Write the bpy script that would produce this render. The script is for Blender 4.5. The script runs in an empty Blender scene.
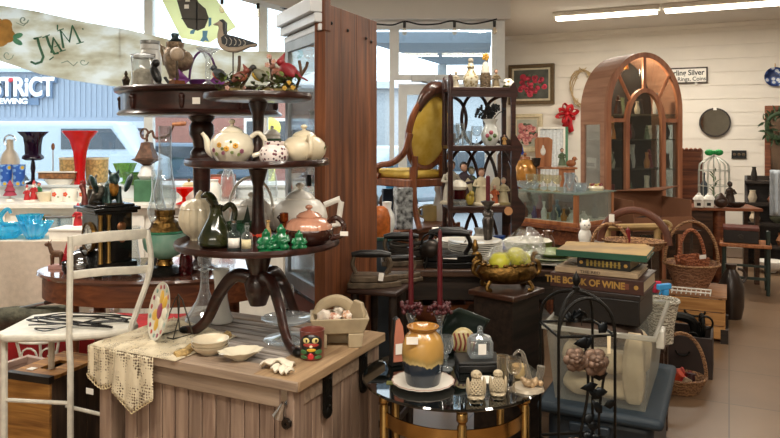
import bpy, bmesh, math, random
from mathutils import Matrix, Vector
random.seed(7); RJ = random.Random(99)
PI = math.pi
SC = bpy.context.scene
COL = SC.collection
RZ = math.atan2(-.436, .9)          # the room's own axes, seen from the camera
E1 = Vector((.9, -.436, 0)); E2 = Vector((.436, .9, 0))

# ---------------------------------------------------------------- places
def at(px, Y, z):                   # a spot on a surface at height z, Y metres into the shop
    return Vector(((px - 390) / 700 * Y, Y, z))
def on(px, py, z):
    return at(px, (1.5 - z) * 700 / (py - 135), z)

def TM(x=0, y=0, z=0, rx=0, ry=0, rz=0, s=1):
    S = Matrix.Diagonal((s, s, s, 1)) if not isinstance(s, tuple) else Matrix.Diagonal((*s, 1))
    return (Matrix.Translation((x, y, z)) @ Matrix.Rotation(rz, 4, 'Z') @ Matrix.Rotation(ry, 4, 'Y')
            @ Matrix.Rotation(rx, 4, 'X') @ S)

# ---------------------------------------------------------------- meshes
class MB:
    def __init__(s): s.v = []; s.f = []; s.m = []
    def add(s, vs, fs, mi=0, T=None):
        b = len(s.v)
        for p in vs:
            p = Vector(p)
            s.v.append(T @ p if T else p)
        for f in fs:
            s.f.append([b + i for i in f]); s.m.append(mi)
        return s
    def box(s, x0, x1, y0, y1, z0, z1, mi=0, T=None):
        if x0 > x1: x0, x1 = x1, x0
        e = RJ.uniform(0, .0004) if min(x1-x0, abs(y1-y0), abs(z1-z0)) > .004 else 0      # no two faces quite coplanar
        x0 -= e; x1 += e; y0 -= e; y1 += e; z1 += e*.3
        vs = [(x, y, z) for z in (z0, z1) for y in (y0, y1) for x in (x0, x1)]
        return s.add(vs, [(0, 2, 3, 1), (4, 5, 7, 6), (0, 1, 5, 4), (2, 6, 7, 3), (0, 4, 6, 2), (1, 3, 7, 5)], mi, T)
    def cbox(s, c, d, mi=0, T=None):
        return s.box(c[0]-d[0]/2, c[0]+d[0]/2, c[1]-d[1]/2, c[1]+d[1]/2, c[2]-d[2]/2, c[2]+d[2]/2, mi, T)
    def lathe(s, prof, n=20, mi=0, T=None, lobes=0, amp=0, sx=1, sy=1):
        vs, fs, rings = [], [], []
        for r, z in prof:
            if r < 1e-6:
                rings.append([len(vs)]); vs.append((0, 0, z))
            else:
                ring = []
                for k in range(n):
                    a = 2*PI*k/n
                    q = r*(1+amp*abs(math.cos(lobes*a/2))-amp) if lobes else r
                    ring.append(len(vs)); vs.append((q*math.cos(a)*sx, q*math.sin(a)*sy, z))
                rings.append(ring)
        for A, B in zip(rings, rings[1:]):
            for k in range(n):
                j = (k+1) % n
                if len(A) == 1 and len(B) == 1: continue
                if len(A) == 1: fs.append((A[0], B[j], B[k]))
                elif len(B) == 1: fs.append((A[k], A[j], B[0]))
                else: fs.append((A[k], A[j], B[j], B[k]))
        return s.add(vs, fs, mi, T)
    def tube(s, pts, r, n=7, mi=0, T=None, closed=False, flat=1):
        pts = [Vector(p) for p in pts]; m = len(pts)
        R = r if isinstance(r, (list, tuple)) else [r]*m
        vs, fs = [], []
        up = None
        for i, p in enumerate(pts):
            if closed: d = pts[(i+1) % m] - pts[i-1]
            else: d = pts[min(i+1, m-1)] - pts[max(i-1, 0)]
            d = d.normalized() if d.length > 1e-9 else Vector((0, 0, 1))
            if up is None:
                up = Vector((0, 0, 1)) if abs(d.z) < .9 else Vector((1, 0, 0))
            a = d.cross(up)
            if a.length < 1e-6: a = d.orthogonal()
            a.normalize(); b = a.cross(d).normalized(); up = b
            for k in range(n):
                t = 2*PI*k/n
                vs.append(p + a*math.cos(t)*R[i] + b*math.sin(t)*R[i]*flat)
        for i in range(m if closed else m-1):
            j = (i+1) % m
            for k in range(n):
                q = (k+1) % n
                fs.append((i*n+k, i*n+q, j*n+q, j*n+k))
        if not closed:
            fs.append(tuple(range(n))[::-1]); fs.append(tuple((m-1)*n+k for k in range(n)))
        return s.add(vs, fs, mi, T)
    def prism(s, poly, z0, z1, mi=0, T=None):
        n = len(poly)
        vs = [(x, y, z0) for x, y in poly] + [(x, y, z1) for x, y in poly]
        fs = [tuple(range(n))[::-1], tuple(range(n, 2*n))]
        fs += [(k, (k+1) % n, n+(k+1) % n, n+k) for k in range(n)]
        return s.add(vs, fs, mi, T)
    def ball(s, c, r, n=12, mi=0, T=None, m=None):
        r = r if isinstance(r, tuple) else (r, r, r); m = m or max(6, n*2//3)
        pr = [(math.sin(PI*k/m) if 0 < k < m else 0, -math.cos(PI*k/m)) for k in range(m+1)]
        L = Matrix.Translation(c) @ Matrix.Diagonal((*r, 1))
        return s.lathe(pr, n, mi, (T @ L) if T else L)
    def grid(s, fn, nu, nv, mi=0, T=None):
        vs = [fn(i/nu, j/nv) for j in range(nv+1) for i in range(nu+1)]
        w = nu+1
        return s.add(vs, [(j*w+i, j*w+i+1, (j+1)*w+i+1, (j+1)*w+i) for j in range(nv) for i in range(nu)], mi, T)
    def leaf(s, T, L, W, mi=0, bend=.15):
        vs = [(0, 0, 0), (L*.35, W/2, bend*L*.6), (L*.35, 0, bend*L*.3), (L*.35, -W/2, bend*L*.6), (L*.7, W*.36, bend*L*.5), (L*.7, 0, bend*L*.2), (L*.7, -W*.36, bend*L*.5), (L, 0, -bend*L*.3)]
        return s.add(vs, [(0, 2, 1), (0, 3, 2), (1, 2, 5, 4), (2, 3, 6, 5), (4, 5, 7), (5, 6, 7)], mi, T)

def arc(cx, cz, rx, rz, a0, a1, n, y=0):
    return [(cx+rx*math.cos(a0+(a1-a0)*k/n), y, cz+rz*math.sin(a0+(a1-a0)*k/n)) for k in range(n+1)]
def spline(pts, n=6):
    P = [Vector(p) for p in pts]; out = []
    for i in range(len(P)-1):
        a, b, c, d = P[max(i-1, 0)], P[i], P[i+1], P[min(i+2, len(P)-1)]
        for k in range(n):
            t = k/n
            out.append(.5*((2*b)+(-a+c)*t+(2*a-5*b+4*c-d)*t*t+(-a+3*b-3*c+d)*t**3))
    out.append(P[-1]); return out

# ---------------------------------------------------------------- objects
def obj(name, mb, mats, parent=None, bev=0, solid=0, sub=0, rem=0, flat=False, ang=40):
    me = bpy.data.meshes.new(name)
    me.from_pydata([tuple(p) for p in mb.v], [], mb.f)
    for m in (mats if isinstance(mats, (list, tuple)) else [mats]): me.materials.append(m)
    if max(mb.m, default=0): me.polygons.foreach_set('material_index', mb.m)
    bm = bmesh.new(); bm.from_mesh(me)
    bmesh.ops.recalc_face_normals(bm, faces=bm.faces); bm.to_mesh(me); bm.free()
    if not flat:
        me.polygons.foreach_set('use_smooth', [True]*len(me.polygons))
        me.set_sharp_from_angle(angle=math.radians(ang))
    me.update()
    o = bpy.data.objects.new(name, me); COL.objects.link(o)
    if parent: o.parent = parent
    if solid:
        q = o.modifiers.new('thick', 'SOLIDIFY'); q.thickness = solid; q.offset = 0
    if rem:
        q = o.modifiers.new('skin', 'REMESH'); q.mode = 'VOXEL'; q.voxel_size = rem; q.use_smooth_shade = True
    if bev:
        q = o.modifiers.new('edge', 'BEVEL'); q.width = bev; q.segments = 2; q.limit_method = 'ANGLE'
    if sub:
        q = o.modifiers.new('smooth', 'SUBSURF'); q.levels = sub; q.render_levels = sub
    return o
def tag(o, label, cat, group=None, kind=None):
    o['label'] = label; o['category'] = cat
    if group: o['group'] = group
    if kind: o['kind'] = kind
    return o
def thing(name, label, cat, loc=(0, 0, 0), rz=0, group=None, rx=0, ry=0):
    o = bpy.data.objects.new(name, None); COL.objects.link(o)
    o.empty_display_size = .05
    o.location = loc; o.rotation_euler = (rx, ry, rz)
    return tag(o, label, cat, group)
def solo(name, label, cat, mb, mats, loc=(0, 0, 0), rz=0, group=None, kind=None, rx=0, ry=0, **k):
    o = obj(name, mb, mats, **k); o.location = loc; o.rotation_euler = (rx, ry, rz)
    return tag(o, label, cat, group, kind)
def struct(name, mb, mats, parent=None, **k):
    o = obj(name, mb, mats, parent, **k)
    if not parent: o['kind'] = 'structure'
    return o
def dup(root, label, loc=None, rz=None, group=None):
    r = root.copy(); COL.objects.link(r)
    if loc is not None: r.location = loc
    if rz is not None: r.rotation_euler[2] = rz
    r['label'] = label
    if group: r['group'] = group
    for ch in list(root.children):
        c = ch.copy(); COL.objects.link(c); c.parent = r
        for g in list(ch.children):
            d = g.copy(); COL.objects.link(d); d.parent = c
    return r
def text(name, s, size, m, parent, T, ext=.002, sx=1, shear=0, align='CENTER', bold=0):
    cu = bpy.data.curves.new(name, 'FONT'); cu.body = s; cu.size = size; cu.extrude = ext; cu.shear = shear
    cu.align_x = align; cu.align_y = 'CENTER'; cu.offset = bold
    t = bpy.data.objects.new(name, cu); COL.objects.link(t)
    bpy.context.view_layer.update()
    me = bpy.data.meshes.new_from_object(t.evaluated_get(bpy.context.evaluated_depsgraph_get()))
    bpy.data.objects.remove(t); bpy.data.curves.remove(cu)
    me.transform(T @ Matrix.Diagonal((sx, 1, 1, 1)))
    me.materials.clear(); me.materials.append(m)
    o = bpy.data.objects.new(name, me); COL.objects.link(o); o.parent = parent
    return o
UP = Matrix.Rotation(PI/2, 4, 'X')        # lays flat writing upright, facing -Y

# ---------------------------------------------------------------- materials
def lin(h):
    h = h.lstrip('#'); c = [int(h[i:i+2], 16)/255 for i in (0, 2, 4)]
    return tuple(x/12.92 if x <= .04045 else ((x+.055)/1.055)**2.4 for x in c)+(1,)
def _new(name):
    m = bpy.data.materials.new(name); m.use_nodes = True
    nt = m.node_tree; b = nt.nodes['Principled BSDF']
    return m, nt, b
def N(nt, typ, **k):
    n = nt.nodes.new(typ)
    for a, v in k.items(): setattr(n, a, v)
    return n
_K = {}
def K(hexc, rough=.5, metal=0, var=.12, sc=14, bump=0, bsc=60, coat=0, hex2=None, trans=0):
    key = (hexc, rough, metal, var, sc, bump, bsc, coat, hex2, trans)
    if key in _K: return _K[key]
    m, nt, b = _new('paint_'+hexc.strip('#')); c = lin(hexc)
    b.inputs['Roughness'].default_value = rough; b.inputs['Metallic'].default_value = metal
    b.inputs['Coat Weight'].default_value = coat
    tc = N(nt, 'ShaderNodeTexCoord')
    no = N(nt, 'ShaderNodeTexNoise'); no.inputs['Scale'].default_value = sc; no.inputs['Detail'].default_value = 4
    nt.links.new(tc.outputs['Object'], no.inputs['Vector'])
    cr = N(nt, 'ShaderNodeValToRGB')
    cr.color_ramp.elements[0].position = .36; cr.color_ramp.elements[1].position = .64
    c2 = lin(hex2) if hex2 else tuple(min(1, x*(1+var)) for x in c[:3])+(1,)
    c1 = c if hex2 else tuple(x*(1-var) for x in c[:3])+(1,)
    cr.color_ramp.elements[0].color = c1; cr.color_ramp.elements[1].color = c2
    nt.links.new(no.outputs['Fac'], cr.inputs['Fac']); nt.links.new(cr.outputs['Color'], b.inputs['Base Color'])
    if bump:
        n2 = N(nt, 'ShaderNodeTexNoise'); n2.inputs['Scale'].default_value = bsc; n2.inputs['Detail'].default_value = 5
        nt.links.new(tc.outputs['Object'], n2.inputs['Vector'])
        bp = N(nt, 'ShaderNodeBump'); bp.inputs['Strength'].default_value = bump; bp.inputs['Distance'].default_value = .01
        nt.links.new(n2.outputs['Fac'], bp.inputs['Height']); nt.links.new(bp.outputs['Normal'], b.inputs['Normal'])
    if trans:
        out = nt.nodes['Material Output']; tr = N(nt, 'ShaderNodeBsdfTranslucent'); mx = N(nt, 'ShaderNodeMixShader')
        nt.links.new(cr.outputs['Color'], tr.inputs['Color']); mx.inputs[0].default_value = trans
        nt.links.new(b.outputs[0], mx.inputs[1]); nt.links.new(tr.outputs[0], mx.inputs[2]); nt.links.new(mx.outputs[0], out.inputs['Surface'])
    _K[key] = m; return m
def wood(name, dark, light, axis='x', sc=6, rough=.45, island=0, coat=0, bump=.15, stretch=14):
    m, nt, b = _new(name)
    b.inputs['Roughness'].default_value = rough; b.inputs['Coat Weight'].default_value = coat
    tc = N(nt, 'ShaderNodeTexCoord'); mp = N(nt, 'ShaderNodeMapping')
    s = [sc*stretch/4]*3; s['xyz'.index(axis)] = sc/4; mp.inputs['Scale'].default_value = s
    nt.links.new(tc.outputs['Object'], mp.inputs['Vector'])
    no = N(nt, 'ShaderNodeTexNoise'); no.inputs['Scale'].default_value = 2.2; no.inputs['Detail'].default_value = 7; no.inputs['Distortion'].default_value = .6
    nt.links.new(mp.outputs['Vector'], no.inputs['Vector'])
    cr = N(nt, 'ShaderNodeValToRGB'); cr.color_ramp.elements[0].position = .33; cr.color_ramp.elements[1].position = .68
    cr.color_ramp.elements[0].color = lin(dark); cr.color_ramp.elements[1].color = lin(light)
    nt.links.new(no.outputs['Fac'], cr.inputs['Fac'])
    outc = cr.outputs['Color']
    if island:
        ge = N(nt, 'ShaderNodeNewGeometry'); mr = N(nt, 'ShaderNodeMapRange')
        mr.inputs['To Min'].default_value = 1-island; mr.inputs['To Max'].default_value = 1+island
        nt.links.new(ge.outputs['Random Per Island'], mr.inputs['Value'])
        hs = N(nt, 'ShaderNodeHueSaturation'); nt.links.new(mr.outputs[0], hs.inputs['Value']); nt.links.new(outc, hs.inputs['Color'])
        outc = hs.outputs['Color']
    nt.links.new(outc, b.inputs['Base Color'])
    bp = N(nt, 'ShaderNodeBump'); bp.inputs['Strength'].default_value = bump; bp.inputs['Distance'].default_value = .004
    nt.links.new(no.outputs['Fac'], bp.inputs['Height']); nt.links.new(bp.outputs['Normal'], b.inputs['Normal'])
    return m
_G = {}
def G(tint='#ffffff', body=.0, rough=.03, edge=.55, bodycol=None):
    """blown glass: clear through the middle, bright at the turning edges, body = share of milky colour"""
    key = (tint, body, rough, edge, bodycol)
    if key in _G: return _G[key]
    m = bpy.data.materials.new('glass_'+tint.strip('#')); m.use_nodes = True; nt = m.node_tree; nt.nodes.clear()
    out = N(nt, 'ShaderNodeOutputMaterial'); tr = N(nt, 'ShaderNodeBsdfTransparent'); gl = N(nt, 'ShaderNodeBsdfGlossy')
    tr.inputs['Color'].default_value = lin(tint); gl.inputs['Roughness'].default_value = rough
    lw = N(nt, 'ShaderNodeLayerWeight'); lw.inputs['Blend'].default_value = .35
    mr = N(nt, 'ShaderNodeMapRange'); mr.inputs['To Min'].default_value = .06; mr.inputs['To Max'].default_value = edge
    nt.links.new(lw.outputs['Facing'], mr.inputs['Value'])
    mx = N(nt, 'ShaderNodeMixShader'); nt.links.new(mr.outputs[0], mx.inputs[0]); nt.links.new(tr.outputs[0], mx.inputs[1]); nt.links.new(gl.outputs[0], mx.inputs[2])
    last = mx
    if body >= 0:
        df = N(nt, 'ShaderNodeBsdfDiffuse'); df.inputs['Color'].default_value = lin(bodycol or tint)
        tl = N(nt, 'ShaderNodeBsdfTranslucent'); tl.inputs['Color'].default_value = lin(bodycol or tint)
        m2 = N(nt, 'ShaderNodeMixShader'); nt.links.new(df.outputs[0], m2.inputs[1]); nt.links.new(tl.outputs[0], m2.inputs[2]); m2.inputs[0].default_value = .5
        m3 = N(nt, 'ShaderNodeMixShader'); pw = N(nt, 'ShaderNodeMath', operation='POWER'); pw.inputs[1].default_value = 1.7; nt.links.new(lw.outputs['Facing'], pw.inputs[0])
        mb_ = N(nt, 'ShaderNodeMath', operation='MULTIPLY_ADD'); mb_.inputs[1].default_value = edge*.75; mb_.inputs[2].default_value = body; mb_.use_clamp = True; nt.links.new(pw.outputs[0], mb_.inputs[0]); nt.links.new(mb_.outputs[0], m3.inputs[0])  # pale diffuse towards grazing angles puts edge highlights into the glass colour
        nt.links.new(mx.outputs[0], m3.inputs[1]); nt.links.new(m2.outputs[0], m3.inputs[2]); last = m3
    nt.links.new(last.outputs[0], out.inputs['Surface'])
    _G[key] = m; return m
def glow(name, hexc, st):
    m, nt, b = _new(name)
    b.inputs['Base Color'].default_value = lin(hexc); b.inputs['Emission Color'].default_value = lin(hexc); b.inputs['Emission Strength'].default_value = st
    return m
def wicker(name, dark, light, sc=60):
    m, nt, b = _new(name); b.inputs['Roughness'].default_value = .6
    tc = N(nt, 'ShaderNodeTexCoord'); w = N(nt, 'ShaderNodeTexWave'); w.bands_direction = 'Z'; w.inputs['Scale'].default_value = sc*.28; w.inputs['Distortion'].default_value = 9; w.inputs['Detail'].default_value = 3; w.inputs['Detail Scale'].default_value = 3
    nt.links.new(tc.outputs['Object'], w.inputs['Vector'])
    cr = N(nt, 'ShaderNodeValToRGB'); cr.color_ramp.elements[0].color = lin(dark); cr.color_ramp.elements[1].color = lin(light)
    nt.links.new(w.outputs['Fac'], cr.inputs['Fac']); nt.links.new(cr.outputs['Color'], b.inputs['Base Color'])
    bp = N(nt, 'ShaderNodeBump'); bp.inputs['Strength'].default_value = .7; bp.inputs['Distance'].default_value = .006
    nt.links.new(w.outputs['Fac'], bp.inputs['Height']); nt.links.new(bp.outputs['Normal'], b.inputs['Normal'])
    return m

MAHOG = wood('dark_mahogany', '#1d0d0b', '#40211b', 'x', 5, .3, coat=.3)
WALN = wood('dark_walnut', '#24170f', '#513626', 'x', 5, .4)
BLACKW = wood('blackened_wood', '#15100c', '#33271f', 'x', 5, .45)
PANEL = wood('old_brown_boards', '#4a2614', '#8a5230', 'z', 4, .5, island=.18)
CHESTW = wood('weathered_grey_brown_boards', '#7a6253', '#a68d79', 'z', 5, .75, island=.2, bump=.4)
CHESTX = wood('weathered_rail', '#84705e', '#a8927c', 'x', 6, .75, island=.1, bump=.4)
CHESTL = wood('weathered_tan_planks', '#8c7052', '#b29470', 'y', 6, .7, island=.08, bump=.35)
SLATW = wood('weathered_grey_slats', '#6f655c', '#aaa097', 'x', 7, .8, island=.25, bump=.4)
OAKR = wood('reddish_oak', '#5a2d1c', '#8c5231', 'x', 5, .4)
HONEY = wood('honey_wood', '#8a4f2c', '#b4764a', 'z', 5, .4)
PINE = wood('pine_boards', '#a06c36', '#c89458', 'x', 6, .6, island=.15)
BRASS = K('#b08a4c', .25, 1, .25, 30)
GOLDA = K('#76592f', .4, 1, .45, 40, bump=.5, bsc=80)
COPPER = K('#8d5a3c', .32, 1, .3, 25)
BRONZE = K('#4a4034', .42, .8, .4, 30, bump=.5)
PEWTER = K('#4a4440', .35, .9, .3, 30)
IRONB = K('#15130f', .5, .6, .3, 40, bump=.3)
CHROME = K('#c9ccd0', .12, 1, .05)
IVORY = K('#e4dac2', .25, 0, .05, coat=.4)
CREAM = K('#dccfb2', .3, 0, .07, coat=.4)
WHITEP = K('#eeeae0', .35, 0, .04)
WHITEW = K('#e8e4da', .5, 0, .05)
CHAIRW = K('#ddd8ca', .45, 0, .08, 30)
CLEAR = G('#f4f8fa', .07, .03, .8, '#eef2f4')
BLACK = K('#141312', .4, 0, .2)
CARD = K('#efeae0', .7, 0, .03)
# ================================================================ the setting
def tile_mat():
    m, nt, b = _new('vinyl_floor_tiles'); b.inputs['Roughness'].default_value = .32
    tc = N(nt, 'ShaderNodeTexCoord'); mp = N(nt, 'ShaderNodeMapping'); mp.inputs['Rotation'].default_value = (0, 0, -RZ)
    nt.links.new(tc.outputs['Object'], mp.inputs['Vector'])
    br = N(nt, 'ShaderNodeTexBrick'); br.offset = 0; br.inputs['Scale'].default_value = 1
    br.inputs['Brick Width'].default_value = .62; br.inputs['Row Height'].default_value = .62
    br.inputs['Mortar Size'].default_value = .004; br.inputs['Mortar'].default_value = lin('#5a4a3a')
    br.inputs['Color1'].default_value = lin('#755c46'); br.inputs['Color2'].default_value = lin('#826950')
    nt.links.new(mp.outputs['Vector'], br.inputs['Vector'])
    no = N(nt, 'ShaderNodeTexNoise'); no.inputs['Scale'].default_value = 3; no.inputs['Detail'].default_value = 6
    nt.links.new(tc.outputs['Object'], no.inputs['Vector'])
    mx = N(nt, 'ShaderNodeMixRGB', blend_type='OVERLAY'); mx.inputs[0].default_value = .25
    nt.links.new(br.outputs['Color'], mx.inputs[1]); nt.links.new(no.outputs['Fac'], mx.inputs[2])
    nt.links.new(mx.outputs[0], b.inputs['Base Color']); return m
WALLP = K('#e4ddd1', .6, 0, .03, 3)
CEILP = K('#d9d4cc', .8, 0, .02, 2)
FRAMEW = K('#dedfdc', .45, 0, .03)
plan = [(-7, -4), (9, -4), (9, 7.2), (1.76, 10.8), (1.05, 6.72), (-7, 6.72)]
struct('floor', MB().prism(plan, -.12, 0), tile_mat(), flat=True)
struct('ceiling', MB().prism(plan, 3.0, 3.12), CEILP, flat=True)
def lap_wall(name, a, d, L, h=3.0, step=.18, flip=1):
    """horizontal painted boards from plan point a along d"""
    n = Vector((-d.y, d.x, 0))*flip; mb = MB()
    def bx(z0, z1, t0, t1):
        vs = [a+d*u+n*t+Vector((0, 0, z)) for z in (z0, z1) for t in (t0, t1) for u in (0, L)]
        mb.add(vs, [(0, 2, 3, 1), (4, 5, 7, 6), (0, 1, 5, 4), (2, 6, 7, 3), (0, 4, 6, 2), (1, 3, 7, 5)])
    bx(0, h, .012, .1)
    z = 0
    while z < h-.001:
        bx(z+.006, min(z+step, h), 0, .012); z += step
    return struct(name, mb, WALLP, flat=True)
CB = Vector((1.727, 10.7, 0))
lap_wall('wall_back', CB, E1.normalized(), 7.8)
dR = (Vector((1.727, 10.7, 0))-Vector((1.06, 6.6, 0))); lap_wall('wall_return', Vector((1.06, 6.6, 0)), dR.normalized(), dR.length)
struct('wall_right', MB().box(8.9, 9, -4, 7.3, 0, 3), WALLP)
struct('wall_rear', MB().box(-7, 9, -4.1, -4, 0, 3), WALLP)
struct('wall_left', MB().box(-7.1, -7, -4, 6.7, 0, 3), WALLP)
# shop front: low wall, posts and head pieces, then the glazing
wf = MB().box(-7, -.62, 6.6, 6.72, 0, .55).box(-7, -.62, 6.6, 6.72, 2.9, 3).box(-.62, 1.06, 6.6, 6.72, 2.55, 3)
wf.box(1.0, 1.08, 6.58, 6.72, 0, 3)
struct('wall_front', wf, FRAMEW)
struct('trim_1', MB().prism([(-1.17, 5.35), (-.6, 6.5), (1.12, 6.5), (1.12, 6.6), (-.72, 6.6), (-1.3, 5.42)], 2.58, 3.0), CEILP)
PANE = G('#f4f9fb', 0, .0, .35)
def shop_window(n, x0, x1, z0, z1, rails=()):
    f = MB()
    for a, b, c, d in ((x0, x0+.045, z0, z1), (x1-.045, x1, z0, z1), (x0, x1, z0, z0+.05), (x0, x1, z1-.05, z1)): f.box(a, b, 6.6, 6.68, c, d)
    for r in rails: f.box(x0, x1, 6.59, 6.68, r-.045, r+.045)
    w = struct('window_%d' % n, f, FRAMEW)
    struct('window_glass', MB().box(x0+.04, x1-.04, 6.635, 6.643, z0+.04, z1-.04), PANE, w)
shop_window(1, -6.9, -2.24, .55, 2.9)
shop_window(2, -2.32, -1.16, .55, 2.9)
shop_window(3, -1.24, -.56, .55, 2.9)
shop_window(4, -.56, .04, .1, 2.55)
shop_window(5, .04, 1.02, 2.02, 2.55)
d = MB()
for a, b, c, e in ((.08, .16, 0, 1.98), (.9, .98, 0, 1.98), (.08, .98, 0, .2), (.08, .98, 1.88, 1.98)): d.box(a, b, 6.6, 6.65, c, e)
door = struct('door_1', d, FRAMEW)
struct('door_glass', MB().box(.15, .92, 6.62, 6.63, .18, 1.9), PANE, door)
struct('door_closer', MB().box(.2, .42, 6.54, 6.6, 2.0, 2.06).tube([(.3, 6.55, 2.0), (.44, 6.45, 1.96), (.36, 6.55, 1.93)], .01), K('#9a9a98', .4, .7), door)
struct('baseboard_back', MB().box(0, 7.8, -.02, 0, 0, .1), WALLP).matrix_world = Matrix.Translation(CB) @ Matrix.Rotation(RZ, 4, 'Z')
struct('trim_2', MB().box(0, 7.8, -.03, 0, 2.94, 3.0), WALLP).matrix_world = Matrix.Translation(CB) @ Matrix.Rotation(RZ, 4, 'Z')

# ---------------------------------------------------------------- camera
cam = bpy.data.cameras.new('camera'); co = bpy.data.objects.new('camera', cam); COL.objects.link(co)
co.location = (0, 0, 1.5); co.rotation_euler = (PI/2, 0, 0)
cam.sensor_width = 36; cam.lens = 700/780*36; cam.shift_y = -84/780; cam.clip_start = .05; cam.clip_end = 300
SC.camera = co

# ---------------------------------------------------------------- light
w = bpy.data.worlds.new('daylight'); SC.world = w; w.use_nodes = True
bg = w.node_tree.nodes['Background']; bg.inputs['Color'].default_value = lin('#eaf3fb'); bg.inputs['Strength'].default_value = 4.0
def area(name, loc, sx, sy, power, color, rx=0, rz=0):
    l = bpy.data.lights.new(name, 'AREA'); l.shape = 'RECTANGLE'; l.size = sx; l.size_y = sy; l.energy = power; l.color = color
    o = bpy.data.objects.new(name, l); COL.objects.link(o); o.location = loc; o.rotation_euler = (rx, 0, rz); return o
TUBE = glow('lit_tube', '#fff4df', 9)
def fixture(label, x, y, n, power, rz=RZ, grp='ceiling strip lights'):
    t = thing('strip_light', label, 'ceiling light', (x, y, 3.0), rz, grp)
    for k in range(n):
        b = MB().box(k*1.25, k*1.25+1.22, -.09, .09, -.055, 0)
        obj('housing', b, WHITEW, t, bev=.01)
        m = MB()
        for s in (-.045, .045): m.tube([(k*1.25+.03, s, -.078), (k*1.25+1.19, s, -.078)], .018, 8)
        obj('tube', m, TUBE, t)
        c, s_ = math.cos(rz), math.sin(rz); u = k*1.25+.61
        area('strip_lamp', (x+c*u, y+s_*u, 2.895), 1.18, .14, power, (1, .93, .82), rz=rz)
fixture('white strip light with bright tubes over the arched cabinet', 2.02, 8.62, 2, 40)
fixture('white strip light on the ceiling above the high yellow chair', .2, 4.3, 1, 30)
fixture('white strip light on the ceiling above the aisle', 3.3, 5.0, 2, 22)
fixture('white strip light on the ceiling behind the viewer', -3.2, -2.4, 3, 30, 0)
fixture('unseen white strip light added on the ceiling to brighten the display window', -3.6, 3.7, 2, 42, .25)  # extra lamp out of view, put in to brighten the wares by the window
fixture('unseen white strip light added on the ceiling to light the front of the shop', -1.6, .9, 3, 34, 0)  # row added above the camera for top light on the foreground
SC.view_settings.view_transform = 'Standard'; SC.view_settings.look = 'None'; SC.view_settings.exposure = 0; SC.view_settings.gamma = 1

# ---------------------------------------------------------------- the street outside
struct('street_ground', MB().box(-60, 60, 6.75, 90, -.25, -.13), K('#8f9396', .8, 0, .08, 1))
b = thing('brewery_building', 'white corrugated brewery building across the street with big white sign letters', 'building', (-13, 26, -.13))
wl = MB().box(-16, 4.1, 0, 6, 0, 3.95, 0)
for k in range(100): wl.box(-16+k*.2, -15.9+k*.2, -.03, 0, 2.3, 3.85, 0)
obj('wall', wl, K('#8f9aa8', .6, 0, .03), b)
obj('canopy', MB().box(-16, 4.6, -1.0, 0, 1.88, 2.12), K('#c3ced8', .5, 0, .02), b)
obj('roof', MB().prism([(-.2, 3.95), (6.4, 3.95), (6.4, 4.6), (-.2, 4.1)], -16.2, 4.2, 0, Matrix(((0, 0, 1, 0), (1, 0, 0, 0), (0, 1, 0, 0), (0, 0, 0, 1)))), K('#aeb9c4', .5, 0, .03), b)
dk = K('#3d454c', .3)
for x0, x1, z0, z1 in ((-3.2, -1.3, 0, 1.8), (-.6, 1.0, 0, 1.85), (3.3, 4.0, .7, 1.75)):
    f = obj('window', MB().box(x0, x1, -.06, .02, z0, z1), K('#d5d9dc', .5), b)
    obj('pane', MB().box(x0+.1, x1-.1, -.08, -.03, z0+.1, z1-.1), dk, f)
WHT = K('#fbfbfb', .5, 0, .01); SHD = K('#5f7690', .6, 0, .02)
text('sign_shadow_letters', 'DiSTRiCT', .96, SHD, b, TM(.66, -.1, 3.33) @ UP, .03, .74, align='RIGHT', bold=.05)
text('sign_letters', 'DiSTRiCT', .96, WHT, b, TM(.6, -.16, 3.375) @ UP, .03, .74, align='RIGHT', bold=.03)
text('sign_small_letters', 'BREWING', .28, WHT, b, TM(-.37, -.16, 2.87) @ UP, .03, 1.15, align='RIGHT', bold=.01)
obj('sign_dot', MB().ball((-.98, -.2, 3.66), (.1, .05, .09)), K('#d8303c', .5), b)
obj('sign_strip', MB().box(-2.6, 0, -.1, -.04, 2.74, 3.0), SHD, b)
b = thing('brick_building', 'pinkish brick building across the street with a wide window', 'building', (-7.4, 24, -.13))
obj('wall', MB().box(-.9, 5, 0, 6, 0, 3.1), K('#96665a', .8, 0, .1, 6), b)
obj('parapet', MB().box(-1, 5.1, -.1, 6.1, 3.1, 3.4), K('#c9b9b2', .7), b)
f = obj('window', MB().box(2.4, 4.6, -.05, .03, .8, 2.2), WHITEW, b); obj('pane', MB().box(2.5, 4.5, -.08, -.02, .9, 2.1), dk, f)
b = thing('shed_building', 'pale low building seen through the glass door', 'building', (2.0, 30, -.13))
obj('wall', MB().box(-4, 6, 0, 6, 0, 3.6), K('#aab2b6', .7), b); obj('roof', MB().box(-4.3, 6.3, -.5, 6.3, 3.6, 3.9), K('#b7c0c6', .6), b)
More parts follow.
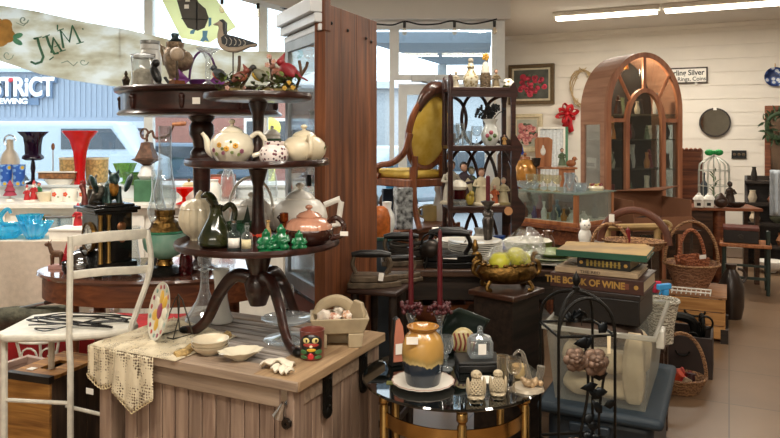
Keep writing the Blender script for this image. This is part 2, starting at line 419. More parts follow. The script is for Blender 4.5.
def car(label, loc, rz, body, van=0):
    c = thing('car', label, 'car', loc, rz)
    if not van: c.scale = (1, 1, .85)
    p = [(-2.2, .35), (2.2, .35), (2.25, .8), (1.5, .95), (.8, 1.62), (-1.5, 1.66), (-2.1, 1.05)] if not van else [(-2.3, .35), (2.3, .35), (2.3, .95), (1.7, 1.2), (1.2, 2.0), (-2.25, 2.0)]
    Y = Matrix(((1, 0, 0, 0), (0, 0, 1, 0), (0, 1, 0, 0), (0, 0, 0, 1)))
    obj('body', MB().prism(p, -.85, .85, 0, Y), body, c, bev=.12)
    q = [(-1.7, 1.05), (1.25, 1.05), (.72, 1.5), (-1.4, 1.53)] if not van else [(-.2, 1.25), (1.5, 1.25), (1.1, 1.8), (-.2, 1.8)]
    obj('window', MB().prism(q, -.87, .87, 0, Y), K('#33404a', .1), c)
    for x in (-1.35, 1.4):
        for y in (-.78, .78):
            t = obj('wheel', MB().lathe([(0, -.1), (.33, -.1), (.33, .1), (0, .1)], 20, 0, TM(x, y, .33, rx=PI/2)), K('#222426', .8), c)
            obj('hubcap', MB().lathe([(0, -.12), (.2, -.12), (.2, .12), (0, .12)], 14, 0, TM(x, y, .33, rx=PI/2)), K('#b9bec2', .3, .8), t)
car('blue-grey car parked outside the window in front of the brick building', (-6.5, 22, -.13), .12, K('#566878', .25, .2, .03))
car('white van parked outside across the street before the white building', (-8.6, 19.5, -.13), .05, K('#a9b6c0', .3, 0, .03), 1)
car('pale car parked outside the glass door', (.9, 15, -.13), .6, K('#96a2aa', .3, .1, .03))
t = thing('traffic_bollard', 'small yellow marker post standing outside the window', 'post', (-2.9, 17, -.13))
obj('post', MB().lathe([(0, 0), (.12, 0), (.1, 1.5), (0, 1.55)], 10), K('#d8d060', .6), t); obj('cap', MB().ball((0, 0, 1.8), .25), K('#e8dc50', .6), t)
# eave of the recessed entrance, outside the door
e = thing('entrance_canopy', 'blue-grey sloping canopy outside above the glass door', 'canopy', (0, 0, 0))
GREYB = K('#7c8a97', .6, 0, .04)
obj('soffit', MB().prism([(-.25, 7.6), (1.1, 7.6), (1.4, 10.0), (.75, 10.0)], 2.5, 2.62), GREYB, e)
obj('post', MB().box(.68, .8, 9.9, 10.02, -.13, 2.5), K('#c3cbd0', .5), e)
# ================================================================ builders for small wares
def teapot(label, loc, rz, R, h, m, lid=None, hm=None, group=None, prof=None, ribs=0, bail=0, square=0, spout=1, cat='teapot', name='teapot', hr=.11):
    t = thing(name, label, cat, loc, rz, group); lid = lid or m; hm = hm or m
    hb = h*.70
    pr = prof or [(0, .0), (.6, 0), (.62, .04), (.74, .12), (.95, .34), (1, .52), (.93, .76), (.72, .93), (.5, 1.0), (.46, .97), (0, .95)]
    obj('body', MB().lathe([(r*R, z*hb) for r, z in pr], 28, 0, None, ribs, .06 if ribs else 0), m, t)
    lb = MB().lathe([(.52*R, hb*.97), (.54*R, hb*1.02), (.4*R, hb*1.13), (.16*R, hb*1.2), (.08*R, hb*1.22), (.07*R, hb*1.27)], 24, 0, None, ribs, .08 if ribs else 0)
    l = obj('lid', lb, lid, t)
    obj('knob', MB().ball((0, 0, h*.94), (R*.16, R*.16, h*.06), 10), hm if ribs else lid, l)
    if spout:
        obj('spout', MB().tube(spline([(-.8*R, 0, hb*.32), (-1.05*R, 0, hb*.45), (-1.18*R, 0, hb*.78), (-1.38*R, 0, hb*.98)], 5), [R*(.26-.17*min(1, k/13)) for k in range(16)], 10), m, t)
    if bail:
        obj('handle', MB().tube(arc(0, hb*.95, R*1.02, hb*.95, 0, PI, 16), R*.07, 7), hm, t)
    elif square:
        obj('handle', MB().tube([(.88*R, 0, hb*.82), (1.45*R, 0, hb*.98), (1.5*R, 0, hb*.9), (1.38*R, 0, hb*.3), (.95*R, 0, hb*.25)], R*hr, 7), hm, t)
    else:
        obj('handle', MB().tube(spline([(.86*R, 0, hb*.84), (1.22*R, 0, hb*.98), (1.52*R, 0, hb*.72), (1.42*R, 0, hb*.38), (.95*R, 0, hb*.24)], 5), R*hr, 8), hm, t)
    return t
def bowlp(R, h, foot=.4, t=.06):
    return [(0, 0), (R*foot, 0), (R*foot, h*.08), (R*.75, h*.35), (R*.95, h*.75), (R, h), (R*(1-t*.6), h), (R*.88, h*.75), (R*.68, h*.4), (0, h*.18)]
def platep(R, h=.02):
    return [(0, 0), (R*.55, 0), (R*.62, h*.35), (R, h), (R*.99, h*1.15), (R*.6, h*.6), (0, h*.4)]
def figurine(name, label, loc, h, mats, rz=0, group=None, wings=False, cat='figurine', base=True, arms=True):
    """a small standing ornament: robe, head, hair, base"""
    t = thing(name, label, cat, loc, rz, group)
    robe, skin, hair, bs = mats
    z0 = .08*h if base else 0
    if base: obj('base', MB().lathe([(0, 0), (.26*h, 0), (.26*h, .04*h), (.2*h, z0), (0, z0)], 14), bs, t)
    b = MB().lathe([(0, z0), (.2*h, z0), (.17*h, .3*h), (.12*h, .52*h), (.15*h, .66*h), (.06*h, .75*h), (0, .76*h)], 14)
    if arms:
        for s in (-1, 1): b.tube([(s*.13*h, 0, .66*h), (s*.2*h, -.06*h, .52*h), (s*.05*h, -.16*h, .5*h)], [.045*h, .045*h, .035*h], 7)
    obj('body', b, robe, t)
    obj('head', MB().ball((0, -.01*h, .86*h), (.085*h, .09*h, .105*h), 10), skin, t)
    obj('hair', MB().ball((0, .02*h, .89*h), (.1*h, .095*h, .11*h), 10), hair, t)
    if wings:
        wb = MB()
        for s in (-1, 1): wb.ball((s*.2*h, .1*h, .6*h), (.12*h, .02*h, .24*h), 10, 0, TM(ry=s*.3))
        obj('wing', wb, robe, t)
    return t
def bird(parent, T, s, back, breast, head, crest=False):
    b = MB().ball((0, 0, 0), (.5, .28, .3), 12, 0, T @ TM(ry=-.5, s=s)).ball((-.05, 0, -.07), (.42, .25, .25), 12, 1, T @ TM(ry=-.5, s=s) @ TM(.12, 0, -.03))
    b.ball((.42, 0, .38), .2, 10, 2, T @ TM(s=s))
    b.tube([(.56, 0, .38), (.78, 0, .34)], [.07, .01], 6, 3, T @ TM(s=s))
    b.tube([(-.35, 0, -.2), (-.95, 0, -.5)], [.13, .09], 6, 0, T @ TM(s=s), flat=.4)
    for q in (-1, 1): b.ball((-.12, q*.25, .0), (.42, .06, .2), 10, 0, T @ TM(s=s) @ TM(ry=-.6))
    if crest: b.tube([(.38, 0, .5), (.22, 0, .78)], [.14, .02], 6, 2, T @ TM(s=s))
    return obj('bird', b, [back, breast, head, K('#2c241c', .5)], parent)
def flower(mb, T, r, mi=0, ci=1, n=6):
    for k in range(n):
        a = 2*PI*k/n
        mb.ball((r*.6*math.cos(a), r*.6*math.sin(a), r*.1), (r*.48, r*.48, r*.16), 7, mi, T)
    mb.ball((0, 0, r*.2), r*.25, 7, ci, T)

# ================================================================ the wooden chest and what stands on it
CO = Vector((-.281, 2.117, 0))
def onchest(u, v, z=.75):           # u along the front away from the near corner, v towards the back
    return CO - E1.normalized()*u + E2.normalized()*v + Vector((0, 0, z))
c = thing('wooden_chest', 'weathered plank blanket chest with black strap hinges standing under the tiered table', 'chest', CO, RZ)
L, D = .86, .60
b = MB()
for k in range(12): b.box(-.74+k*.058, -.74+k*.058+.053, .03, .05, .1, .66)
obj('front_panel', b, CHESTW, c, bev=.003)
b = MB()
for k in range(8): b.box(-.045, -.03, .07+k*.064, .07+k*.064+.061, .1, .66)
b.box(-.8, -.79, .07, .57, .1, .66).box(-.79, -.03, .55, .57, .1, .66)
obj('side_panel', b, CHESTW, c, bev=.003)
for q in ((-.84, -.02, .015, .05, .655, .715), (-.84, -.02, .015, .05, .06, .13), (-.055, -.02, .05, .585, .655, .715), (-.055, -.02, .05, .585, .06, .13), (-.84, -.02, .56, .59, .655, .715), (-.84, -.80, .05, .56, .655, .715)): obj('rail', MB().box(*q), CHESTX, c, bev=.004)
for x in (-.79, -.02):
    for y in (.012, .53):
        obj('post', MB().box(x-.055, x, y, y+.06, 0, .72), CHESTW, c, bev=.004)
lid = obj('lid', MB().box(-L, 0, 0, .10, .718, .75).box(-L, 0, .53, D, .718, .75).box(-L, -L+.1, .1, .53, .718, .75), CHESTX, c, bev=.004)
obj('lid_end', MB().box(-.17, .004, .005, D-.002, .7185, .7515), CHESTL, lid, bev=.004)
b = MB()
for k in range(8): b.box(-L+.1, -.17, .106+k*.0535, .106+k*.0535+.043, .722, .747)
obj('slat', b, SLATW, lid, bev=.003)
obj('lid_floor', MB().box(-L+.09, -.16, .1, .54, .712, .722), BLACKW, lid)
for v in (.2, .45):
    h = MB().cbox((-.013, v, .655), (.012, .042, .13)).ball((-.012, v, .715), (.012, .03, .026), 10).ball((-.012, v, .59), (.012, .026, .022), 10)
    for q in (.61, .64, .7): h.ball((-.004, v, q), .006, 6)
    obj('strap_hinge', h, IRONB, c)
o = thing('bottle_opener', 'silver wall-mounted bottle opener screwed to the corner of the plank chest', 'bottle opener', onchest(.05, .008, .655), RZ)
obj('plate', MB().cbox((0, 0, .045), (.022, .008, .05)).ball((0, 0, .07), (.011, .004, .011), 8), CHROME, o)
obj('mouth', MB().lathe([(.006, .04), (.014, .01), (.022, -.012), (.017, -.016), (.01, .01)], 14, 0, TM(-.006, -.016, .0, rx=.25, ry=.5)), CHROME, o)
obj('screw_ring', MB().lathe([(.006, -.006), (.016, -.006), (.016, .006), (.006, .006), (.006, -.006)], 12, 0, TM(.012, -.008, -.035, rx=PI/2)), PEWTER, o)

# ---------------------------------------------------------------- three-tier table
TC = Vector((-.488, 2.59, .7515))
t = thing('tiered_table', 'dark mahogany three-tier dumb waiter table on three curved legs standing on the chest', 'table', TC)
def tier(z, R):
    p = [(0, z-.012), (R*.25, z-.016), (R*.9, z-.012), (R, z-.006), (R+.004, z+.004), (R, z+.016), (R-.010, z+.012), (R-.02, z+.001), (0, z)]
    obj('tier', MB().lathe(p, 56, 0, None, 24, .012), MAHOG, t)
ZT = (.349, .645, .886)
tier(ZT[0], .298); tier(ZT[1], .262); tier(ZT[2], .196)
col = [(0, .12), (.03, .12), (.045, .16), (.05, .2), (.03, .235), (.04, .26), (.05, .3), (.03, .325), (.03, .345), (.026, .35), (.024, .38), (.03, .40), (.024, .43), (.019, .56), (.03, .6), (.035, .62), (.024, .64), (.022, .66), (.028, .69), (.018, .72), (.022, .82), (.035, .86), (.03, .885), (0, .888)]
obj('column', MB().lathe(col, 20), MAHOG, t)
for a in (math.radians(170), math.radians(-52), math.radians(57)):
    pts = spline([(.02, 0, .215), (.09, 0, .225), (.15, 0, .16), (.2, 0, .06), (.245, 0, .018), (.285, 0, .014)], 5)
    lg = MB().tube(pts, [.021-.009*k/25 for k in range(26)], 9, 0, TM(rz=a), flat=1.35)
    g = obj('leg', lg, MAHOG, t)
    obj('toe_cap', MB().ball((.288, 0, .0145), (.026, .018, .0142), 10, 0, TM(rz=a)), IRONB, g)
Z1, Z2, Z3 = TC.z+ZT[0], TC.z+ZT[1], TC.z+ZT[2]

# ---- lowest tier
t = thing('pumpkin_jar', 'cream ribbed pumpkin-shaped lidded jar beside the dark green jug', 'jar', at(198, 2.67, Z1))
obj('body', MB().lathe([(0, 0), (.03, 0), (.032, .012), (.055, .03), (.073, .065), (.075, .09), (.068, .118)], 48, 0, None, 12, .09), CREAM, t)
l = obj('lid', MB().lathe([(.07, .119), (.06, .14), (.03, .156), (.012, .158), (.01, .168)], 48, 0, None, 12, .09), CREAM, t)
obj('stem', MB().tube([(0, 0, .16), (.002, 0, .172), (.012, 0, .186)], [.012, .009, .007], 8), CREAM, l)
t = thing('green_jug', 'dark green glazed pear-shaped jug with gold flecks and a wide leaf-like lip', 'jug', at(216, 2.5, Z1), .3)
JG = K('#121d0f', .15, 0, .5, 18, coat=.6, hex2='#34351a')
obj('body', MB().lathe([(0, 0), (.05, 0), (.064, .012), (.064, .034), (.046, .07), (.027, .105), (.021, .13), (.024, .15), (.018, .145), (0, .13)], 22), JG, t)
obj('lip', MB().tube(spline([(.0, 0, .135), (-.012, 0, .165), (-.03, 0, .185), (-.048, 0, .18)], 4), [.02, .022, .026, .028, .03, .03, .03, .028, .026, .022, .018, .014, .01], 10, flat=.6), JG, t)
obj('handle', MB().tube(spline([(.02, 0, .13), (.05, 0, .15), (.068, 0, .12), (.055, 0, .07)], 5), .0095, 8), JG, t)
GGL = G('#b6d9c4', .3, .04, .6, '#5f9274')
t = thing('green_glass_dish', 'pale green glass dish holding dark green blades behind the tagged bottles', 'dish', at(239, 2.62, Z1))
obj('bowl', MB().lathe([(0, 0), (.03, 0), (.05, .03), (.055, .07), (.05, .075), (.045, .03), (0, .008)], 22, 0, None, 14, .05), GGL, t)
b = MB()
for x, hh, tl in ((-.012, .13, -.1), (.012, .10, .12), (.026, .14, .05)): b.lathe([(0, .01), (.009, .02), (.012, hh*.6), (0, hh)], 8, 0, TM(x, 0, 0, ry=tl), sy=.4)
obj('blades', b, K('#27402e', .4), t)
def bottle(label, loc, h, r, gm, cork=None, lab=None, group=None, cat='bottle', name='glass_bottle', neck=.35, rz=0):
    t = thing(name, label, cat, loc, rz, group)
    obj('body', MB().lathe([(0, 0), (r*.95, 0), (r, h*.04), (r, h*.55), (r*.85, h*.66), (r*neck, h*.76), (r*neck, h*.92), (r*neck*1.3, h*.93), (r*neck*1.3, h*.99), (r*neck*.8, h)], 16), gm, t)
    if lab: obj('paper_label', MB().grid(lambda u, v: (1.03*r*math.sin((u-.5)*1.9), -1.03*r*math.cos((u-.5)*1.9), h*(.12+.36*v)), 8, 1), lab, t, solid=.001)
    if cork: obj('stopper', MB().lathe([(0, h*.96), (r*neck*.8, h*.96), (r*neck, h*1.1), (0, h*1.1)], 10), cork, t)
    return t
bottle('small grey glass bottle with a tilted white paper tag', at(234, 2.42, Z1), .095, .023, G('#b9c6c4', .15, bodycol='#7d8f90'), CHROME, CARD, rz=.2)
bottle('small clear bottle with cream label beside the first green seated figure', at(247, 2.41, Z1), .088, .02, CLEAR, G('#ffffff'), K('#dccfa6', .8))
solo('round_ornament', 'red-orange round ball ornament behind the green seated figures', 'ornament', MB().lathe([(0, 0), (.018, 0), (.034, .02), (.036, .036), (.028, .058), (.008, .066), (0, .064)], 20, 0, None, 8, .06), K('#c2402a', .4), at(259, 2.6, Z1))
JADE = K('#12673c', .22, 0, .25, 40, coat=.5)
def seated(label, loc, h, rz):
    t = thing('seated_figurine', label, 'figurine', loc, rz, 'green seated figurines on the lowest tier')
    obj('base', MB().lathe([(0, 0), (.36*h, 0), (.36*h, .1*h), (.3*h, .12*h), (0, .12*h)], 14, sy=.8), JADE, t)
    b = MB().ball((0, 0, .42*h), (.28*h, .24*h, .32*h), 12)
    for s in (-1, 1):
        b.ball((s*.2*h, -.12*h, .2*h), (.2*h, .16*h, .12*h), 10)
        b.tube([(s*.24*h, 0, .6*h), (s*.33*h, -.08*h, .42*h), (s*.18*h, -.24*h, .34*h)], [.08*h, .08*h, .06*h], 7)
    b.ball((0, -.02*h, .78*h), (.16*h, .16*h, .18*h), 12).ball((0, 0, .95*h), .07*h, 8)
    for s in (-1, 1): b.ball((s*.16*h, 0, .76*h), (.04*h, .03*h, .09*h), 6)
    obj('figure', b, JADE, t, rem=h*.03)
    return t
seated('smallest green seated figurine beside the cream-labelled bottle', at(266, 2.4, Z1), .078, .1)
seated('tallest green seated figurine of the trio on the lowest tier', at(281, 2.4, Z1), .094, -.3)
seated('green seated figurine in front of the brown ribbed teapot', at(299, 2.41, Z1), .072, .2)
bottle('tiny tan bottle with a string tag behind the green figures', at(268, 2.47, Z1), .10, .012, K('#a98a5a', .4), None, None, neck=.5)
t = thing('candle_holder', 'small shiny copper candle holder beside the brown teapot spout', 'candle holder', at(284, 2.56, Z1))
obj('stem', MB().lathe([(0, 0), (.024, 0), (.02, .02), (.01, .05), (.011, .08), (.016, .085), (.016, .115), (.012, .115), (0, .09)], 16), K('#9b4f28', .2, 1), t)
DKB = K('#3a2018', .2, 0, .2, coat=.5)
PINKB = K('#c08a70', .25, 0, .1, coat=.5)
tp = teapot('brown teapot with a pinkish ribbed top and dark loop handle', at(309, 2.56, Z1), -.25, .088, .145, DKB, PINKB, DKB, prof=[(0, 0), (.62, 0), (.72, .05), (.96, .25), (1.02, .48), (1.0, .56), (.98, .58), (0, .58)])
obj('ribbed_shoulder', MB().lathe([(.0865, .0575), (.082, .078), (.066, .093), (.04, .1), (.0, .1)], 72, 0, None, 28, .05), PINKB, tp)
obj('price_tag', MB().cbox((.138, -.01, .045), (.03, .002, .016), 0, TM(0, 0, 0)), CARD, tp)
teapot('plain white porcelain teapot with a squared handle behind the brown teapot', at(300, 2.75, Z1), .1, .108, .215, WHITEP, square=1)
teapot('white enamel kettle with a bail handle behind the table column', at(251, 2.76, Z1), -.1, .085, .175, WHITEP, bail=1, cat='kettle', name='kettle')

# ---- middle tier
fl = teapot('cream teapot painted with yellow and brown flowers', at(232, 2.55, Z2), .0, .079, .162, IVORY, name='teapot')
b = MB()
for k, (a, zz, r, ci) in enumerate(((-1.2, .065, .010, 0), (-1.6, .055, .010, 0), (-1.95, .068, .010, 0), (-2.3, .05, .008, 1), (-.9, .046, .008, 1), (-1.4, .08, .005, 2), (-1.75, .04, .007, 1), (-1.05, .034, .006, 2), (-2.1, .036, .007, 2), (-1.35, .042, .006, 2), (-1.8, .055, .006, 2))):
    R_ = .079*.985
    flower(b, TM(R_*math.cos(a), R_*math.sin(a), zz) @ Matrix.Rotation(a, 4, 'Z') @ Matrix.Rotation(PI/2, 4, 'Y'), r, ci, 3)
obj('painted_flowers', b, [K('#d9a13a', .4), K('#8a4b62', .4), K('#6a7a42', .4), K('#6b4a24', .4)], fl)
CHZ = K('#efe6de', .3, 0, .1, 70, hex2='#efe6de', coat=.3)
def chintz():
    m, nt, b = _new('chintz_print'); b.inputs['Roughness'].default_value = .3
    tc = N(nt, 'ShaderNodeTexCoord'); v = N(nt, 'ShaderNodeTexVoronoi'); v.inputs['Scale'].default_value = 75
    nt.links.new(tc.outputs['Object'], v.inputs['Vector'])
    cr = N(nt, 'ShaderNodeValToRGB'); cr.color_ramp.interpolation = 'CONSTANT'
    cr.color_ramp.elements[0].color = lin('#7d2438'); cr.color_ramp.elements[1].position = .35; cr.color_ramp.elements[1].color = lin('#e9dcd6')
    e = cr.color_ramp.elements.new(.2); e.color = lin('#3f2a38')
    nt.links.new(v.outputs['Distance'], cr.inputs['Fac']); nt.links.new(cr.outputs['Color'], b.inputs['Base Color']); return m
t = thing('sugar_bowl', 'round ginger jar covered in small red and dark flowers between the two teapots', 'sugar bowl', at(274, 2.45, Z2))
obj('body', MB().lathe([(0, 0), (.036, 0), (.05, .02), (.051, .045), (.04, .064), (.033, .068), (.036, .074), (.036, .082), (.03, .08), (0, .06)], 24), chintz(), t)
t = thing('lidded_jar', 'white and green lidded jar behind the flowery ginger jar', 'jar', at(272, 2.72, Z2))
obj('body', MB().lathe([(0, 0), (.03, 0), (.036, .02), (.036, .085), (.03, .1), (0, .1)], 20), WHITEP, t)
obj('band', MB().lathe([(.0366, .06), (.0372, .068), (.0366, .09)], 20), K('#38583c', .4), t)
l = obj('lid', MB().lathe([(.032, .1), (.034, .106), (.015, .125), (0, .127)], 18), WHITEP, t); obj('knob', MB().ball((0, 0, .133), .008), WHITEP, l)
lt = teapot('cream teapot with its handle turned forwards and a green leaf on its side', at(304, 2.53, Z2), -1.25, .08, .142, CREAM)
b = MB(); 
for a in (.1, .45): b.leaf(TM(.082*math.cos(a+.8), .082*math.sin(a+.8), .05, ry=-1.2, rz=a+.8), .02, .012)
obj('painted_leaf', b, K('#4d6b35', .5), lt)

# ---- top tier: porcelain bird groups
BRK = K('#4b3524', .6, 0, .3, 60); GRN = K('#5d6b36', .5, 0, .35, 60); PNKF = K('#b98f82', .5); YELF = K('#b08a34', .5)
def birdgroup(label, loc, base_r, birds, twigs, flowers, leaves):
    t = thing('bird_figurine', label, 'figurine', loc, 0, None)
    obj('base', MB().ball((0, 0, .012), (base_r, base_r*.6, .024), 14).ball((base_r*.4, .01, .02), (base_r*.5, base_r*.4, .028), 12).ball((-base_r*.4, 0, .015), (base_r*.5, base_r*.4, .025), 12), K('#6a5b38', .6, 0, .4, 60), t)
    b = MB()
    for tw in twigs: b.tube(spline(tw, 3), .006, 6)
    obj('branch', b, BRK, t)
    b = MB()
    for x, y, z, r, c in flowers: flower(b, TM(x, y, z, rx=PI/2), r*.72, c, 2, 5)
    obj('blossom', b, [PNKF, YELF, K('#b88a2a', .5)], t)
    b = MB(); R_ = random.Random(3)
    for k in range(leaves):
        x = R_.uniform(-base_r, base_r); b.leaf(TM(x, R_.uniform(-.05, .02), R_.uniform(.015, .075), ry=R_.uniform(-1, .3), rz=R_.uniform(0, 6.3)), R_.uniform(.022, .038), .018)
    obj('leaves', b, GRN, t)
    for T, s, c1, c2, c3, cr in birds: bird(t, T, s, K(c1, .45), K(c2, .45), K(c3, .45), cr)
    return t
birdgroup('porcelain pair of brown songbirds on a mossy branch, one with an orange breast', at(232, 2.52, Z3), .05,
    [(TM(-.042, -.01, .08, rz=2.7), .062, '#3a3f42', '#b4562e', '#2c3136', 0), (TM(.03, -.02, .07, rz=.3), .06, '#6b3a2c', '#9a5a44', '#7a3c30', 1)],
    [[(-.03, .02, 0), (.0, .02, .05), (.02, .02, .1), (.02, .03, .15)], [(.02, 0, .02), (.05, 0, .06), (.07, 0, .10)]],
    [(-.01, -.03, .03, .012, 0), (.05, -.03, .03, .010, 0)], 60)
birdgroup('porcelain trio with a red cardinal, a yellow-breasted chickadee and a waxwing among blossoms', at(277, 2.55, Z3), .085,
    [(TM(-.055, -.03, .078, rz=2.9), .068, '#6b6a58', '#c7a23c', '#1f1d1a', 0), (TM(.0, .02, .09, rz=2.6), .06, '#8d5a48', '#b67a62', '#94604c', 1), (TM(.045, -.01, .098, rz=2.75), .08, '#86202a', '#8e262c', '#8c2026', 1)],
    [[(-.05, .02, .02), (-.02, 0, .05), (.03, 0, .055), (.07, 0, .03)], [(.06, .01, .02), (.085, .01, .08), (.08, .01, .135)], [(.08, .01, .07), (.105, .01, .11), (.11, .01, .13)], [(-.02, .02, .04), (-.025, .03, .1), (-.03, .03, .15)]],
    [(-.03, .01, .15, .014, 0), (-.012, .0, .13, .014, 0), (-.035, .0, .118, .014, 0), (.05, -.05, .05, .012, 1), (.065, -.05, .032, .012, 1), (.035, -.05, .03, .012, 1), (-.01, -.05, .02, .01, 0)], 110)

# ---- on the chest lid
ZC = .7518
t = thing('glass_stand', 'clear glass cake stand under the tiered table', 'cake stand', onchest(.285, .37, .7505))
obj('foot', MB().lathe([(0, .06), (.008, .05), (.014, .02), (.05, .008), (.085, .004), (.09, 0), (.05, 0)], 28), CLEAR, t)
obj('plate', MB().lathe([(0, .06), (.07, .064), (.095, .075), (.098, .08), (.07, .07), (0, .066)], 32, 0, None, 16, .03), CLEAR, t)
t = thing('bowl', 'lowest cream bowl of the stack of three on the chest', 'bowl', onchest(.43, .115, .7505), 0, 'stacked cream bowls')
BWL = K('#d9cbb0', .3, 0, .08, coat=.3)
obj('dish', MB().lathe(bowlp(.064, .03, .5), 28), BWL, t)
obj('painted_sprig', MB().ball((0, 0, .0064), (.03, .012, .001), 10), K('#8a5f3a', .5), t)
dup(t, 'middle cream bowl of the stack of three on the chest', onchest(.432, .116, .7605))
dup(t, 'top cream bowl of the stack with a brown sprig inside', onchest(.43, .114, .7705))
t = solo('leaf_dish', 'white scalloped leaf-shaped dish on the chest lid', 'dish',
    MB().lathe([(0, .004), (.02, 0), (.025, .006), (.05, .02), (.068, .032), (.06, .028), (.03, .012), (0, .01)], 40, 0, None, 9, .12, 1.15, .8), IVORY, onchest(.29, .10, .751), .4)
solo('seashell', 'white ruffled clam shell lying at the front edge of the chest', 'shell',
    MB().grid(lambda u, v: ((u-.5)*.10, (v-.5)*.06, .012+.016*math.sin(PI*u)*(1-v*.4)+.008*math.sin(u*13)*(1-v)+.006*math.cos(v*9)), 30, 8), K('#e2d8c4', .5, 0, .05, bump=.2), onchest(.13, .085, .748), RZ+.3, solid=.006)
solo('seashell', 'pale broken shell piece at the edge of the chest beside the clam shell', 'shell',
    MB().grid(lambda u, v: ((u-.5)*.07, (v-.5)*.035, .012+.006*math.sin(u*16)+.008*math.sin(PI*v)), 20, 6), K('#e2d8c4', .5, 0, .05, bump=.2), onchest(.085, .045, .7505), RZ-.2, solid=.006)
# face mug
t = thing('face_mug', 'brown mug painted with a grinning black and green cat face', 'mug', onchest(.085, .22, ZC), -.1)
MUG = K('#7a3f35', .3, 0, .1, coat=.4)
obj('body', MB().lathe([(0, 0), (.036, 0), (.04, .006), (.041, .09), (.043, .096), (.039, .096), (.037, .09), (.035, .02), (0, .012)], 28), MUG, t)
def onmug(a, z, du, dz, n=10, R=.0415):
    return MB().grid(lambda u, v: ((R+.0012)*math.sin(a+(u-.5)*2*du), -(R+.0012)*math.cos(a+(u-.5)*2*du), z+(v-.5)*2*dz*math.sqrt(max(0, 1-(2*u-1)**2*.92))), n, 4)
def patch(nm, a, z, du, dz, hexc, R=.0415): obj(nm, onmug(a, z, du, dz, 12, R), K(hexc, .35, coat=.4), t, solid=.0016)
patch('painted_face', .1, .055, .95, .034, '#16120f')
for s in (-.36, .36): patch('painted_eye', .1+s, .069, .26, .009, '#e6d58a', .0425); patch('painted_pupil', .14+s, .069, .07, .006, '#1c2416', .0436)
patch('painted_mouth', .1, .054, .62, .006, '#a8342c', .0425); patch('painted_teeth', .12, .050, .12, .004, '#e8dfc0', .0436)
patch('painted_tie', .14, .038, .34, .0055, '#d8a32a', .0425); patch('painted_button', .1, .017, .22, .011, '#c0262c', .0425)
for s in (-.62, .62): patch('painted_paw', .1+s, .03, .3, .008, '#3d6a3c', .0425); patch('painted_paw', .1+s*.95, .013, .3, .006, '#3d6a3c', .0425)
# footed tray of shells
t = thing('ceramic_planter', 'tan square footed planter holding shells at the back corner of the chest', 'planter', onchest(.085, .40, ZC), .12)
TAN = K('#a8977a', .5, 0, .1, 20)
def frust(x0, y0, x1, y1, z0, z1, t=.012):
    vs = [(-x0, -y0, z0), (x0, -y0, z0), (x0, y0, z0), (-x0, y0, z0), (-x1, -y1, z1), (x1, -y1, z1), (x1, y1, z1), (-x1, y1, z1), (-x1+t, -y1+t, z1), (x1-t, -y1+t, z1), (x1-t, y1-t, z1), (-x1+t, y1-t, z1), (-x0+t, -y0+t, z0+t), (x0-t, -y0+t, z0+t), (x0-t, y0-t, z0+t), (-x0+t, y0-t, z0+t)]
    fs = [(0, 1, 5, 4), (1, 2, 6, 5), (2, 3, 7, 6), (3, 0, 4, 7), (4, 5, 9, 8), (5, 6, 10, 9), (6, 7, 11, 10), (7, 4, 8, 11), (8, 9, 13, 12), (9, 10, 14, 13), (10, 11, 15, 14), (11, 8, 12, 15), (12, 13, 14, 15), (0, 3, 2, 1)]
    return MB().add(vs, fs)
obj('trough', frust(.084, .06, .104, .075, .05, .105), TAN, t, bev=.003)
b = MB().add([(.03, -.062, 0), (.076, -.062, 0), (.084, -.066, .05), (.03, -.066, .05), (.03, .0, 0), (.076, .0, 0), (.084, .0, .05), (.03, .0, .05)], [(0, 1, 2, 3), (1, 5, 6, 2), (5, 4, 7, 6), (4, 0, 3, 7), (0, 4, 5, 1), (3, 2, 6, 7)])
b.box(-.076, -.045, -.06, .05, 0, .05).box(-.05, .06, .0, .05, 0, .05)
obj('foot', b, TAN, t, bev=.003)
R_ = random.Random(5)
for k, (x, y, z, r, lab_, cc) in enumerate(((-.05, -.03, .105, .03, 'pale pink conch shell', '#e0cfc0'), (-.015, -.035, .10, .024, 'rust and white scallop shell', '#a8603c'), (.03, -.03, .105, .024, 'orange-brown cockle shell', '#b77a4a'), (.0, .035, .112, .03, 'grey speckled whelk shell', '#a89a88'))):
    solo('seashell', lab_+' in the tan footed planter', 'shell', MB().lathe([(0, -r*.9), (r*.5, -r*.6), (r, -.1*r), (r*.7, r*.5), (r*.3, r*.9), (0, r*1.3)], 14, 0, TM(rx=.9+k*.4, rz=k*1.3), 7, .18), K(cc, .5, 0, .3, 60, hex2='#efe6d8'), onchest(.085, .40, ZC)+Vector((x, y, z-.0)), 0, 'shells in the planter')
t = solo('curved_dish', 'curved tan handle-shaped dish resting across the shells', 'dish', MB().tube(spline([(-.07, .03, .10), (-.05, .03, .135), (.0, .02, .15), (.045, .01, .125), (.065, 0, .10)], 5), .015, 8, flat=1.5), TAN, onchest(.085, .40, ZC), .3)
t = solo('ceramic_tile', 'tan rounded slab leaning upright in the footed planter', 'tile', MB().prism([(-.03, 0), (.03, 0), (.035, .05), (.02, .085), (-.015, .09), (-.035, .05)], -.008, .008, 0, TM(0, 0, 0, rx=PI/2)), TAN, onchest(.085, .40, ZC)+Vector((.068, -.005, .066)), -.7, bev=.003)
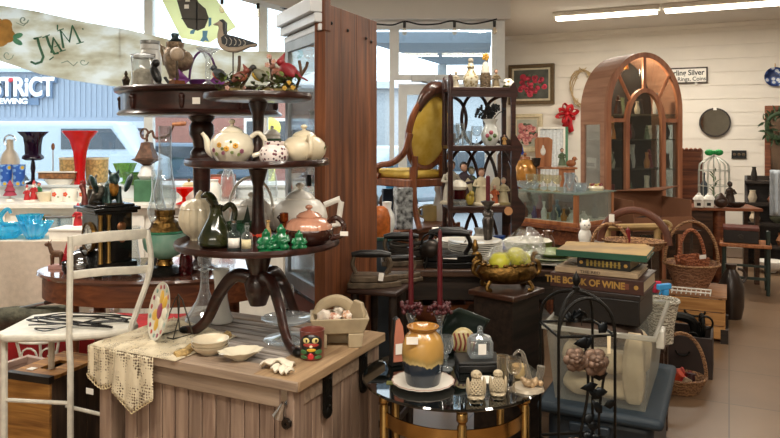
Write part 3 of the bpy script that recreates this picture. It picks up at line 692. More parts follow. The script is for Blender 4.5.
# decanter, vase
t = thing('decanter', 'clear cut-glass decanter with a wide base and square stopper', 'decanter', onchest(.735, .44, .7505))
DEC = G('#eef2f4', .10, .02, .9, '#f2f5f6')
obj('body', MB().lathe([(0, 0), (.078, 0), (.08, .008), (.06, .04), (.034, .08), (.02, .12), (.016, .165), (.017, .2), (.026, .206), (.015, .21)], 24, 0, None, 10, .06), DEC, t)
obj('stopper', MB().lathe([(0, .19), (.013, .2), (.014, .215), (.026, .222), (.03, .25), (.022, .268), (0, .272)], 8), DEC, t)
t = solo('milk_glass_vase', 'tall white milk-glass vase beside the decanter', 'vase', MB().lathe([(0, 0), (.045, 0), (.048, .01), (.034, .05), (.026, .1), (.025, .15), (.032, .2), (.036, .212), (.03, .208), (.022, .15), (0, .12)], 24), K('#eef0ec', .2, 0, .02, coat=.5), onchest(.66, .45, .7505))
t = thing('wine_glass', 'clear stemmed glass behind the cake stand', 'glass', onchest(.40, .52, ZC))
obj('bowl', MB().lathe([(.0, .06), (.02, .07), (.036, .1), (.036, .14), (.032, .155)], 20), CLEAR, t); obj('stem', MB().lathe([(0, 0), (.034, 0), (.03, .004), (.006, .01), (.005, .06)], 16), CLEAR, t)

# ---- crochet runner hanging over the end of the chest
def crochet():
    m = bpy.data.materials.new('crochet_lace'); m.use_nodes = True; nt = m.node_tree; b = nt.nodes['Principled BSDF']
    b.inputs['Base Color'].default_value = lin('#e0d2b4'); b.inputs['Roughness'].default_value = .9
    uv = N(nt, 'ShaderNodeTexCoord'); v = N(nt, 'ShaderNodeTexVoronoi'); v.inputs['Scale'].default_value = 105; v.inputs['Randomness'].default_value = .3
    nt.links.new(uv.outputs['Object'], v.inputs['Vector'])
    n2 = N(nt, 'ShaderNodeTexNoise'); n2.inputs['Scale'].default_value = 16; nt.links.new(uv.outputs['Object'], n2.inputs['Vector'])
    mr = N(nt, 'ShaderNodeMapRange'); mr.inputs['From Min'].default_value = .35; mr.inputs['From Max'].default_value = .75; mr.inputs['To Min'].default_value = .50; mr.inputs['To Max'].default_value = .18
    nt.links.new(n2.outputs['Fac'], mr.inputs['Value'])
    lt_ = N(nt, 'ShaderNodeMath', operation='LESS_THAN'); nt.links.new(v.outputs['Distance'], lt_.inputs[0]); nt.links.new(mr.outputs[0], lt_.inputs[1])
    tr = N(nt, 'ShaderNodeBsdfTransparent'); mx = N(nt, 'ShaderNodeMixShader'); out = nt.nodes['Material Output']
    inv = N(nt, 'ShaderNodeMath', operation='GREATER_THAN'); nt.links.new(v.outputs['Distance'], inv.inputs[0]); nt.links.new(mr.outputs[0], inv.inputs[1])
    # threads run along the cell borders, the cell middles are open
    nt.links.new(lt_.outputs[0], mx.inputs[0]); nt.links.new(b.outputs[0], mx.inputs[1]); nt.links.new(tr.outputs[0], mx.inputs[2]); nt.links.new(mx.outputs[0], out.inputs['Surface'])
    return m
t = thing('crochet_runner', 'cream crocheted lace runner hanging over the front edge of the chest', 'doily', onchest(0, 0, 0), RZ)
CR = crochet()
def lace(nm, fn, nu, nv):
    o = obj(nm, MB().grid(fn, nu, nv), CR, t, solid=.0022); return o
def wav(x): return .004*math.sin(x*40)
lace('flat_lace', lambda u, v: (-.47-.40*u, -.012+.42*v-.1*v*(1-u), .7535+.004*math.sin(u*20)*math.sin(v*13)), 24, 20)
lace('front_flap', lambda u, v: (-.565-.17*u-.02*v*(u-.5), -.014-.006*abs(math.sin(u*9))-.01*v, .7535-(.135+.055*(1-abs(2*u-1)))*v), 20, 14)
lace('corner_flap', lambda u, v: (-.735-.135*u, -.012-.004*math.sin(u*14), .7535-(.10+.035*math.sin(PI*u))*v), 16, 10)
lace('end_flap', lambda u, v: (-.872-.004*math.sin(v*9), .38*u-.012, .7535-(.12+.03*math.sin(u*12))*v), 20, 10)
b = MB().tube(spline([(-.5+.012*math.sin(k*1.7), .02+.03*k, .757+.004*math.sin(k*2.3)) for k in range(10)], 3), .016, 7)
obj('gathered_fringe', b, K('#b89a64', .9, 0, .3, 80, bump=.6, bsc=150), t)
e = MB()
for k in range(15):
    u = k/14; x = -.565-.17*u; z = .7535-(.135+.055*(1-abs(2*u-1))); e.tube(arc(x, z, .008, .010, PI, 2*PI, 6, -.026), .0022, 5)
for k in range(12):
    u = k/11; x = -.735-.135*u; z = .7535-(.10+.035*math.sin(PI*u)); e.tube(arc(x, z, .008, .010, PI, 2*PI, 6, -.014), .0022, 5)
obj('scalloped_edging', e, K('#d6c49c', .9), t)
obj('price_tag', MB().cbox((-.845, -.03, .60), (.034, .002, .02), 0, TM(ry=.0)), CARD, t)
# plate on easel
p0 = onchest(.675, .20, .757)
t = thing('plate_easel', 'grey wire easel holding the painted flower plate', 'easel', p0, -.65)
w = MB().tube([(-.04, -.055, .012), (-.04, -.03, .002), (-.04, .055, .002), (-.015, .028, .13), (.0, .02, .15), (.015, .028, .13), (.04, .055, .002), (.04, -.03, .002), (.04, -.055, .012)], .0028, 6)
w.tube([(-.04, -.03, .002), (-.03, .0, .07), (-.01, .02, .14)], .0024, 6).tube([(.04, -.03, .002), (.03, .0, .07), (.01, .02, .14)], .0024, 6)
obj('wire', w, K('#5d5a52', .4, .8), t)
t = thing('painted_plate', 'plate painted with a large yellow flower standing on a wire easel', 'plate', p0+Vector((-.03, -.03, .098)), -.95)
T = TM(rx=PI/2-.22)
obj('dish', MB().lathe([(0, 0), (.062, 0), (.072, .007), (.104, .014), (.105, .017), (.07, .011), (0, .006)], 36, 0, T), K('#dcd7c4', .25, 0, .05, coat=.4), t)
b = MB()
for k in range(7):
    a = 2*PI*k/7
    b.ball((.048, 0, .010), (.038, .022, .003), 10, 0 if k % 3 else 2, T @ Matrix.Rotation(a, 4, 'Z'))
b.ball((0, 0, .012), (.026, .03, .004), 12, 1, T)
for k in range(16):
    a = 2*PI*k/16; b.ball((.09*math.cos(a), .09*math.sin(a), .0135), (.012, .011, .0025), 7, (3, 1, 4)[k % 3], T)
obj('painted_flower', b, [K('#dcae35', .35), K('#8e2f4a', .35), K('#e6dfc8', .35), K('#7c9a8c', .35), K('#b0483a', .35)], t)
# ================================================================ glazed corner cabinet behind the chest
A, B, C_, D_ = Vector((-.30, 3.0, 0)), Vector((-.076, 3.53, 0)), Vector((-.50, 3.42, 0)), Vector((-.22, 3.86, 0))
t = thing('corner_cabinet', 'tall glazed corner cabinet with a bare brown board back behind the chest', 'cabinet', A)
dAB = (B-A).normalized(); LAB = (B-A).length; aAB = math.atan2(dAB.y, dAB.x)
dAC = (C_-A).normalized(); LAC = (C_-A).length; aAC = math.atan2(dAC.y, dAC.x)
b = MB()
R_ = random.Random(4)
ws = [.045, .13, .165, .14, .095]; x = 0
for wd in ws:
    b.box(x, x+wd-.003, -.012, .008, .02, 2.07, 0, TM(rz=aAB)); x += wd
obj('back_boards', b, PANEL, t, bev=.002)
for x, z in ((.03, 2.0), (.08, 1.99), (.24, 1.98), (.44, 1.97), (.5, 1.96), (.03, .9), (.5, .9)): obj('nail_head', MB().ball((x, -.013, z), .008, 8, 0, TM(rz=aAB)), BLACK, t)
PW = K('#d9dde0', .35, 0, .03, coat=.2)  # bluish white puts the reflected window light into the cornice colour
fr = MB()
for x0, x1, z0, z1 in ((0, .04, .78, 1.95), (LAC-.04, LAC, .78, 1.95), (0, LAC, 1.9, 1.95), (0, LAC, .78, .84)): fr.box(x0, x1, -.012, .012, z0, z1, 0, TM(rz=aAC))
d = obj('door', fr, K('#9aa0a4', .35, .3), t)
obj('pane', MB().box(.04, LAC-.04, -.003, .003, .84, 1.9, 0, TM(rz=aAC)), G('#eef3f4', 0, .02, .5), d)
obj('latch', MB().cbox((.1, .018, 1.3), (.02, .02, .05), 0, TM(rz=aAC)), BLACK, d)
b = MB().box(-.01, .03, -.03, .02, .02, 2.07, 0, TM(rz=aAB))
obj('corner_post', b, PANEL, t)
DC, DB, DD = C_-A, B-A, D_-A
b = MB().prism([(0, 0), (DB.x, DB.y), (DD.x, DD.y), (DC.x, DC.y)], 1.95, 1.985).prism([(-.02, -.02), (DB.x+.0, DB.y+.0), (DD.x, DD.y+.02), (DC.x-.03, DC.y)], 1.985, 2.075)
obj('top', b, WALN, t)
cr = MB()
for k, (z0, z1, o_) in enumerate(((1.945, 1.975, .015), (1.98, 2.02, .035), (2.022, 2.085, .055))): cr.box(-.03, LAC+.015, .0, o_, z0, z1, 0, TM(rz=aAC))
obj('cornice', cr, PW, t, bev=.004)
obj('cornice_end', MB().box(-.02, .035, -.035, .012, 1.945, 2.085, 0, TM(rz=aAB)), PANEL, t, bev=.004)
b = MB()
for z in (.76, 1.15, 1.52): b.prism([(.01, .03), (DB.x-.02, DB.y), (DD.x, DD.y-.02), (DC.x+.02, DC.y)], z, z+.02)
obj('shelf', b, WALN, t)
b = MB().box(0, LAC, -.02, .02, .70, .77, 0, TM(rz=aAC)).box(.0, .04, -.02, .02, .0, .7, 0, TM(rz=aAC)).box(LAC-.04, LAC, -.02, .02, 0, .7, 0, TM(rz=aAC)).box(.2, .22, -.015, .015, 0, .7, 0, TM(rz=aAC))
obj('lower_frame', b, K('#4b3b33', .4), t)
b = MB()
for p, q in ((DC, DD), (DD, DB)):
    v = (q-p); a = math.atan2(v.y, v.x); b.box(0, v.length, -.01, .01, .02, 1.95, 0, Matrix.Translation(p) @ TM(rz=a))
obj('rear_panel', b, G('#e8eef0', .06, .05, .4), t)
for k, (lab_, px, Y, z, hx, r, h) in enumerate((('white cup on the upper shelf of the corner cabinet', -.36, 3.42, 1.54, '#e6e4de', .035, .08), ('pink-rimmed bowl on the middle shelf of the corner cabinet', -.33, 3.4, 1.17, '#c9a7a0', .05, .05), ('silver dish on the lowest shelf of the corner cabinet', -.33, 3.38, .78, '#a9abac', .06, .06), ('white jar on the middle shelf of the corner cabinet', -.25, 3.55, 1.17, '#dcdcd6', .04, .12))):
    solo('dish' if h < .07 else 'jar', lab_, 'dish' if h < .07 else 'jar', MB().lathe(bowlp(r, h), 18), K(hx, .3), (px, Y, z))

# ================================================================ oval table with clock and lamp
OC = Vector((-1.2, 3.6, 0)); ZO = .815
t = thing('oval_table', 'oval wooden table with a reddish apron behind the white metal chair', 'table', OC)
obj('top', MB().lathe([(0, -.025), (.97, -.025), (1, -.012), (.99, 0), (0, 0)], 64, 0, TM(0, 0, ZO), sx=.6, sy=.33), K('#6d4a3c', .15, 0, .12, 6, coat=.5), t)
obj('apron', MB().lathe([(.93, -.13), (.95, -.13), (.95, -.025), (.93, -.025)], 64, 0, TM(0, 0, ZO), sx=.6, sy=.33), OAKR, t)
for x, y in ((-.36, -.16), (.36, -.16), (-.36, .16), (.36, .16)): obj('leg', MB().lathe([(0, 0), (.02, 0), (.03, .1), (.022, .3), (.032, .5), (.03, ZO-.1), (0, ZO-.1)], 12, 0, TM(x, y)), OAKR, t)
UC = Vector((-.955, 3.55, ZO))
t = thing('pedestal_table', 'dark round drum-top pedestal table raised on the oval table', 'table', UC)
H_ = .915
obj('top', MB().lathe([(0, H_-.03), (.4, H_-.03), (.415, H_-.02), (.418, H_-.008), (.41, H_), (0, H_)], 56), MAHOG, t)
ap = obj('drum', MB().lathe([(.0, H_-.135), (.395, H_-.135), (.405, H_-.128), (.395, H_-.115), (.385, H_-.11), (.385, H_-.03)], 56), MAHOG, t)
b = MB()
for a in range(0, 360, 40):
    q = math.radians(a-128); b.ball((.39*math.cos(q), .39*math.sin(q), H_-.075), (.012, .012, .035), 8).ball((.392*math.cos(q), .392*math.sin(q), H_-.052), .014, 8)
obj('carved_drop', b, MAHOG, ap)
obj('column', MB().lathe([(0, 0), (.08, 0), (.08, .015), (.05, .03), (.035, .06), (.05, .1), (.058, .18), (.055, .26), (.04, .31), (.036, .33), (.05, .34), (.05, .355), (.038, .37), (.042, .42), (.044, .55), (.056, .565), (.056, .6), (.04, .62), (.046, .66), (.062, .69), (.062, .73), (.05, .75), (.066, .77), (.066, .785), (0, .785)], 24), MAHOG, t)
obj('price_tag', MB().cbox((.08, -.389, H_-.075), (.035, .003, .03), 0, TM(rz=.0)), CARD, t)
ZU = ZO+H_
# things on the raised table
solo('finial_figurine', 'tiny dark metal figure at the far edge of the raised table', 'figurine', MB().lathe([(0, 0), (.02, 0), (.012, .01), (.016, .03), (.02, .045), (.012, .06), (.006, .066), (.009, .075), (.004, .09), (0, .092)], 14), BRONZE, at(126, 3.5, ZU))
t = thing('glass_jar', 'clear glass storage jar with a metal clip lid on the raised table', 'jar', at(143, 3.4, ZU))
obj('body', MB().lathe([(0, 0), (.05, 0), (.054, .01), (.054, .12), (.046, .135), (.046, .142)], 24), G('#eaf0f0', .12, bodycol='#e9e4da'), t)
obj('contents', MB().lathe([(0, .004), (.046, .004), (.046, .075), (.03, .09), (0, .085)], 20), K('#c4b8a8', .8, 0, .25, 40), t)
l = obj('lid', MB().lathe([(.048, .142), (.052, .144), (.052, .156), (.03, .164), (0, .165)], 22), K('#cfd4d6', .25, .4), t)
obj('clip', MB().tube([(-.054, 0, .12), (-.058, 0, .16), (0, -.0, .168), (.058, 0, .16), (.054, 0, .12)], .003, 6), CHROME, l)
t = thing('ceramic_canister', 'tall greyish white ceramic canister behind the bronze urn', 'canister', at(150, 3.72, ZU))
obj('body', MB().lathe([(0, 0), (.055, 0), (.058, .02), (.058, .19), (.045, .22), (.05, .225), (.05, .25), (0, .25)], 22), K('#c9cac6', .35, 0, .05), t)
obj('lid', MB().lathe([(.045, .25), (.05, .255), (.05, .27), (0, .275)], 18), K('#8e8f8c', .4, .5), t)
t = thing('bronze_urn', 'dark bronze embossed urn with a curved spout on the raised table', 'urn', at(175, 3.5, ZU), -.15)
BU = K('#84705a', .45, .4, .4, 40, bump=.7, bsc=90)
obj('body', MB().lathe([(0, 0), (.05, 0), (.05, .012), (.035, .03), (.026, .05), (.032, .07), (.052, .12), (.057, .16), (.05, .195), (.04, .205), (.044, .215), (.044, .232), (.032, .235), (0, .235)], 24), BU, t)
obj('spout_bowl', MB().ball((.05, -.01, .14), (.05, .04, .052), 14).tube([(-.05, 0, .2), (-.075, 0, .22), (-.07, 0, .19), (-.055, 0, .12)], .008, 7), BU, t)
obj('cap', MB().lathe([(.03, .234), (.036, .24), (.03, .25), (.016, .255), (.02, .27), (.018, .278), (0, .278)], 18), K('#43545c', .3, .8), t)
t = thing('carved_bird', 'small black carved bird standing before the bronze urn', 'figurine', at(161, 3.28, ZU), 2.9)
bd = MB().ball((0, 0, .06), (.022, .02, .05), 12, 0, TM(ry=.45)).ball((.028, 0, .108), .02, 10).tube([(.04, 0, .108), (.062, 0, .1)], [.007, .002], 6).tube([(-.02, 0, .04), (-.05, 0, .0)], [.014, .01], 7, flat=.5).lathe([(0, 0), (.025, 0), (.025, .008), (0, .012)], 12)
obj('body', bd, BLACK, t, rem=.0035)
t = thing('globe_finial', 'pale stone ball on a thin rod with a copper foot before the bronze urn', 'ornament', at(177, 3.22, ZU))
obj('rod', MB().lathe([(0, .01), (.006, .01), (.006, .12), (0, .12)], 8), BRONZE, t); obj('ball', MB().ball((0, 0, .142), .032, 16), K('#b9a690', .5, 0, .2, 30), t); obj('foot', MB().lathe([(0, 0), (.04, 0), (.036, .02), (0, .022)], 4), COPPER, t)
t = thing('ribbon_basket', 'small hoop-handled basket tied with purple ribbon behind the glass candlestick', 'basket', at(203, 3.5, ZU))
PUR = K('#5c2a66', .4, 0, .15)
obj('bowl', MB().lathe([(0, 0), (.05, 0), (.07, .04), (.066, .045), (.045, .01), (0, .008)], 20), PUR, t)
obj('handle', MB().tube(arc(0, .04, .068, .15, 0, PI, 16), .006, 6), PUR, t)
for s in (-1, 1):
    b = MB()
    for k in range(3): b.add([(s*.05, -.05, .04), (s*(.105+.02*k), -.06, .095-.045*k), (s*(.10+.02*k), -.05, .035-.035*k)], [(0, 1, 2)])
    obj('ribbon_bow', b, K('#8b4a96', .4), t, solid=.004)
t = thing('glass_candlestick', 'clear glass candlestick with a wide flared top on the raised table', 'candlestick', at(208, 3.25, ZU))
obj('body', MB().lathe([(0, 0), (.034, 0), (.03, .006), (.01, .02), (.013, .05), (.011, .12), (.022, .145), (.052, .168), (.054, .173), (.02, .158), (0, .15)], 20), CLEAR, t)
# shorebird decoy on a rod
t = thing('shorebird_decoy', 'painted wooden shorebird with black barred wing standing on a thin rod', 'decoy', at(232, 3.25, ZU))
F = Matrix(((1, 0, 0, 0), (0, 0, 1, 0), (0, 1, 0, 0), (0, 0, 0, 1)))
sc = 3.25/700
def pxp(pts): return [((x-232)*sc, (88-y)*sc) for x, y in pts]
z0 = ZU-1.5-(135-88)*sc
body = [(x, z-z0*1) for x, z in pxp([(213, 25), (218, 22.5), (220.5, 20.5), (224, 20), (226, 22.5), (225.5, 29), (226.5, 34.5), (232, 36), (240, 39), (249, 42.5), (257, 44), (257, 46.5), (249, 47.5), (243, 50.5), (236, 52.5), (228, 52), (221, 48.5), (217.8, 42), (218, 34), (219.5, 28), (218, 25.2)])]
obj('body', MB().prism(body, -.018, .018, 0, F), K('#a99a88', .6, 0, .12, 20), t, bev=.006)
wing = [(x, z-z0) for x, z in pxp([(222, 38), (226, 35), (234, 36.3), (245, 39.5), (257.5, 43.8), (248, 45.5), (238, 47.5), (229, 47.5), (223, 44)])]
cap_ = [(x, z-z0) for x, z in pxp([(220, 20.7), (223.8, 19.8), (226.3, 22.5), (226, 29), (227, 35), (224.6, 35), (223.6, 29), (223.5, 23.5)])]
obj('wing', MB().prism(wing, -.021, .021, 0, F).prism(cap_, -.0195, .0195, 0, F), K('#20262c', .5, 0, .2), t)
b = MB()
for k in range(5):
    x = 226+k*4.6; q = [(a, zz-z0) for a, zz in pxp([(x, 37.5+k*.8), (x+2, 40+k*.8), (x+1.6, 44+k*.4), (x-.2, 46)])]
    b.tube([(p[0], -.0215, p[1]) for p in q], .002, 5)
obj('wing_bars', b, K('#b9b4a8', .5), t)
obj('rod', MB().tube([(0.005, 0, .012), (0.005, 0, (88-51)*sc-z0)], .0035, 6).lathe([(0, 0), (.04, 0), (.036, .012), (0, .014)], 16), K('#54402f', .5), t)

# black marble clock and its statues
ck = at(107, 3.5, ZO)
t = thing('mantel_clock', 'black marble mantel clock with gilt columns and a lion ring ornament on the oval table', 'clock', ck, -.80)
MAR = K('#131414', .12, 0, .5, 8, coat=.5)
obj('case', MB().box(-.10, .10, -.085, .085, .06, .30), MAR, t, bev=.003)
obj('plinth', MB().box(-.145, .145, -.115, .115, .012, .035).box(-.125, .125, -.10, .10, .035, .062), MAR, t, bev=.003)
for x in (-.12, .12):
    for y in (-.09, .09): obj('foot', MB().lathe([(0, 0), (.016, 0), (.02, .012), (0, .013)], 10, 0, TM(x, y)), BRONZE, t)
obj('cornice', MB().box(-.12, .12, -.105, .105, .30, .315).box(-.135, .135, -.115, .115, .315, .332).box(-.11, .11, -.095, .095, .332, .345), MAR, t, bev=.003)
dl = obj('dial', MB().lathe([(0, 0), (.062, 0), (.062, .006), (0, .006)], 32, 0, TM(0, -.086, .185, rx=PI/2)), K('#dfe2dc', .3), t)
obj('bezel', MB().lathe([(.06, 0), (.075, 0), (.07, .014), (.06, .012)], 32, 0, TM(0, -.085, .185, rx=PI/2)), GOLDA, dl)
h = MB().cbox((0, -.094, .205), (.004, .002, .045)).cbox((.014, -.094, .185), (.032, .002, .005))
for k in range(12): h.cbox((.05*math.sin(k*PI/6), -.0935, .185+.05*math.cos(k*PI/6)), (.004, .002, .01))
obj('hand', h, BLACK, dl)
for y in (-.075, -.035): obj('gilt_column', MB().lathe([(0, .064), (.012, .064), (.009, .075), (.009, .28), (.013, .298), (0, .298)], 12, 0, TM(.108, y)), K('#b89355', .35, .9, .2), t)
li = obj('lion_mount', MB().ball((.102, .03, .235), (.012, .024, .024), 10), K('#9a6a4a', .35, .9, .3), t)
obj('ring', MB().lathe([(.012, 0), (.018, .004), (.022, 0), (.018, -.004), (.012, 0)], 14, 0, TM(.112, .03, .19, ry=PI/2, s=(1.6, 1, 1))), K('#9a6a4a', .35, .9, .3), li)
def beast(label, loc, rz, m, m2, wings, s=1):
    t = thing('animal_statue', label, 'statue', loc, rz)
    b = MB().ball((0, 0, .06), (.04, .028, .045), 12, 0, TM(ry=-.4, s=s)).ball((.035, 0, .105), (.028, .022, .025), 12, 0, TM(s=s)).tube([(.05, 0, .1), (.075, 0, .088)], [.016, .008], 8, 0, TM(s=s))
    for q in (-1, 1):
        b.tube([(.02, q*.018, .07), (.03, q*.02, .03), (.035, q*.02, 0)], [.014, .011, .012], 7, 0, TM(s=s)).tube([(-.03, q*.02, .05), (-.015, q*.028, .02), (.005, q*.028, 0)], [.02, .014, .012], 7, 0, TM(s=s))
        b.tube([(.03, q*.014, .125), (.026, q*.02, .142)], [.008, .003], 6, 0, TM(s=s))
    obj('body', b, m, t, rem=.004)
    if wings:
        for q in (-1, 1): obj('wing', MB().ball((-.02, q*.036, .10), (.03, .012, .042), 10, 0, TM(s=s) @ TM(rx=-q*.35)), m, t)
    obj('chest_patch', MB().ball((.03, 0, .065), (.022, .02, .035), 10, 0, TM(s=s)), m2, t)
    obj('base', MB().cbox((0, 0, .003), (.10*s, .07*s, .006)), BRONZE, t)
    return t
DKG = K('#2c4440', .35, .4, .6, 30, bump=.4); SILV = K('#6e6a60', .4, .6, .4, 40, bump=.4); ORG = K('#a8742c', .4, .4, .4, 50)
beast('dark bronze winged animal statue with golden breast on top of the black clock', Vector((ck.x+.035, ck.y-.02, ZO+.3455)), -1.0, DKG, ORG, True, 1.2)
beast('greyish bronze crouching animal statue on the clock beside the winged one', Vector((ck.x-.055, ck.y+.0, ZO+.3455)), 2.5, SILV, ORG, False, 1.0)
t = thing('rooster_statue', 'reddish bronze rooster head ornament at the edge of the black clock', 'statue', Vector((ck.x-.075, ck.y-.085, ZO+.3455)), 2.6)
obj('body', MB().tube(spline([(0, 0, 0), (.0, 0, .04), (.01, 0, .075)], 4), [.02, .017, .015, .014, .013, .012, .012, .013, .014], 9).ball((.016, 0, .088), .017, 10).tube([(.03, 0, .088), (.046, 0, .082)], [.006, .002], 6), K('#8b4a44', .4, .4, .3), t, rem=.004)
obj('comb', MB().prism([(.0, .1), (.03, .1), (.03, .115), (.02, .11), (.014, .12), (.006, .11), (-.002, .116)], -.004, .004, 0, F), K('#a03a34', .5), t)

# oil lamps
t = thing('oil_lamp', 'oil lamp with sea-green glass bowl, brass collar and tall clear chimney', 'lamp', at(165, 3.44, ZO)); t.scale = (1.06, 1.06, 1.1)
obj('foot', MB().lathe([(0, 0), (.085, 0), (.088, .012), (.07, .022), (.06, .034), (.03, .04), (0, .04)], 24, 0, None, 8, .1), K('#2a2622', .4, .7, .4, 30, bump=.5), t)
obj('stem', MB().lathe([(.03, .04), (.04, .045), (.034, .06), (.036, .07), (.028, .075)], 20), BRASS, t)
obj('bowl', MB().lathe([(0, .07), (.035, .074), (.07, .09), (.093, .12), (.1, .155), (.098, .17), (.09, .19), (.082, .192), (0, .19)], 32), K('#86c0a8', .18, 0, .12, 8, coat=.6, hex2='#cbe4d6', trans=.25), t)
obj('bowl_rim', MB().lathe([(.092, .187), (.099, .192), (.094, .199), (.085, .197)], 32), K('#2f7a58', .2, coat=.5), t)
bu = obj('burner', MB().lathe([(.082, .195), (.076, .205), (.065, .215), (.06, .235), (.045, .245), (.04, .262), (.046, .266), (.046, .29), (.036, .292), (0, .29)], 28, 0, None, 14, .06), GOLDA, t)
obj('wick_knob', MB().tube([(.04, 0, .255), (.07, 0, .255)], .003, 6).lathe([(0, -.003), (.012, -.003), (.012, .003), (0, .003)], 12, 0, TM(.073, 0, .255, ry=PI/2)), BRASS, bu)
obj('chimney', MB().lathe([(.038, .285), (.042, .3), (.052, .34), (.05, .38), (.036, .44), (.029, .50), (.0285, .66), (.03, .663)], 24), G('#f0f5f6', .08, .02, .95, '#f2f6f8'), t)
t = thing('oil_lamp', 'second oil lamp behind the green one with a bulging clear chimney and dark base', 'lamp', at(157, 3.72, ZO))
obj('foot', MB().lathe([(0, 0), (.06, 0), (.05, .02), (.02, .04), (.02, .08), (.05, .11), (.055, .14), (.04, .17), (0, .17)], 20), K('#2b2c2b', .4, .5), t)
obj('burner', MB().lathe([(.03, .17), (.034, .19), (.03, .22), (0, .22)], 18), BRASS, t)
obj('chimney', MB().lathe([(.03, .215), (.048, .26), (.05, .29), (.035, .34), (.028, .38), (.028, .5)], 22), G('#f0f5f6', .08, .02, .95, '#f2f6f8'), t)
solo('etched_vase', 'clear etched glass vase behind the black clock', 'vase', MB().lathe([(0, 0), (.045, 0), (.05, .02), (.038, .1), (.036, .14), (.05, .2), (.052, .205)], 22, 0, None, 10, .05), G('#eef3f3', .1, .05, .6, '#e6ebea'), at(131, 3.66, ZO))
t = thing('chrome_pot', 'round chrome pot with a domed lid at the front of the oval table', 'pot', at(81, 3.42, ZO))
obj('body', MB().lathe([(0, 0), (.03, 0), (.058, .02), (.068, .05), (.062, .075), (.058, .08)], 26), K('#8d8f92', .1, 1, .05), t)
l = obj('lid', MB().lathe([(.06, .08), (.058, .09), (.04, .115), (.015, .125), (0, .126)], 26), K('#8d8f92', .1, 1, .05), t); obj('knob', MB().ball((0, 0, .132), .008, 10), BLACK, l)
solo('chrome_cup', 'small dark chrome cup beside the round chrome pot', 'cup', MB().lathe([(0, 0), (.028, 0), (.038, .02), (.038, .055), (.032, .06), (.03, .02), (0, .01)], 18), K('#55565a', .15, 1, .1), at(70, 3.48, ZO))
t = thing('bottle_brush_tree', 'little red bottle-brush tree on the end of the oval table', 'ornament', at(67, 3.62, ZO))
obj('bristles', MB().lathe([(0, .02)]+[(r, z) for k in range(12) for r, z in ((.032*(1-k/12)+.003, .022+k*.0085), (.026*(1-k/12)+.001, .027+k*.0085))]+[(0, .135)], 16), K('#b8202e', .8, 0, .2, 90), t); obj('stand', MB().lathe([(0, 0), (.02, 0), (.018, .012), (.004, .014), (.004, .024), (0, .024)], 14), K('#c9c6c0', .5), t)
t = thing('deer_figurine', 'brown deer figurine on a pink base beside the red bottle-brush tree', 'figurine', at(57, 3.60, ZO), PI)
b = MB().ball((0, 0, .075), (.034, .017, .02), 12).tube([(.025, 0, .08), (.038, 0, .115)], [.013, .01], 8).ball((.046, 0, .122), (.02, .011, .012), 10, 0, TM())
for x in (-.022, .024):
    for y in (-.01, .01): b.tube([(x, y, .07), (x, y, .018)], [.008, .005], 6)
for q in (-1, 1): b.tube([(.04, q*.007, .13), (.035, q*.018, .145)], [.004, .002], 5)
obj('body', b, K('#6a4a34', .6, 0, .2, 50), t, rem=.003); obj('base', MB().lathe([(0, 0), (.045, 0), (.045, .014), (.04, .018), (0, .018)], 20, sy=.6), K('#c99a92', .6), t)
solo('red_glass_jar', 'dark ruby glass jar beside the foot of the green oil lamp', 'jar', MB().lathe([(0, 0), (.03, 0), (.034, .03), (.03, .09), (.02, .12), (.03, .13)], 18), G('#7a1420', .35, bodycol='#6a1220'), at(186, 3.42, ZO))

# ================================================================ white metal chair with cables on its seat
t = thing('metal_chair', 'cream-white metal ladder-back chair with black cables on its seat', 'chair', (0, 0, 0))
NB, NT = Vector((-1.255, 2.76, .70)), Vector((-1.262, 2.765, 1.10)); FB, FT = Vector((-1.05, 2.83, .70)), Vector((-1.02, 2.94, 1.10))
seat = [(-1.56, 2.76), (-1.50, 2.725), (-1.28, 2.735), (-1.13, 2.775), (-1.055, 2.83), (-1.05, 2.92), (-1.1, 3.02), (-1.2, 3.08), (-1.45, 3.1), (-1.56, 3.05)]
obj('seat', MB().prism(seat, .69, .718), CHAIRW, t, bev=.01)
obj('back_post', MB().tube([(-1.25, 2.738, 0), (-1.25, 2.738, .6), NB-Vector((0, .022, 0)), NT], .0125, 8), CHAIRW, t)
obj('back_post', MB().tube(spline([(-1.03, 2.86, 0), (-1.045, 2.85, .5), (-1.05, 2.835, .70), (-1.035, 2.86, .78), (-.995, 2.91, .95), FT], 5), .0125, 8), CHAIRW, t)
for z0, z1, w_ in ((1.08, 1.088, .021), (.945, .94, .016)):
    a_ = Vector((-1.26, 2.765, z0)); e_ = Vector((-1.02 if z0 > 1 else -1.0, 2.93, z1+.008))
    obj('back_rail', MB().grid(lambda u, v: tuple(a_.lerp(e_, u)+Vector((.02*math.sin(PI*u), -.02*math.sin(PI*u), (v-.5)*2*w_+.006*math.sin(PI*u*1.5)))), 14, 2), CHAIRW, t, solid=.012, bev=.003)
obj('front_leg', MB().tube([(-1.53, 2.775, .7), (-1.53, 2.775, 0)], .014, 8), CHAIRW, t)
obj('front_leg', MB().tube([(-1.48, 3.06, .7), (-1.48, 3.06, 0)], .014, 8), CHAIRW, t)
obj('stretcher', MB().tube([(-1.53, 2.775, .45), (-1.25, 2.74, .45)], .008, 7), CHAIRW, t)
obj('stretcher', MB().tube([(-1.48, 3.06, .33), (-1.04, 2.85, .33)], .008, 7), CHAIRW, t)
R_ = random.Random(11)
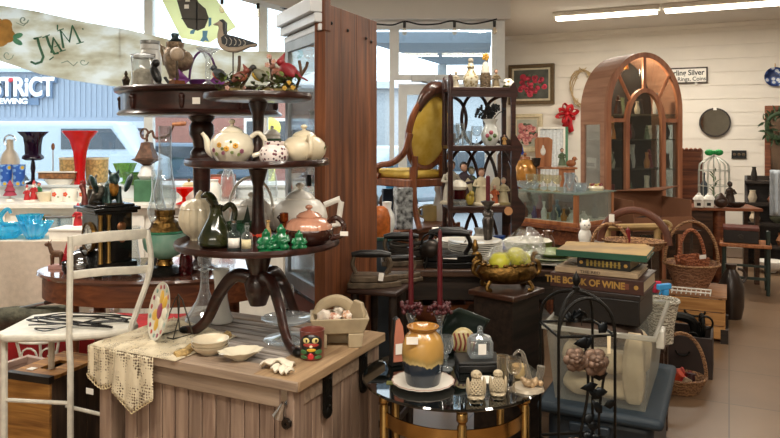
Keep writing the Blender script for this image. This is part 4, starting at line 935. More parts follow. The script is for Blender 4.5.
for n_, lab_ in enumerate(('thick black power cable coiled on the white chair seat', 'thin black cable looped over the white chair seat', 'black cable hanging over the front of the white chair seat')):
    pts = [(-1.27+.2*math.cos(k*1.9+n_)+R_.uniform(-.05, .05)+.0*n_, 2.9+.09*math.sin(k*1.3+n_)+R_.uniform(-.02, .02), .7235+.006*n_+.004*(k % 3)) for k in range(9)]
    if n_ == 2: pts = [(-1.2, 2.95, .735), (-1.24, 2.86, .738), (-1.3, 2.8, .733), (-1.36, 2.76, .727), (-1.42, 2.80, .727), (-1.33, 2.79, .727)]
    cb = MB().tube(spline(pts, 6), .0026+.0008*(n_ == 0), 6)
    if n_ == 0: cb.cbox((-1.2, 2.86, .728), (.035, .018, .016))
    solo('power_cable', lab_, 'cable', cb, BLACK)

# beneath and behind the chair
cx = Vector((-1.32, 2.98, 0))
t = thing('wooden_crate', 'upright old brown wooden drinks crate with a slotted handle under the white chair', 'crate', at(57, 3.12, 0), RZ+.12)
CRW = wood('crate_brown', '#74491c', '#b98440', 'x', 6, .6, island=.1, bump=.3); CRD = wood('crate_dark', '#241a12', '#4a3626', 'z', 6, .6, island=.15, bump=.3)
obj('front_panel', MB().box(-.115, .115, -.16, -.145, 0, .47), CRW, t, bev=.003)
b = MB()
for k in range(3): b.box(.10, .115, -.144+k*.1, -.048+k*.1, 0, .465)
b.box(-.115, -.1, -.145, .16, 0, .465).box(-.1, .1, .145, .16, 0, .465)
obj('side_panel', b, CRD, t, bev=.002)
o = obj('top_panel', MB().box(-.115, -.03, -.145, .16, .465, .48).box(.03, .115, -.145, .16, .465, .48).box(-.03, .03, -.145, -.07, .465, .48).box(-.03, .03, .05, .16, .465, .48), CRW, t, bev=.002)
obj('metal_strap', MB().box(-.117, .117, -.163, -.135, .455, .484), K('#3b352e', .5, .6), t)
obj('void_shade', MB().box(-.09, .09, -.13, .14, .42, .44), BLACK, t)  # black slab stands in for the shade under the handle slot
obj('price_tag', MB().cbox((-.05, -.09, .4815), (.035, .03, .002), 0, TM()), CARD, t)
t = thing('plastic_crate', 'pinkish beige slatted plastic crate on the floor behind the brown wooden crate', 'crate', at(19, 3.28, 0), RZ)
PKB = K('#b59a8c', .5, 0, .08)
b = MB()
for z in (.03, .13, .23, .33): b.box(-.13, .13, -.14, -.13, z, z+.06).box(.12, .13, -.14, .14, z, z+.06).box(-.13, -.12, -.14, .14, z, z+.06).box(-.13, .13, .13, .14, z, z+.06)
for x in (-.125, -.04, .04, .115): b.box(x, x+.012, -.145, -.13, 0, .4)
b.box(-.13, .13, -.14, .14, 0, .02)
obj('slats', b, PKB, t, bev=.002); obj('rim', MB().box(-.140, .140, -.155, -.13, .38, .41).box(-.140, .140, .13, .155, .38, .41).box(-.140, -.115, -.13, .13, .38, .41).box(.115, .140, -.13, .13, .38, .41), PKB, t, bev=.004)
REDC = K('#9a1c20', .9, 0, .25, 8, bump=.3)
t = thing('low_table', 'low table draped in red cloth behind the white chair', 'table', (-1.62, 4.22, 0))
obj('tabletop', MB().box(-.56, .5, -.26, .3, .32, .345), WALN, t)
for x in (-.5, .44):
    for y in (-.2, .24): obj('leg', MB().box(x-.025, x+.025, y-.025, y+.025, 0, .32), WALN, t)
solo('red_cloth', 'crumpled red cloth draped over the low table', 'tablecloth', MB().grid(lambda u, v: ((u-.5)*1.14-.03, -.285-.012*math.sin(u*40)*(1-v) if v < .62 else -.285+(v-.62)*1.5, .05+v*.485 if v < .62 else .351+.003*math.sin(u*30+v*20)), 70, 18), REDC, (-1.62, 4.22, 0), solid=.004)
for k, (px, lab_) in enumerate(((101, 'clear empty bottle on the red cloth closest to the chair post'), (112, 'clear stoppered bottle at the middle of the three on the red cloth'), (92, 'short clear bottle farthest along the red cloth'))):
    bottle(lab_, at(px, 4.08+.05*k, .357), .14-.02*k, .032, CLEAR, CLEAR if k == 1 else None, None, 'clear bottles on the red cloth')
t = thing('rolled_rug', 'rolled mottled grey-green rug lying across the red-draped table', 'rug', at(34, 4.12, .425), .22)
obj('roll', MB().tube([(-.27, 0, 0), (-.1, .0, .005), (.1, 0, 0), (.2, 0, .01)], [.06, .068, .066, .055], 14), K('#4c4a3c', .9, 0, .4, 20, bump=.5), t); obj('end_core', MB().tube([(.2, 0, .01), (.24, 0, .012)], .03, 10), K('#2c2720', .9), t)
t = thing('walking_stick', 'dark stick with a silver shaft lying on the rolled rug', 'stick', at(36, 4.1, .505), .1, None, 0, -.2)
obj('shaft', MB().tube([(-.25, 0, .0), (.05, 0, 0)], .009, 8), K('#9aa0a2', .3, .8), t); obj('grip', MB().tube([(.05, 0, 0), (.1, 0, .004), (.2, 0, 0)], [.012, .018, .012], 8), BLACKW, t)
t = thing('iron_plant_stand', 'white scrolled iron plant stand behind the brown crate', 'plant stand', at(48, 3.72, 0))
b = MB()
for x in (-.1, .1):
    for y in (-.1, .1): b.tube(spline([(x*1.3, y*1.3, 0), (x, y, .15), (x*.9, y, .32), (x*1.1, y*1.1, .44)], 4), .007, 6)
obj('leg', b, CHAIRW, t)
s_ = MB()
for x in (-.05, .05): s_.tube([(x+(.05-.0035*k)*math.cos(k*.55), -.115, .36+(.05-.0035*k)*math.sin(k*.55)) for k in range(14)], .005, 6)
obj('scroll', s_, CHAIRW, t); obj('top_ring', MB().tube([(.16*math.cos(k*PI/10), .16*math.sin(k*PI/10), .44) for k in range(20)], .007, 6, closed=True), CHAIRW, t)
# ================================================================ linen-covered table with blue glass
LIN = K('#cdbfae', .9, 0, .06, 30, bump=.2, bsc=200)
ZL = .80
t = thing('trestle_table', 'trestle table under the beige linen cloth by the window', 'table', (-2.75, 4.95, 0))
obj('tabletop', MB().box(-.68, .68, -.33, .33, .765, .79), WALN, t)
for x in (-.6, .6):
    for y in (-.26, .26): obj('leg', MB().box(x-.025, x+.025, y-.025, y+.025, 0, .765), WALN, t)
def cloth(u, v):
    x = (u-.5)*1.40
    if v < .5: return (x+.01*math.sin(v*8), -.345-.022*math.sin(u*26)*(1-v*2), .18+1.24*v-.0)
    return (x, -.345+(v-.5)*1.38, ZL-.0005)
solo('linen_tablecloth', 'beige linen tablecloth hanging to the floor beneath the blue glassware', 'tablecloth', MB().grid(cloth, 60, 24).grid(lambda u, v: (.70+.012*math.sin(u*22)*(1-v), -.345+u*.69, .18+.62*v), 24, 10), LIN, (-2.75, 4.95, 0), solid=.004)
BLU = G('#a8e8f8', .3, .03, .7, '#48d0f4')
def ruff(label, px, Y, R, h, mat=BLU, n=9, amp=.16, z=ZL+.003, cat='bowl', name='glass_bowl', grp='blue glass dishes'):
    t = thing(name, label, cat, at(px, Y, z), 0, grp)
    obj('bowl', MB().lathe([(0, 0), (R*.5, 0), (R*.55, h*.15), (R*.8, h*.45), (R*.97, h*.8), (R*1.1, h), (R*1.0, h*.85), (R*.75, h*.5), (0, h*.2)], 54, 0, None, n, amp), mat, t)
    return t
ruff('largest ruffled blue glass bowl on the linen table', 35, 4.72, .11, .11)
ruff('shallow blue glass dish at the far end of the linen table', 8, 4.75, .12, .06)
ruff('taller blue ruffled glass bowl behind the largest one', 30, 4.98, .085, .13)
t = thing('glass_swan', 'turquoise blown-glass swan dish behind the shallow blue dish', 'swan dish', at(8, 4.98, ZL+.003), 0, 'blue glass dishes')
obj('bowl', MB().lathe([(0, 0), (.05, 0), (.085, .04), (.09, .07), (.07, .04), (0, .015)], 30, 0, None, 9, .1), BLU, t)
obj('neck', MB().tube(spline([(-.03, 0, .04), (-.06, 0, .1), (-.03, 0, .15), (-.0, 0, .17), (.02, 0, .14)], 5), [.022-.0006*k for k in range(21)], 8), BLU, t)
t = thing('white_box', 'flat white box at the end of the linen table under the santa figurine', 'box', at(70, 4.72, ZL+.002), -.1)
obj('body', MB().box(-.10, .13, -.08, .12, 0, .06), WHITEP, t, bev=.003); obj('lid', MB().box(-.104, .134, -.084, .124, .06, .075), WHITEP, t, bev=.003)
SKIN = K('#c79b84', .5, 0, .05); RED = K('#b8262a', .5, 0, .1)
def santa(label, loc, h, grp=None):
    t = figurine('santa_figurine', label, loc, h, (RED, SKIN, WHITEP, WHITEP), 0, grp)
    obj('hat', MB().lathe([(.1*h, .92*h), (.08*h, .98*h), (.03*h, 1.08*h), (0, 1.12*h)], 10), RED, t); obj('beard', MB().ball((0, -.07*h, .78*h), (.08*h, .05*h, .09*h), 8), WHITEP, t)
santa('red and white santa figurine on the flat white box beside the clock', at(78, 4.72, ZL+.078), .15)
t = thing('brass_stool', 'tiny brass-topped stand behind the blue bowls', 'stand', at(44, 5.15, ZL+.003))
obj('top', MB().lathe([(0, .09), (.05, .09), (.05, .105), (0, .106)], 18), BRASS, t); obj('leg', MB().lathe([(0, 0), (.04, 0), (.012, .01), (.01, .09), (0, .09)], 12), BRASS, t)
for k, (px, lab_) in enumerate(((53, 'clear glass jar under the dark round lid beside the tiny brass stand'), (65, 'clear glass jar farther from the tiny brass stand'))):
    t = thing('glass_jar', lab_, 'jar', at(px, 5.1, ZL+.003))
    obj('body', MB().lathe([(0, 0), (.045, 0), (.05, .01), (.05, .085), (.042, .095)], 20), G('#dfeaf0', .15, bodycol='#b8ccd6'), t); obj('lid', MB().lathe([(0, .095), (.06, .095), (.06, .105), (0, .108)], 20), K('#6a6660', .4, .5), t)

# ================================================================ white display counter in the window
ZA, ZB = .98, 1.09
t = thing('display_counter', 'long white display counter with a raised back step standing in the shop window', 'counter', (-2.3, 5.75, 0))
obj('top', MB().box(-1.75, 1.55, -.47, .0, ZA-.035, ZA), WHITEW, t, bev=.004)
b = MB().box(-1.7, 1.5, -.41, .45, 0, ZA-.035)
obj('body', b, WHITEW, t)
for k in range(6): obj('door', MB().box(-1.65+k*.53, -1.16+k*.53, -.428, -.41, .12, ZA-.09), WHITEW, t, bev=.004)
obj('back_step', MB().box(-1.75, 1.55, .0, .5, ZA-.03, ZB-.02).box(-1.78, 1.58, -.02, .52, ZB-.02, ZB), K('#cfd6d8', .2, 0, .03), t, bev=.003)
# items on the back step
t = thing('stoneware_jug', 'cream and grey stoneware bottle with a chrome clasp in the window', 'jug', at(10, 6.0, ZB))
obj('body', MB().lathe([(0, 0), (.07, 0), (.075, .02), (.075, .2), (.06, .25), (.03, .29), (.026, .36), (.032, .37), (0, .38)], 22), K('#b9ab98', .4, 0, .08), t); obj('clasp', MB().tube(arc(0, .36, .05, .05, 0, PI*1.5, 10), .008, 6), CHROME, t); obj('band', MB().lathe([(.0755, .14), (.0765, .145), (.0755, .15)], 22), K('#5d4335', .5), t)
def painted(name, c1, c2, c3, sc=16):
    m, nt, b = _new(name); b.inputs['Roughness'].default_value = .35
    tc = N(nt, 'ShaderNodeTexCoord'); v = N(nt, 'ShaderNodeTexVoronoi'); v.inputs['Scale'].default_value = sc
    nt.links.new(tc.outputs['Object'], v.inputs['Vector'])
    cr = N(nt, 'ShaderNodeValToRGB'); cr.color_ramp.interpolation = 'CONSTANT'; cr.color_ramp.elements[0].color = lin(c2)
    cr.color_ramp.elements[1].position = .5; cr.color_ramp.elements[1].color = lin(c1); e = cr.color_ramp.elements.new(.3); e.color = lin(c3)
    nt.links.new(v.outputs['Distance'], cr.inputs['Fac']); nt.links.new(cr.outputs['Color'], b.inputs['Base Color']); return m
PB = painted('blue_gold_print', '#2a5ab0', '#d8b23c', '#7aa4d8', 22)
for k, (px, lab_) in enumerate(((6, 'blue and gold patterned tumbler below the stoneware jug'), (19, 'blue and gold patterned tumbler next to the purple vase'))):
    solo('patterned_tumbler', lab_, 'tumbler', MB().lathe([(0, 0), (.04, 0), (.05, .17), (.046, .17), (.037, .01), (0, .008)], 20), PB, at(px, 5.68, ZB), 0, 'patterned blue tumblers')
t = thing('purple_vase', 'tall dark purple glass vase on a slim stem in the window', 'vase', at(33, 5.85, ZB))
PG = G('#4a1450', .55, .03, .5, '#2c0c36')
obj('bowl', MB().lathe([(0, .195), (.06, .2), (.085, .215), (.08, .235), (.062, .25), (.065, .33), (.075, .39), (.12, .438), (.115, .432), (.068, .385), (.055, .25), (0, .23)], 28), PG, t); obj('stem', MB().lathe([(0, 0), (.06, 0), (.055, .01), (.016, .03), (.014, .09), (.02, .13), (.014, .19), (0, .2)], 18), K('#1a0f1c', .15), t)
t = solo('red_vase', 'tall bright red fluted glass vase flaring at the top in the window', 'vase', MB().lathe([(0, 0), (.045, 0), (.048, .01), (.04, .06), (.043, .15), (.055, .27), (.085, .37), (.145, .44), (.14, .445), (.078, .37), (.045, .26), (.033, .06), (0, .04)], 32, 0, None, 8, .04), K('#e01a1e', .15, 0, .06, coat=.6, trans=.45), at(80, 5.82, ZB))
t = thing('carved_tray', 'long carved wooden tray set on white dishes in the window', 'tray', at(59, 5.8, ZB))
obj('tray', MB().box(-.15, .15, -.05, .05, .05, .1), K('#8a5f3c', .6, 0, .4, 40), t, bev=.004); obj('rim', MB().box(-.16, .16, -.06, .06, .1, .108), K('#d8cfc2', .5), t)
obj('stand', MB().lathe([(0, 0), (.09, 0), (.13, .045), (0, .05)], 20, sy=.45), WHITEP, t)
SPK = K('#c2a067', .5, 0, .35, 50)
for px, lab_ in ((71, 'gold-speckled pot behind the red vase on the purple vase side'), (97, 'gold-speckled pot on the clock side of the red vase')):
    t = thing('speckled_pot', lab_, 'pot', at(px, 6.08, ZB), 0, 'gold speckled pots')
    obj('body', MB().lathe([(0, 0), (.08, 0), (.09, .02), (.095, .2), (.09, .2), (.08, .02), (0, .02)], 22), SPK, t); obj('rim', MB().lathe([(.088, .195), (.1, .2), (.1, .215), (.088, .215)], 22), K('#e9dcb8', .4), t)
t = thing('tall_spoon', 'wooden spoon upright on a thin wire behind the carved tray', 'spoon', at(53, 6.02, ZB))
obj('bowl', MB().ball((0, 0, .31), (.016, .01, .032), 10), K('#8a5a3c', .5), t); obj('handle', MB().tube([(0, 0, 0), (0, 0, .29)], .005, 6), K('#b9b3a8', .4, .5), t); obj('foot', MB().lathe([(0, 0), (.03, 0), (.025, .008), (0, .01)], 12), BRASS, t)
GC = G('#bfe0a0', .4, .04, .5, '#8ab060')
t = ruff('pale green ruffled glass compote in the window behind the winged statue', 125, 5.95, .09, .12, GC, 12, .1, ZB+.05, 'compote', 'glass_compote', None)
obj('foot', MB().lathe([(0, -.05), (.06, -.05), (.02, -.03), (.02, 0), (.05, .004)], 18), GC, t)
ruff('large green ruffled glass bowl beside the pale green compote', 138, 5.75, .11, .10, G('#7fb060', .5, .04, .5, '#5a8a40'), 10, .1, ZB, 'bowl', 'glass_bowl', None)
# coffee mill
t = thing('coffee_mill', 'rusty iron coffee mill with a cranked wooden knob on a green base', 'coffee mill', at(147, 5.5, ZA))
RUST = K('#5d4334', .6, .5, .35, 30, bump=.3)
obj('base', MB().box(-.08, .08, -.07, .07, 0, .17), K('#3f6a4c', .5, 0, .15), t, bev=.006); obj('body', MB().lathe([(.05, .17), (.07, .2), (.05, .25), (.04, .28), (.0, .28)], 18), K('#d9dad6', .3), t)
obj('hopper', MB().lathe([(.03, .28), (.06, .3), (.13, .33), (.1, .34), (.06, .42), (.05, .46), (0, .47)], 4, 0, TM(rz=.78)), RUST, t)
cr = obj('crank', MB().tube(spline([(.0, 0, .47), (.0, 0, .52), (.04, 0, .55), (.06, 0, .50), (.12, 0, .5), (.17, 0, .52), (.21, 0, .6)], 4), .01, 7).tube([(-.02+.03*math.cos(k*.6), 0, .53+.04*math.sin(k*.6)) for k in range(11)], .008, 6), RUST, t)
obj('knob', MB().tube([(.2, 0, .605), (.24, 0, .605), (.29, 0, .61), (.31, 0, .61)], [.012, .018, .02, .012], 10), HONEY, cr)
t = thing('gold_lid_jar', 'white porcelain jar with gold bands behind the raised table column', 'jar', at(189, 5.5, ZA))
obj('body', MB().lathe([(0, 0), (.06, 0), (.075, .04), (.07, .09), (0, .09)], 20), WHITEP, t); l = obj('lid', MB().lathe([(.075, .09), (.06, .115), (.045, .12), (.05, .13), (.03, .15), (0, .152)], 20), K('#d9c6a0', .35), t); obj('knob', MB().ball((0, 0, .165), .014), GOLDA, l)
solo('red_goblet', 'wide orange-red glass goblet behind the pumpkin jar', 'goblet', MB().lathe([(0, 0), (.06, 0), (.015, .02), (.012, .05), (.04, .08), (.09, .12), (.085, .12), (.035, .085), (0, .07)], 22), G('#ff3a20', .7, .03, .4, '#e02a14'), at(184, 5.3, ZA))
# front step: floral mugs, santas
FLW = K('#d8503c', .5)
def fmug(px, lab_, Y=5.48):
    t = thing('floral_mug', lab_, 'mug', at(px, Y, ZA), 0, 'white mugs with red flowers')
    obj('body', MB().lathe([(0, 0), (.05, 0), (.056, .01), (.056, .1), (.051, .1), (.05, .015), (0, .012)], 22), WHITEP, t)
    obj('handle', MB().tube(arc(.055, .052, .03, .032, -PI/2, PI/2, 8), .007, 6), WHITEP, t)
    b = MB(); flower(b, TM(-.012, -.054, .06, rx=PI/2), .018, 0, 1, 5); b.leaf(TM(.01, -.056, .04, rx=PI/2), .02, .01, 2)
    obj('painted_flower', b, [FLW, K('#e0b040', .5), K('#5f7a3e', .5)], t)
fmug(59, 'white mug with a red flower beside the lace-edged dish'); fmug(70, 'white mug with a red flower in the middle of its row'); fmug(86, 'white mug with a red flower half behind the clock statues')
solo('lace_dish', 'cream pierced lace-edged dish between the santas and floral mugs', 'dish', MB().lathe([(0, 0), (.05, 0), (.075, .07), (.07, .07), (.045, .012), (0, .01)], 24, 0, None, 12, .06), CREAM, at(46, 5.5, ZA))
santa('small santa figurine in the window farthest from the floral mugs', at(27, 5.5, ZA), .12, 'santa figurines in the window')
santa('taller santa figurine beside the lace-edged dish', at(34, 5.52, ZA), .15, 'santa figurines in the window')
figurine('green_figurine', 'green and red elf-like figurine between santa and lace dish', at(39, 5.6, ZA), .14, (K('#2f7a4a', .5), SKIN, RED, WHITEP))
t = thing('pink_tree', 'small dark pink bottle-brush tree on the end of the window counter', 'ornament', at(10, 5.5, ZA))
obj('bristles', MB().lathe([(0, .04), (.05, .045), (.03, .08), (.04, .082), (.02, .12), (.026, .122), (0, .17)], 14), K('#a03a4e', .8), t); obj('stand', MB().lathe([(0, 0), (.035, 0), (.03, .02), (.006, .024), (.006, .045), (0, .045)], 12), WHITEP, t)
for k, (px, lab_, c) in enumerate(((109, 'white teacup at the far side of the clock statues', WHITEP), (228, 'clear tall glass jar in the window behind the white kettle', CLEAR), (214, 'white lidded tureen in the window behind the jug', WHITEP), (270, 'tall clear bottle in the window by the corner cabinet', CLEAR))):
    solo('window_cup' if k == 0 else 'window_jar', lab_, 'cup' if k == 0 else 'jar', MB().lathe([(0, 0), (.05, 0), (.065, .06), (.05, .12+.08*(k % 2)), (.03, .15+.1*(k % 2)), (.035, .17+.1*(k % 2)), (0, .16)] if k else bowlp(.05, .06), 20), c, at(px, 5.5, ZA))
t = thing('framed_photo', 'small pink and grey framed picture in the window behind the jug', 'picture', at(222, 5.7, ZA), .1)
obj('frame', MB().box(-.11, .11, -.01, .01, 0, .2), K('#7a4a3a', .5), t); obj('print', MB().box(-.09, .09, -.013, -.008, .02, .18), K('#b86a5a', .6, 0, .4, 12), t)

# ================================================================ painted banner, hanging bird panel, string of bulbs in the window
def mottled():
    m, nt, b = _new('painted_canvas'); b.inputs['Roughness'].default_value = .9
    tc = N(nt, 'ShaderNodeTexCoord'); mp = N(nt, 'ShaderNodeMapping'); mp.inputs['Scale'].default_value = (1.2, 1, 3); nt.links.new(tc.outputs['Object'], mp.inputs['Vector'])
    no = N(nt, 'ShaderNodeTexNoise'); no.inputs['Scale'].default_value = 2.6; no.inputs['Detail'].default_value = 7; nt.links.new(mp.outputs['Vector'], no.inputs['Vector'])
    cr = N(nt, 'ShaderNodeValToRGB'); cr.color_ramp.elements[0].position = .35; cr.color_ramp.elements[1].position = .62
    cr.color_ramp.elements[0].color = lin('#cbbfa8'); cr.color_ramp.elements[1].color = lin('#f2f0ea'); e = cr.color_ramp.elements.new(.48); e.color = lin('#e0d9c8')
    nt.links.new(no.outputs['Fac'], cr.inputs['Fac']); nt.links.new(cr.outputs['Color'], b.inputs['Base Color'])
    out = nt.nodes['Material Output']; tr = N(nt, 'ShaderNodeBsdfTranslucent'); nt.links.new(cr.outputs['Color'], tr.inputs['Color'])
    mx = N(nt, 'ShaderNodeMixShader'); mx.inputs[0].default_value = .8; nt.links.new(b.outputs[0], mx.inputs[1]); nt.links.new(tr.outputs[0], mx.inputs[2]); nt.links.new(mx.outputs[0], out.inputs['Surface'])
    return m
YB = 6.35
def bp(px, py): return ((px-150)/700*YB, (135-py)/700*YB)
t = thing('painted_banner', 'long mottled painted canvas banner with green letters and an orange flower hung across the window', 'banner', ((150-390)/700*YB, YB, 1.5))
top = [bp(*p) for p in ((-60, -2), (-20, 2), (35, 11), (85, 22), (130, 30), (180, 42), (230, 51), (290, 52))]
bot = [bp(*p) for p in ((290, 90), (230, 92), (160, 90), (110, 86), (70, 80), (40, 74), (0, 61), (-60, 40))]
for q in (-55, 120, 285): obj('cord', MB().tube([(bp(q, 60)[0], 0, bp(q, 60)[1]), (bp(q, 60)[0], 0, 1.5)], .003, 5), K('#8a8478', .7), t)
obj('canvas', MB().prism(top+bot, -.004, .004, 0, F), mottled(), t, flat=True)
INK = K('#4f7a5e', .8, 0, .15)
lt = MB()
def ink(pts, r=.012, mi=0): lt.tube([(bp(*p)[0], -.01, bp(*p)[1]) for p in pts], r, 6, mi, flat=.5)
ink([(35, 39), (38, 38), (40, 46), (44, 57), (42, 62), (36, 64), (32, 62)], .02)          # J
ink([(34, 39), (42, 37)], .008)
ink([(47, 36), (50, 45), (55, 54), (59, 53)], .02); ink([(43, 38), (50, 35)], .008); ink([(50, 60), (54, 57)], .008)
ink([(52, 53), (54, 38), (62, 51)], .018); ink([(55, 47), (60, 45)], .008); ink([(60, 52), (66, 50)], .008)          # A
ink([(64, 48), (61, 30), (70, 42), (73, 26), (81, 43)], .018); ink([(58, 31), (64, 29)], .008); ink([(77, 44), (84, 42)], .008)   # M
ink([(58, 25), (58, 30)], .010); ink([(83, 29), (83.6, 29.4)], .012)
obj('lettering', lt, INK, t)
lt = MB(); ink([(24+(5-.35*k)*math.cos(k*.6), 20+(5-.35*k)*math.sin(k*.6)) for k in range(14)], .008); ink([(17, 23), (24, 26), (28, 22)], .006)
ink([(8+(6-.5*k)*math.cos(k*.6), 55+(6-.5*k)*math.sin(k*.6)) for k in range(11)], .006); ink([(62, 63), (68, 61), (74, 66), (78, 62)], .006); ink([(84+(5-.4*k)*math.cos(k*.6), 62+(4-.3*k)*math.sin(k*.6)) for k in range(11)], .006)
obj('scrollwork', lt, K('#9aa694', .8), t)
b = MB()
for px, py, r in ((3, 30, .09), (0, 38, .09), (8, 36, .07), (-5, 26, .09), (6, 25, .06)): b.ball((bp(px, py)[0], -.006, bp(px, py)[1]), (r, .006, r*.9), 12)
obj('painted_flower', b, K('#bb8a44', .8, 0, .2, 10), t)
b = MB()
for px, py, rr in ((18, 36, .3), (18, 42, -.5)): b.ball((0, 0, 0), (.05, .006, .024), 10, 0, TM(bp(px, py)[0], -.008, bp(px, py)[1], ry=-rr))
obj('painted_leaf', b, K('#5a9a78', .8), t)
# yellow hanging panel with a dark bird
YS = 6.2
def sp(px, py): return ((px-200)/700*YS, (135-py)/700*YS)
t = thing('hanging_panel', 'yellow diamond-shaped hanging panel with a dark oval body and blue feet in the window', 'window ornament', ((200-390)/700*YS, YS, 1.5))
YEL = K('#fdfbd6', .5, 0, .03, 6, trans=.9)
obj('diamond', MB().prism([sp(*p) for p in ((196, -30), (236, 27), (209, 43), (181, 38), (160, -4))], -.006, .006, 0, F), YEL, t, flat=True)
pts = [sp(*p) for p in ((176, -4), (183, 20), (188, 28), (198, 31), (205, 28), (209, 18), (206, 9), (199, 3), (194, -6), (184, -10))]
obj('body', MB().prism(pts, -.018, -.006, 0, F), K('#4a463f', .6, 0, .1), t, bev=.004)
b = MB(); b.tube([(sp(197.3, 2)[0], -.02, sp(197.3, 2)[1]), (sp(197.3, 30)[0], -.02, sp(197.3, 30)[1])], .006, 6).tube([(sp(182, 19)[0], -.02, sp(182, 19)[1]), (sp(208, 20)[0], -.02, sp(208, 20)[1])], .004, 6)
obj('seam', b, BLACK, t)
b = MB()
for q in (((203, 31), (208, 31), (207, 37), (209.5, 42), (205.5, 40.5), (203.5, 42), (200.5, 41.5), (203, 37)), ((209, 18), (211.5, 18), (211.5, 25), (209, 27)), ((191, 31), (196, 29), (194, 34), (190.5, 34))): b.prism([sp(*p) for p in q], -.016, -.006, 0, F)
obj('feet', b, K('#4f88ab', .5, 0, .08), t)
for x, z in ((185, 9), (186, 2)): obj('paper_tag', MB().box(sp(x, 0)[0], sp(x+4.5, 0)[0], -.022, -.018, sp(0, z)[1], sp(0, z-4)[1]), CARD, t)
obj('cord', MB().tube([(sp(185, 0)[0], 0, sp(0, -8)[1]), (sp(185, 0)[0], 0, 1.4)], .003, 5), BLACK, t)
def festoon(label, pts, drops):
    t = thing('string_lights', label, 'string lights', (0, 0, 0))
    obj('cable', MB().tube(spline(pts, 8), .008, 6), BLACK, t)
    for p in drops:
        s = obj('socket', MB().lathe([(0, 0), (.014, 0), (.014, -.05), (.011, -.055), (0, -.055)], 10, 0, Matrix.Translation(p)), BLACK, t)
        obj('bulb', MB().lathe([(.01, -.055), (.02, -.085), (.022, -.1), (.014, -.12), (0, -.124)], 12, 0, Matrix.Translation(p)), G('#fff6e8', .15, .02, .5, '#fff2dc'), s)
def fp(px, py, Y): return Vector(((px-390)/700*Y, Y, 1.5-(py-135)/700*Y))
festoon('black string of clear bulbs sagging along the beam above the glass door', [fp(376, 24, 6.45), fp(392, 25, 6.45), fp(405, 21.5, 6.45), fp(420, 24.5, 6.45), fp(437, 24, 6.45), fp(452, 21, 6.45), fp(470, 24, 6.45), fp(485, 22, 6.45), fp(497, 19, 6.45)], [fp(404.5, 22, 6.45), fp(454.5, 21.5, 6.45), fp(494.5, 21, 6.45)])
festoon('black string of bulbs along the slanting beam over the display window', [fp(215, -6, 5.3), fp(240, -4, 5.6), fp(262, 1, 5.8), fp(290, 10, 6.0), fp(318, 19, 6.2)], [fp(222, -3, 5.4), fp(258, 2, 5.75), fp(289, 12, 6.0)])
# ================================================================ high table with the yellow chair
HT = Vector((.065, 4.47, 0)); ah = math.atan2(.74, .67)
t = thing('display_table', 'high brown wooden table carrying the yellow chair', 'table', HT, ah)
TBW = wood('red_brown_table', '#4f2a1a', '#86502f', 'x', 5, .35)
obj('top', MB().box(-.02, .62, -.02, .62, .855, .89), TBW, t, bev=.005)
for q in ((.02, .58, .02, .04), (.02, .04, .04, .56), (.02, .58, .56, .58), (.56, .58, .04, .56)): obj('apron', MB().box(*q, .79, .855), TBW, t)
for x in (.03, .53):
    for y in (.03, .53): obj('leg', MB().box(x, x+.045, y, y+.045, 0, .855), TBW, t, bev=.004)
ZH = .8905
# Victorian chair, facing the window side
YELV = K('#c9a236', .75, 0, .12, 12, bump=.1, hex2='#dfc060'); CHW = wood('chair_wood', '#5d2f1c', '#8e5433', 'z', 5, .3, coat=.3); CHD = wood('crest_wood', '#2c1812', '#4f2d20', 'x', 5, .3, coat=.3)
hc = HT+Vector((math.cos(ah)*.3-math.sin(ah)*.3, math.sin(ah)*.3+math.cos(ah)*.3, 0))
t = thing('victorian_chair', 'yellow upholstered Victorian armchair with an oval back standing on the high table', 'chair', Vector((.13, 4.83, ZH)), PI-.9)
# local: +x is the way the chair faces, z up
obj('seat_rail', MB().prism([(-.22, -.17), (.2, -.22), (.25, -.1), (.25, .1), (.2, .22), (-.22, .17)], .265, .32), CHW, t, bev=.008)
obj('seat_cushion', MB().prism([(-.2, -.155), (.18, -.205), (.235, -.09), (.235, .09), (.18, .205), (-.2, .155)], .32, .375), YELV, t, bev=.026)
for s in (-1, 1):
    obj('front_leg', MB().tube(spline([(.2, s*.17, .28), (.215, s*.175, .16), (.19, s*.16, .04), (.21, s*.17, 0)], 4), [.03, .029, .027, .025, .023, .021, .019, .018, .017, .017, .018, .02, .022], 9), CHW, t)
    obj('rear_leg', MB().tube(spline([(-.2, s*.13, .4), (-.205, s*.135, .28), (-.23, s*.14, .12), (-.29, s*.15, 0)], 4), [.026, .026, .025, .025, .024, .023, .022, .021, .02, .02, .019, .018, .018], 8), CHW, t)
    obj('arm', MB().tube(spline([(-.24, s*.19, .62), (-.2, s*.205, .5), (-.1, s*.215, .43), (.02, s*.22, .41), (.08, s*.215, .39), (.10, s*.21, .35), (.07, s*.2, .33)], 5), .022, 8), CHW, t)
TL = TM(-.215, 0, .635, ry=-.24)      # the oval back leans away
oval = [(.0, .18*math.sin(2*PI*k/32), .255*math.cos(2*PI*k/32)) for k in range(32)]
bk = obj('back_frame', MB().tube(oval, .022, 8, 0, TL, closed=True, flat=1.1), CHW, t)
obj('back_pad', MB().ball((0, 0, 0), (.034, .168, .243), 24, 0, TL), YELV, t)
cv = [(.0, .15*math.sin(a), .275*math.cos(a)+.012) for a in [(-1.1+2.2*k/14) for k in range(15)]]
obj('crest', MB().tube(cv, [.024+.03*math.sin(PI*k/14) for k in range(15)], 9, 0, TL), CHD, t)
obj('back_support', MB().tube([(-.2, -.12, .33), (-.205, -.12, .47)], .022, 8).tube([(-.2, .12, .33), (-.205, .12, .47)], .022, 8), CHW, t)
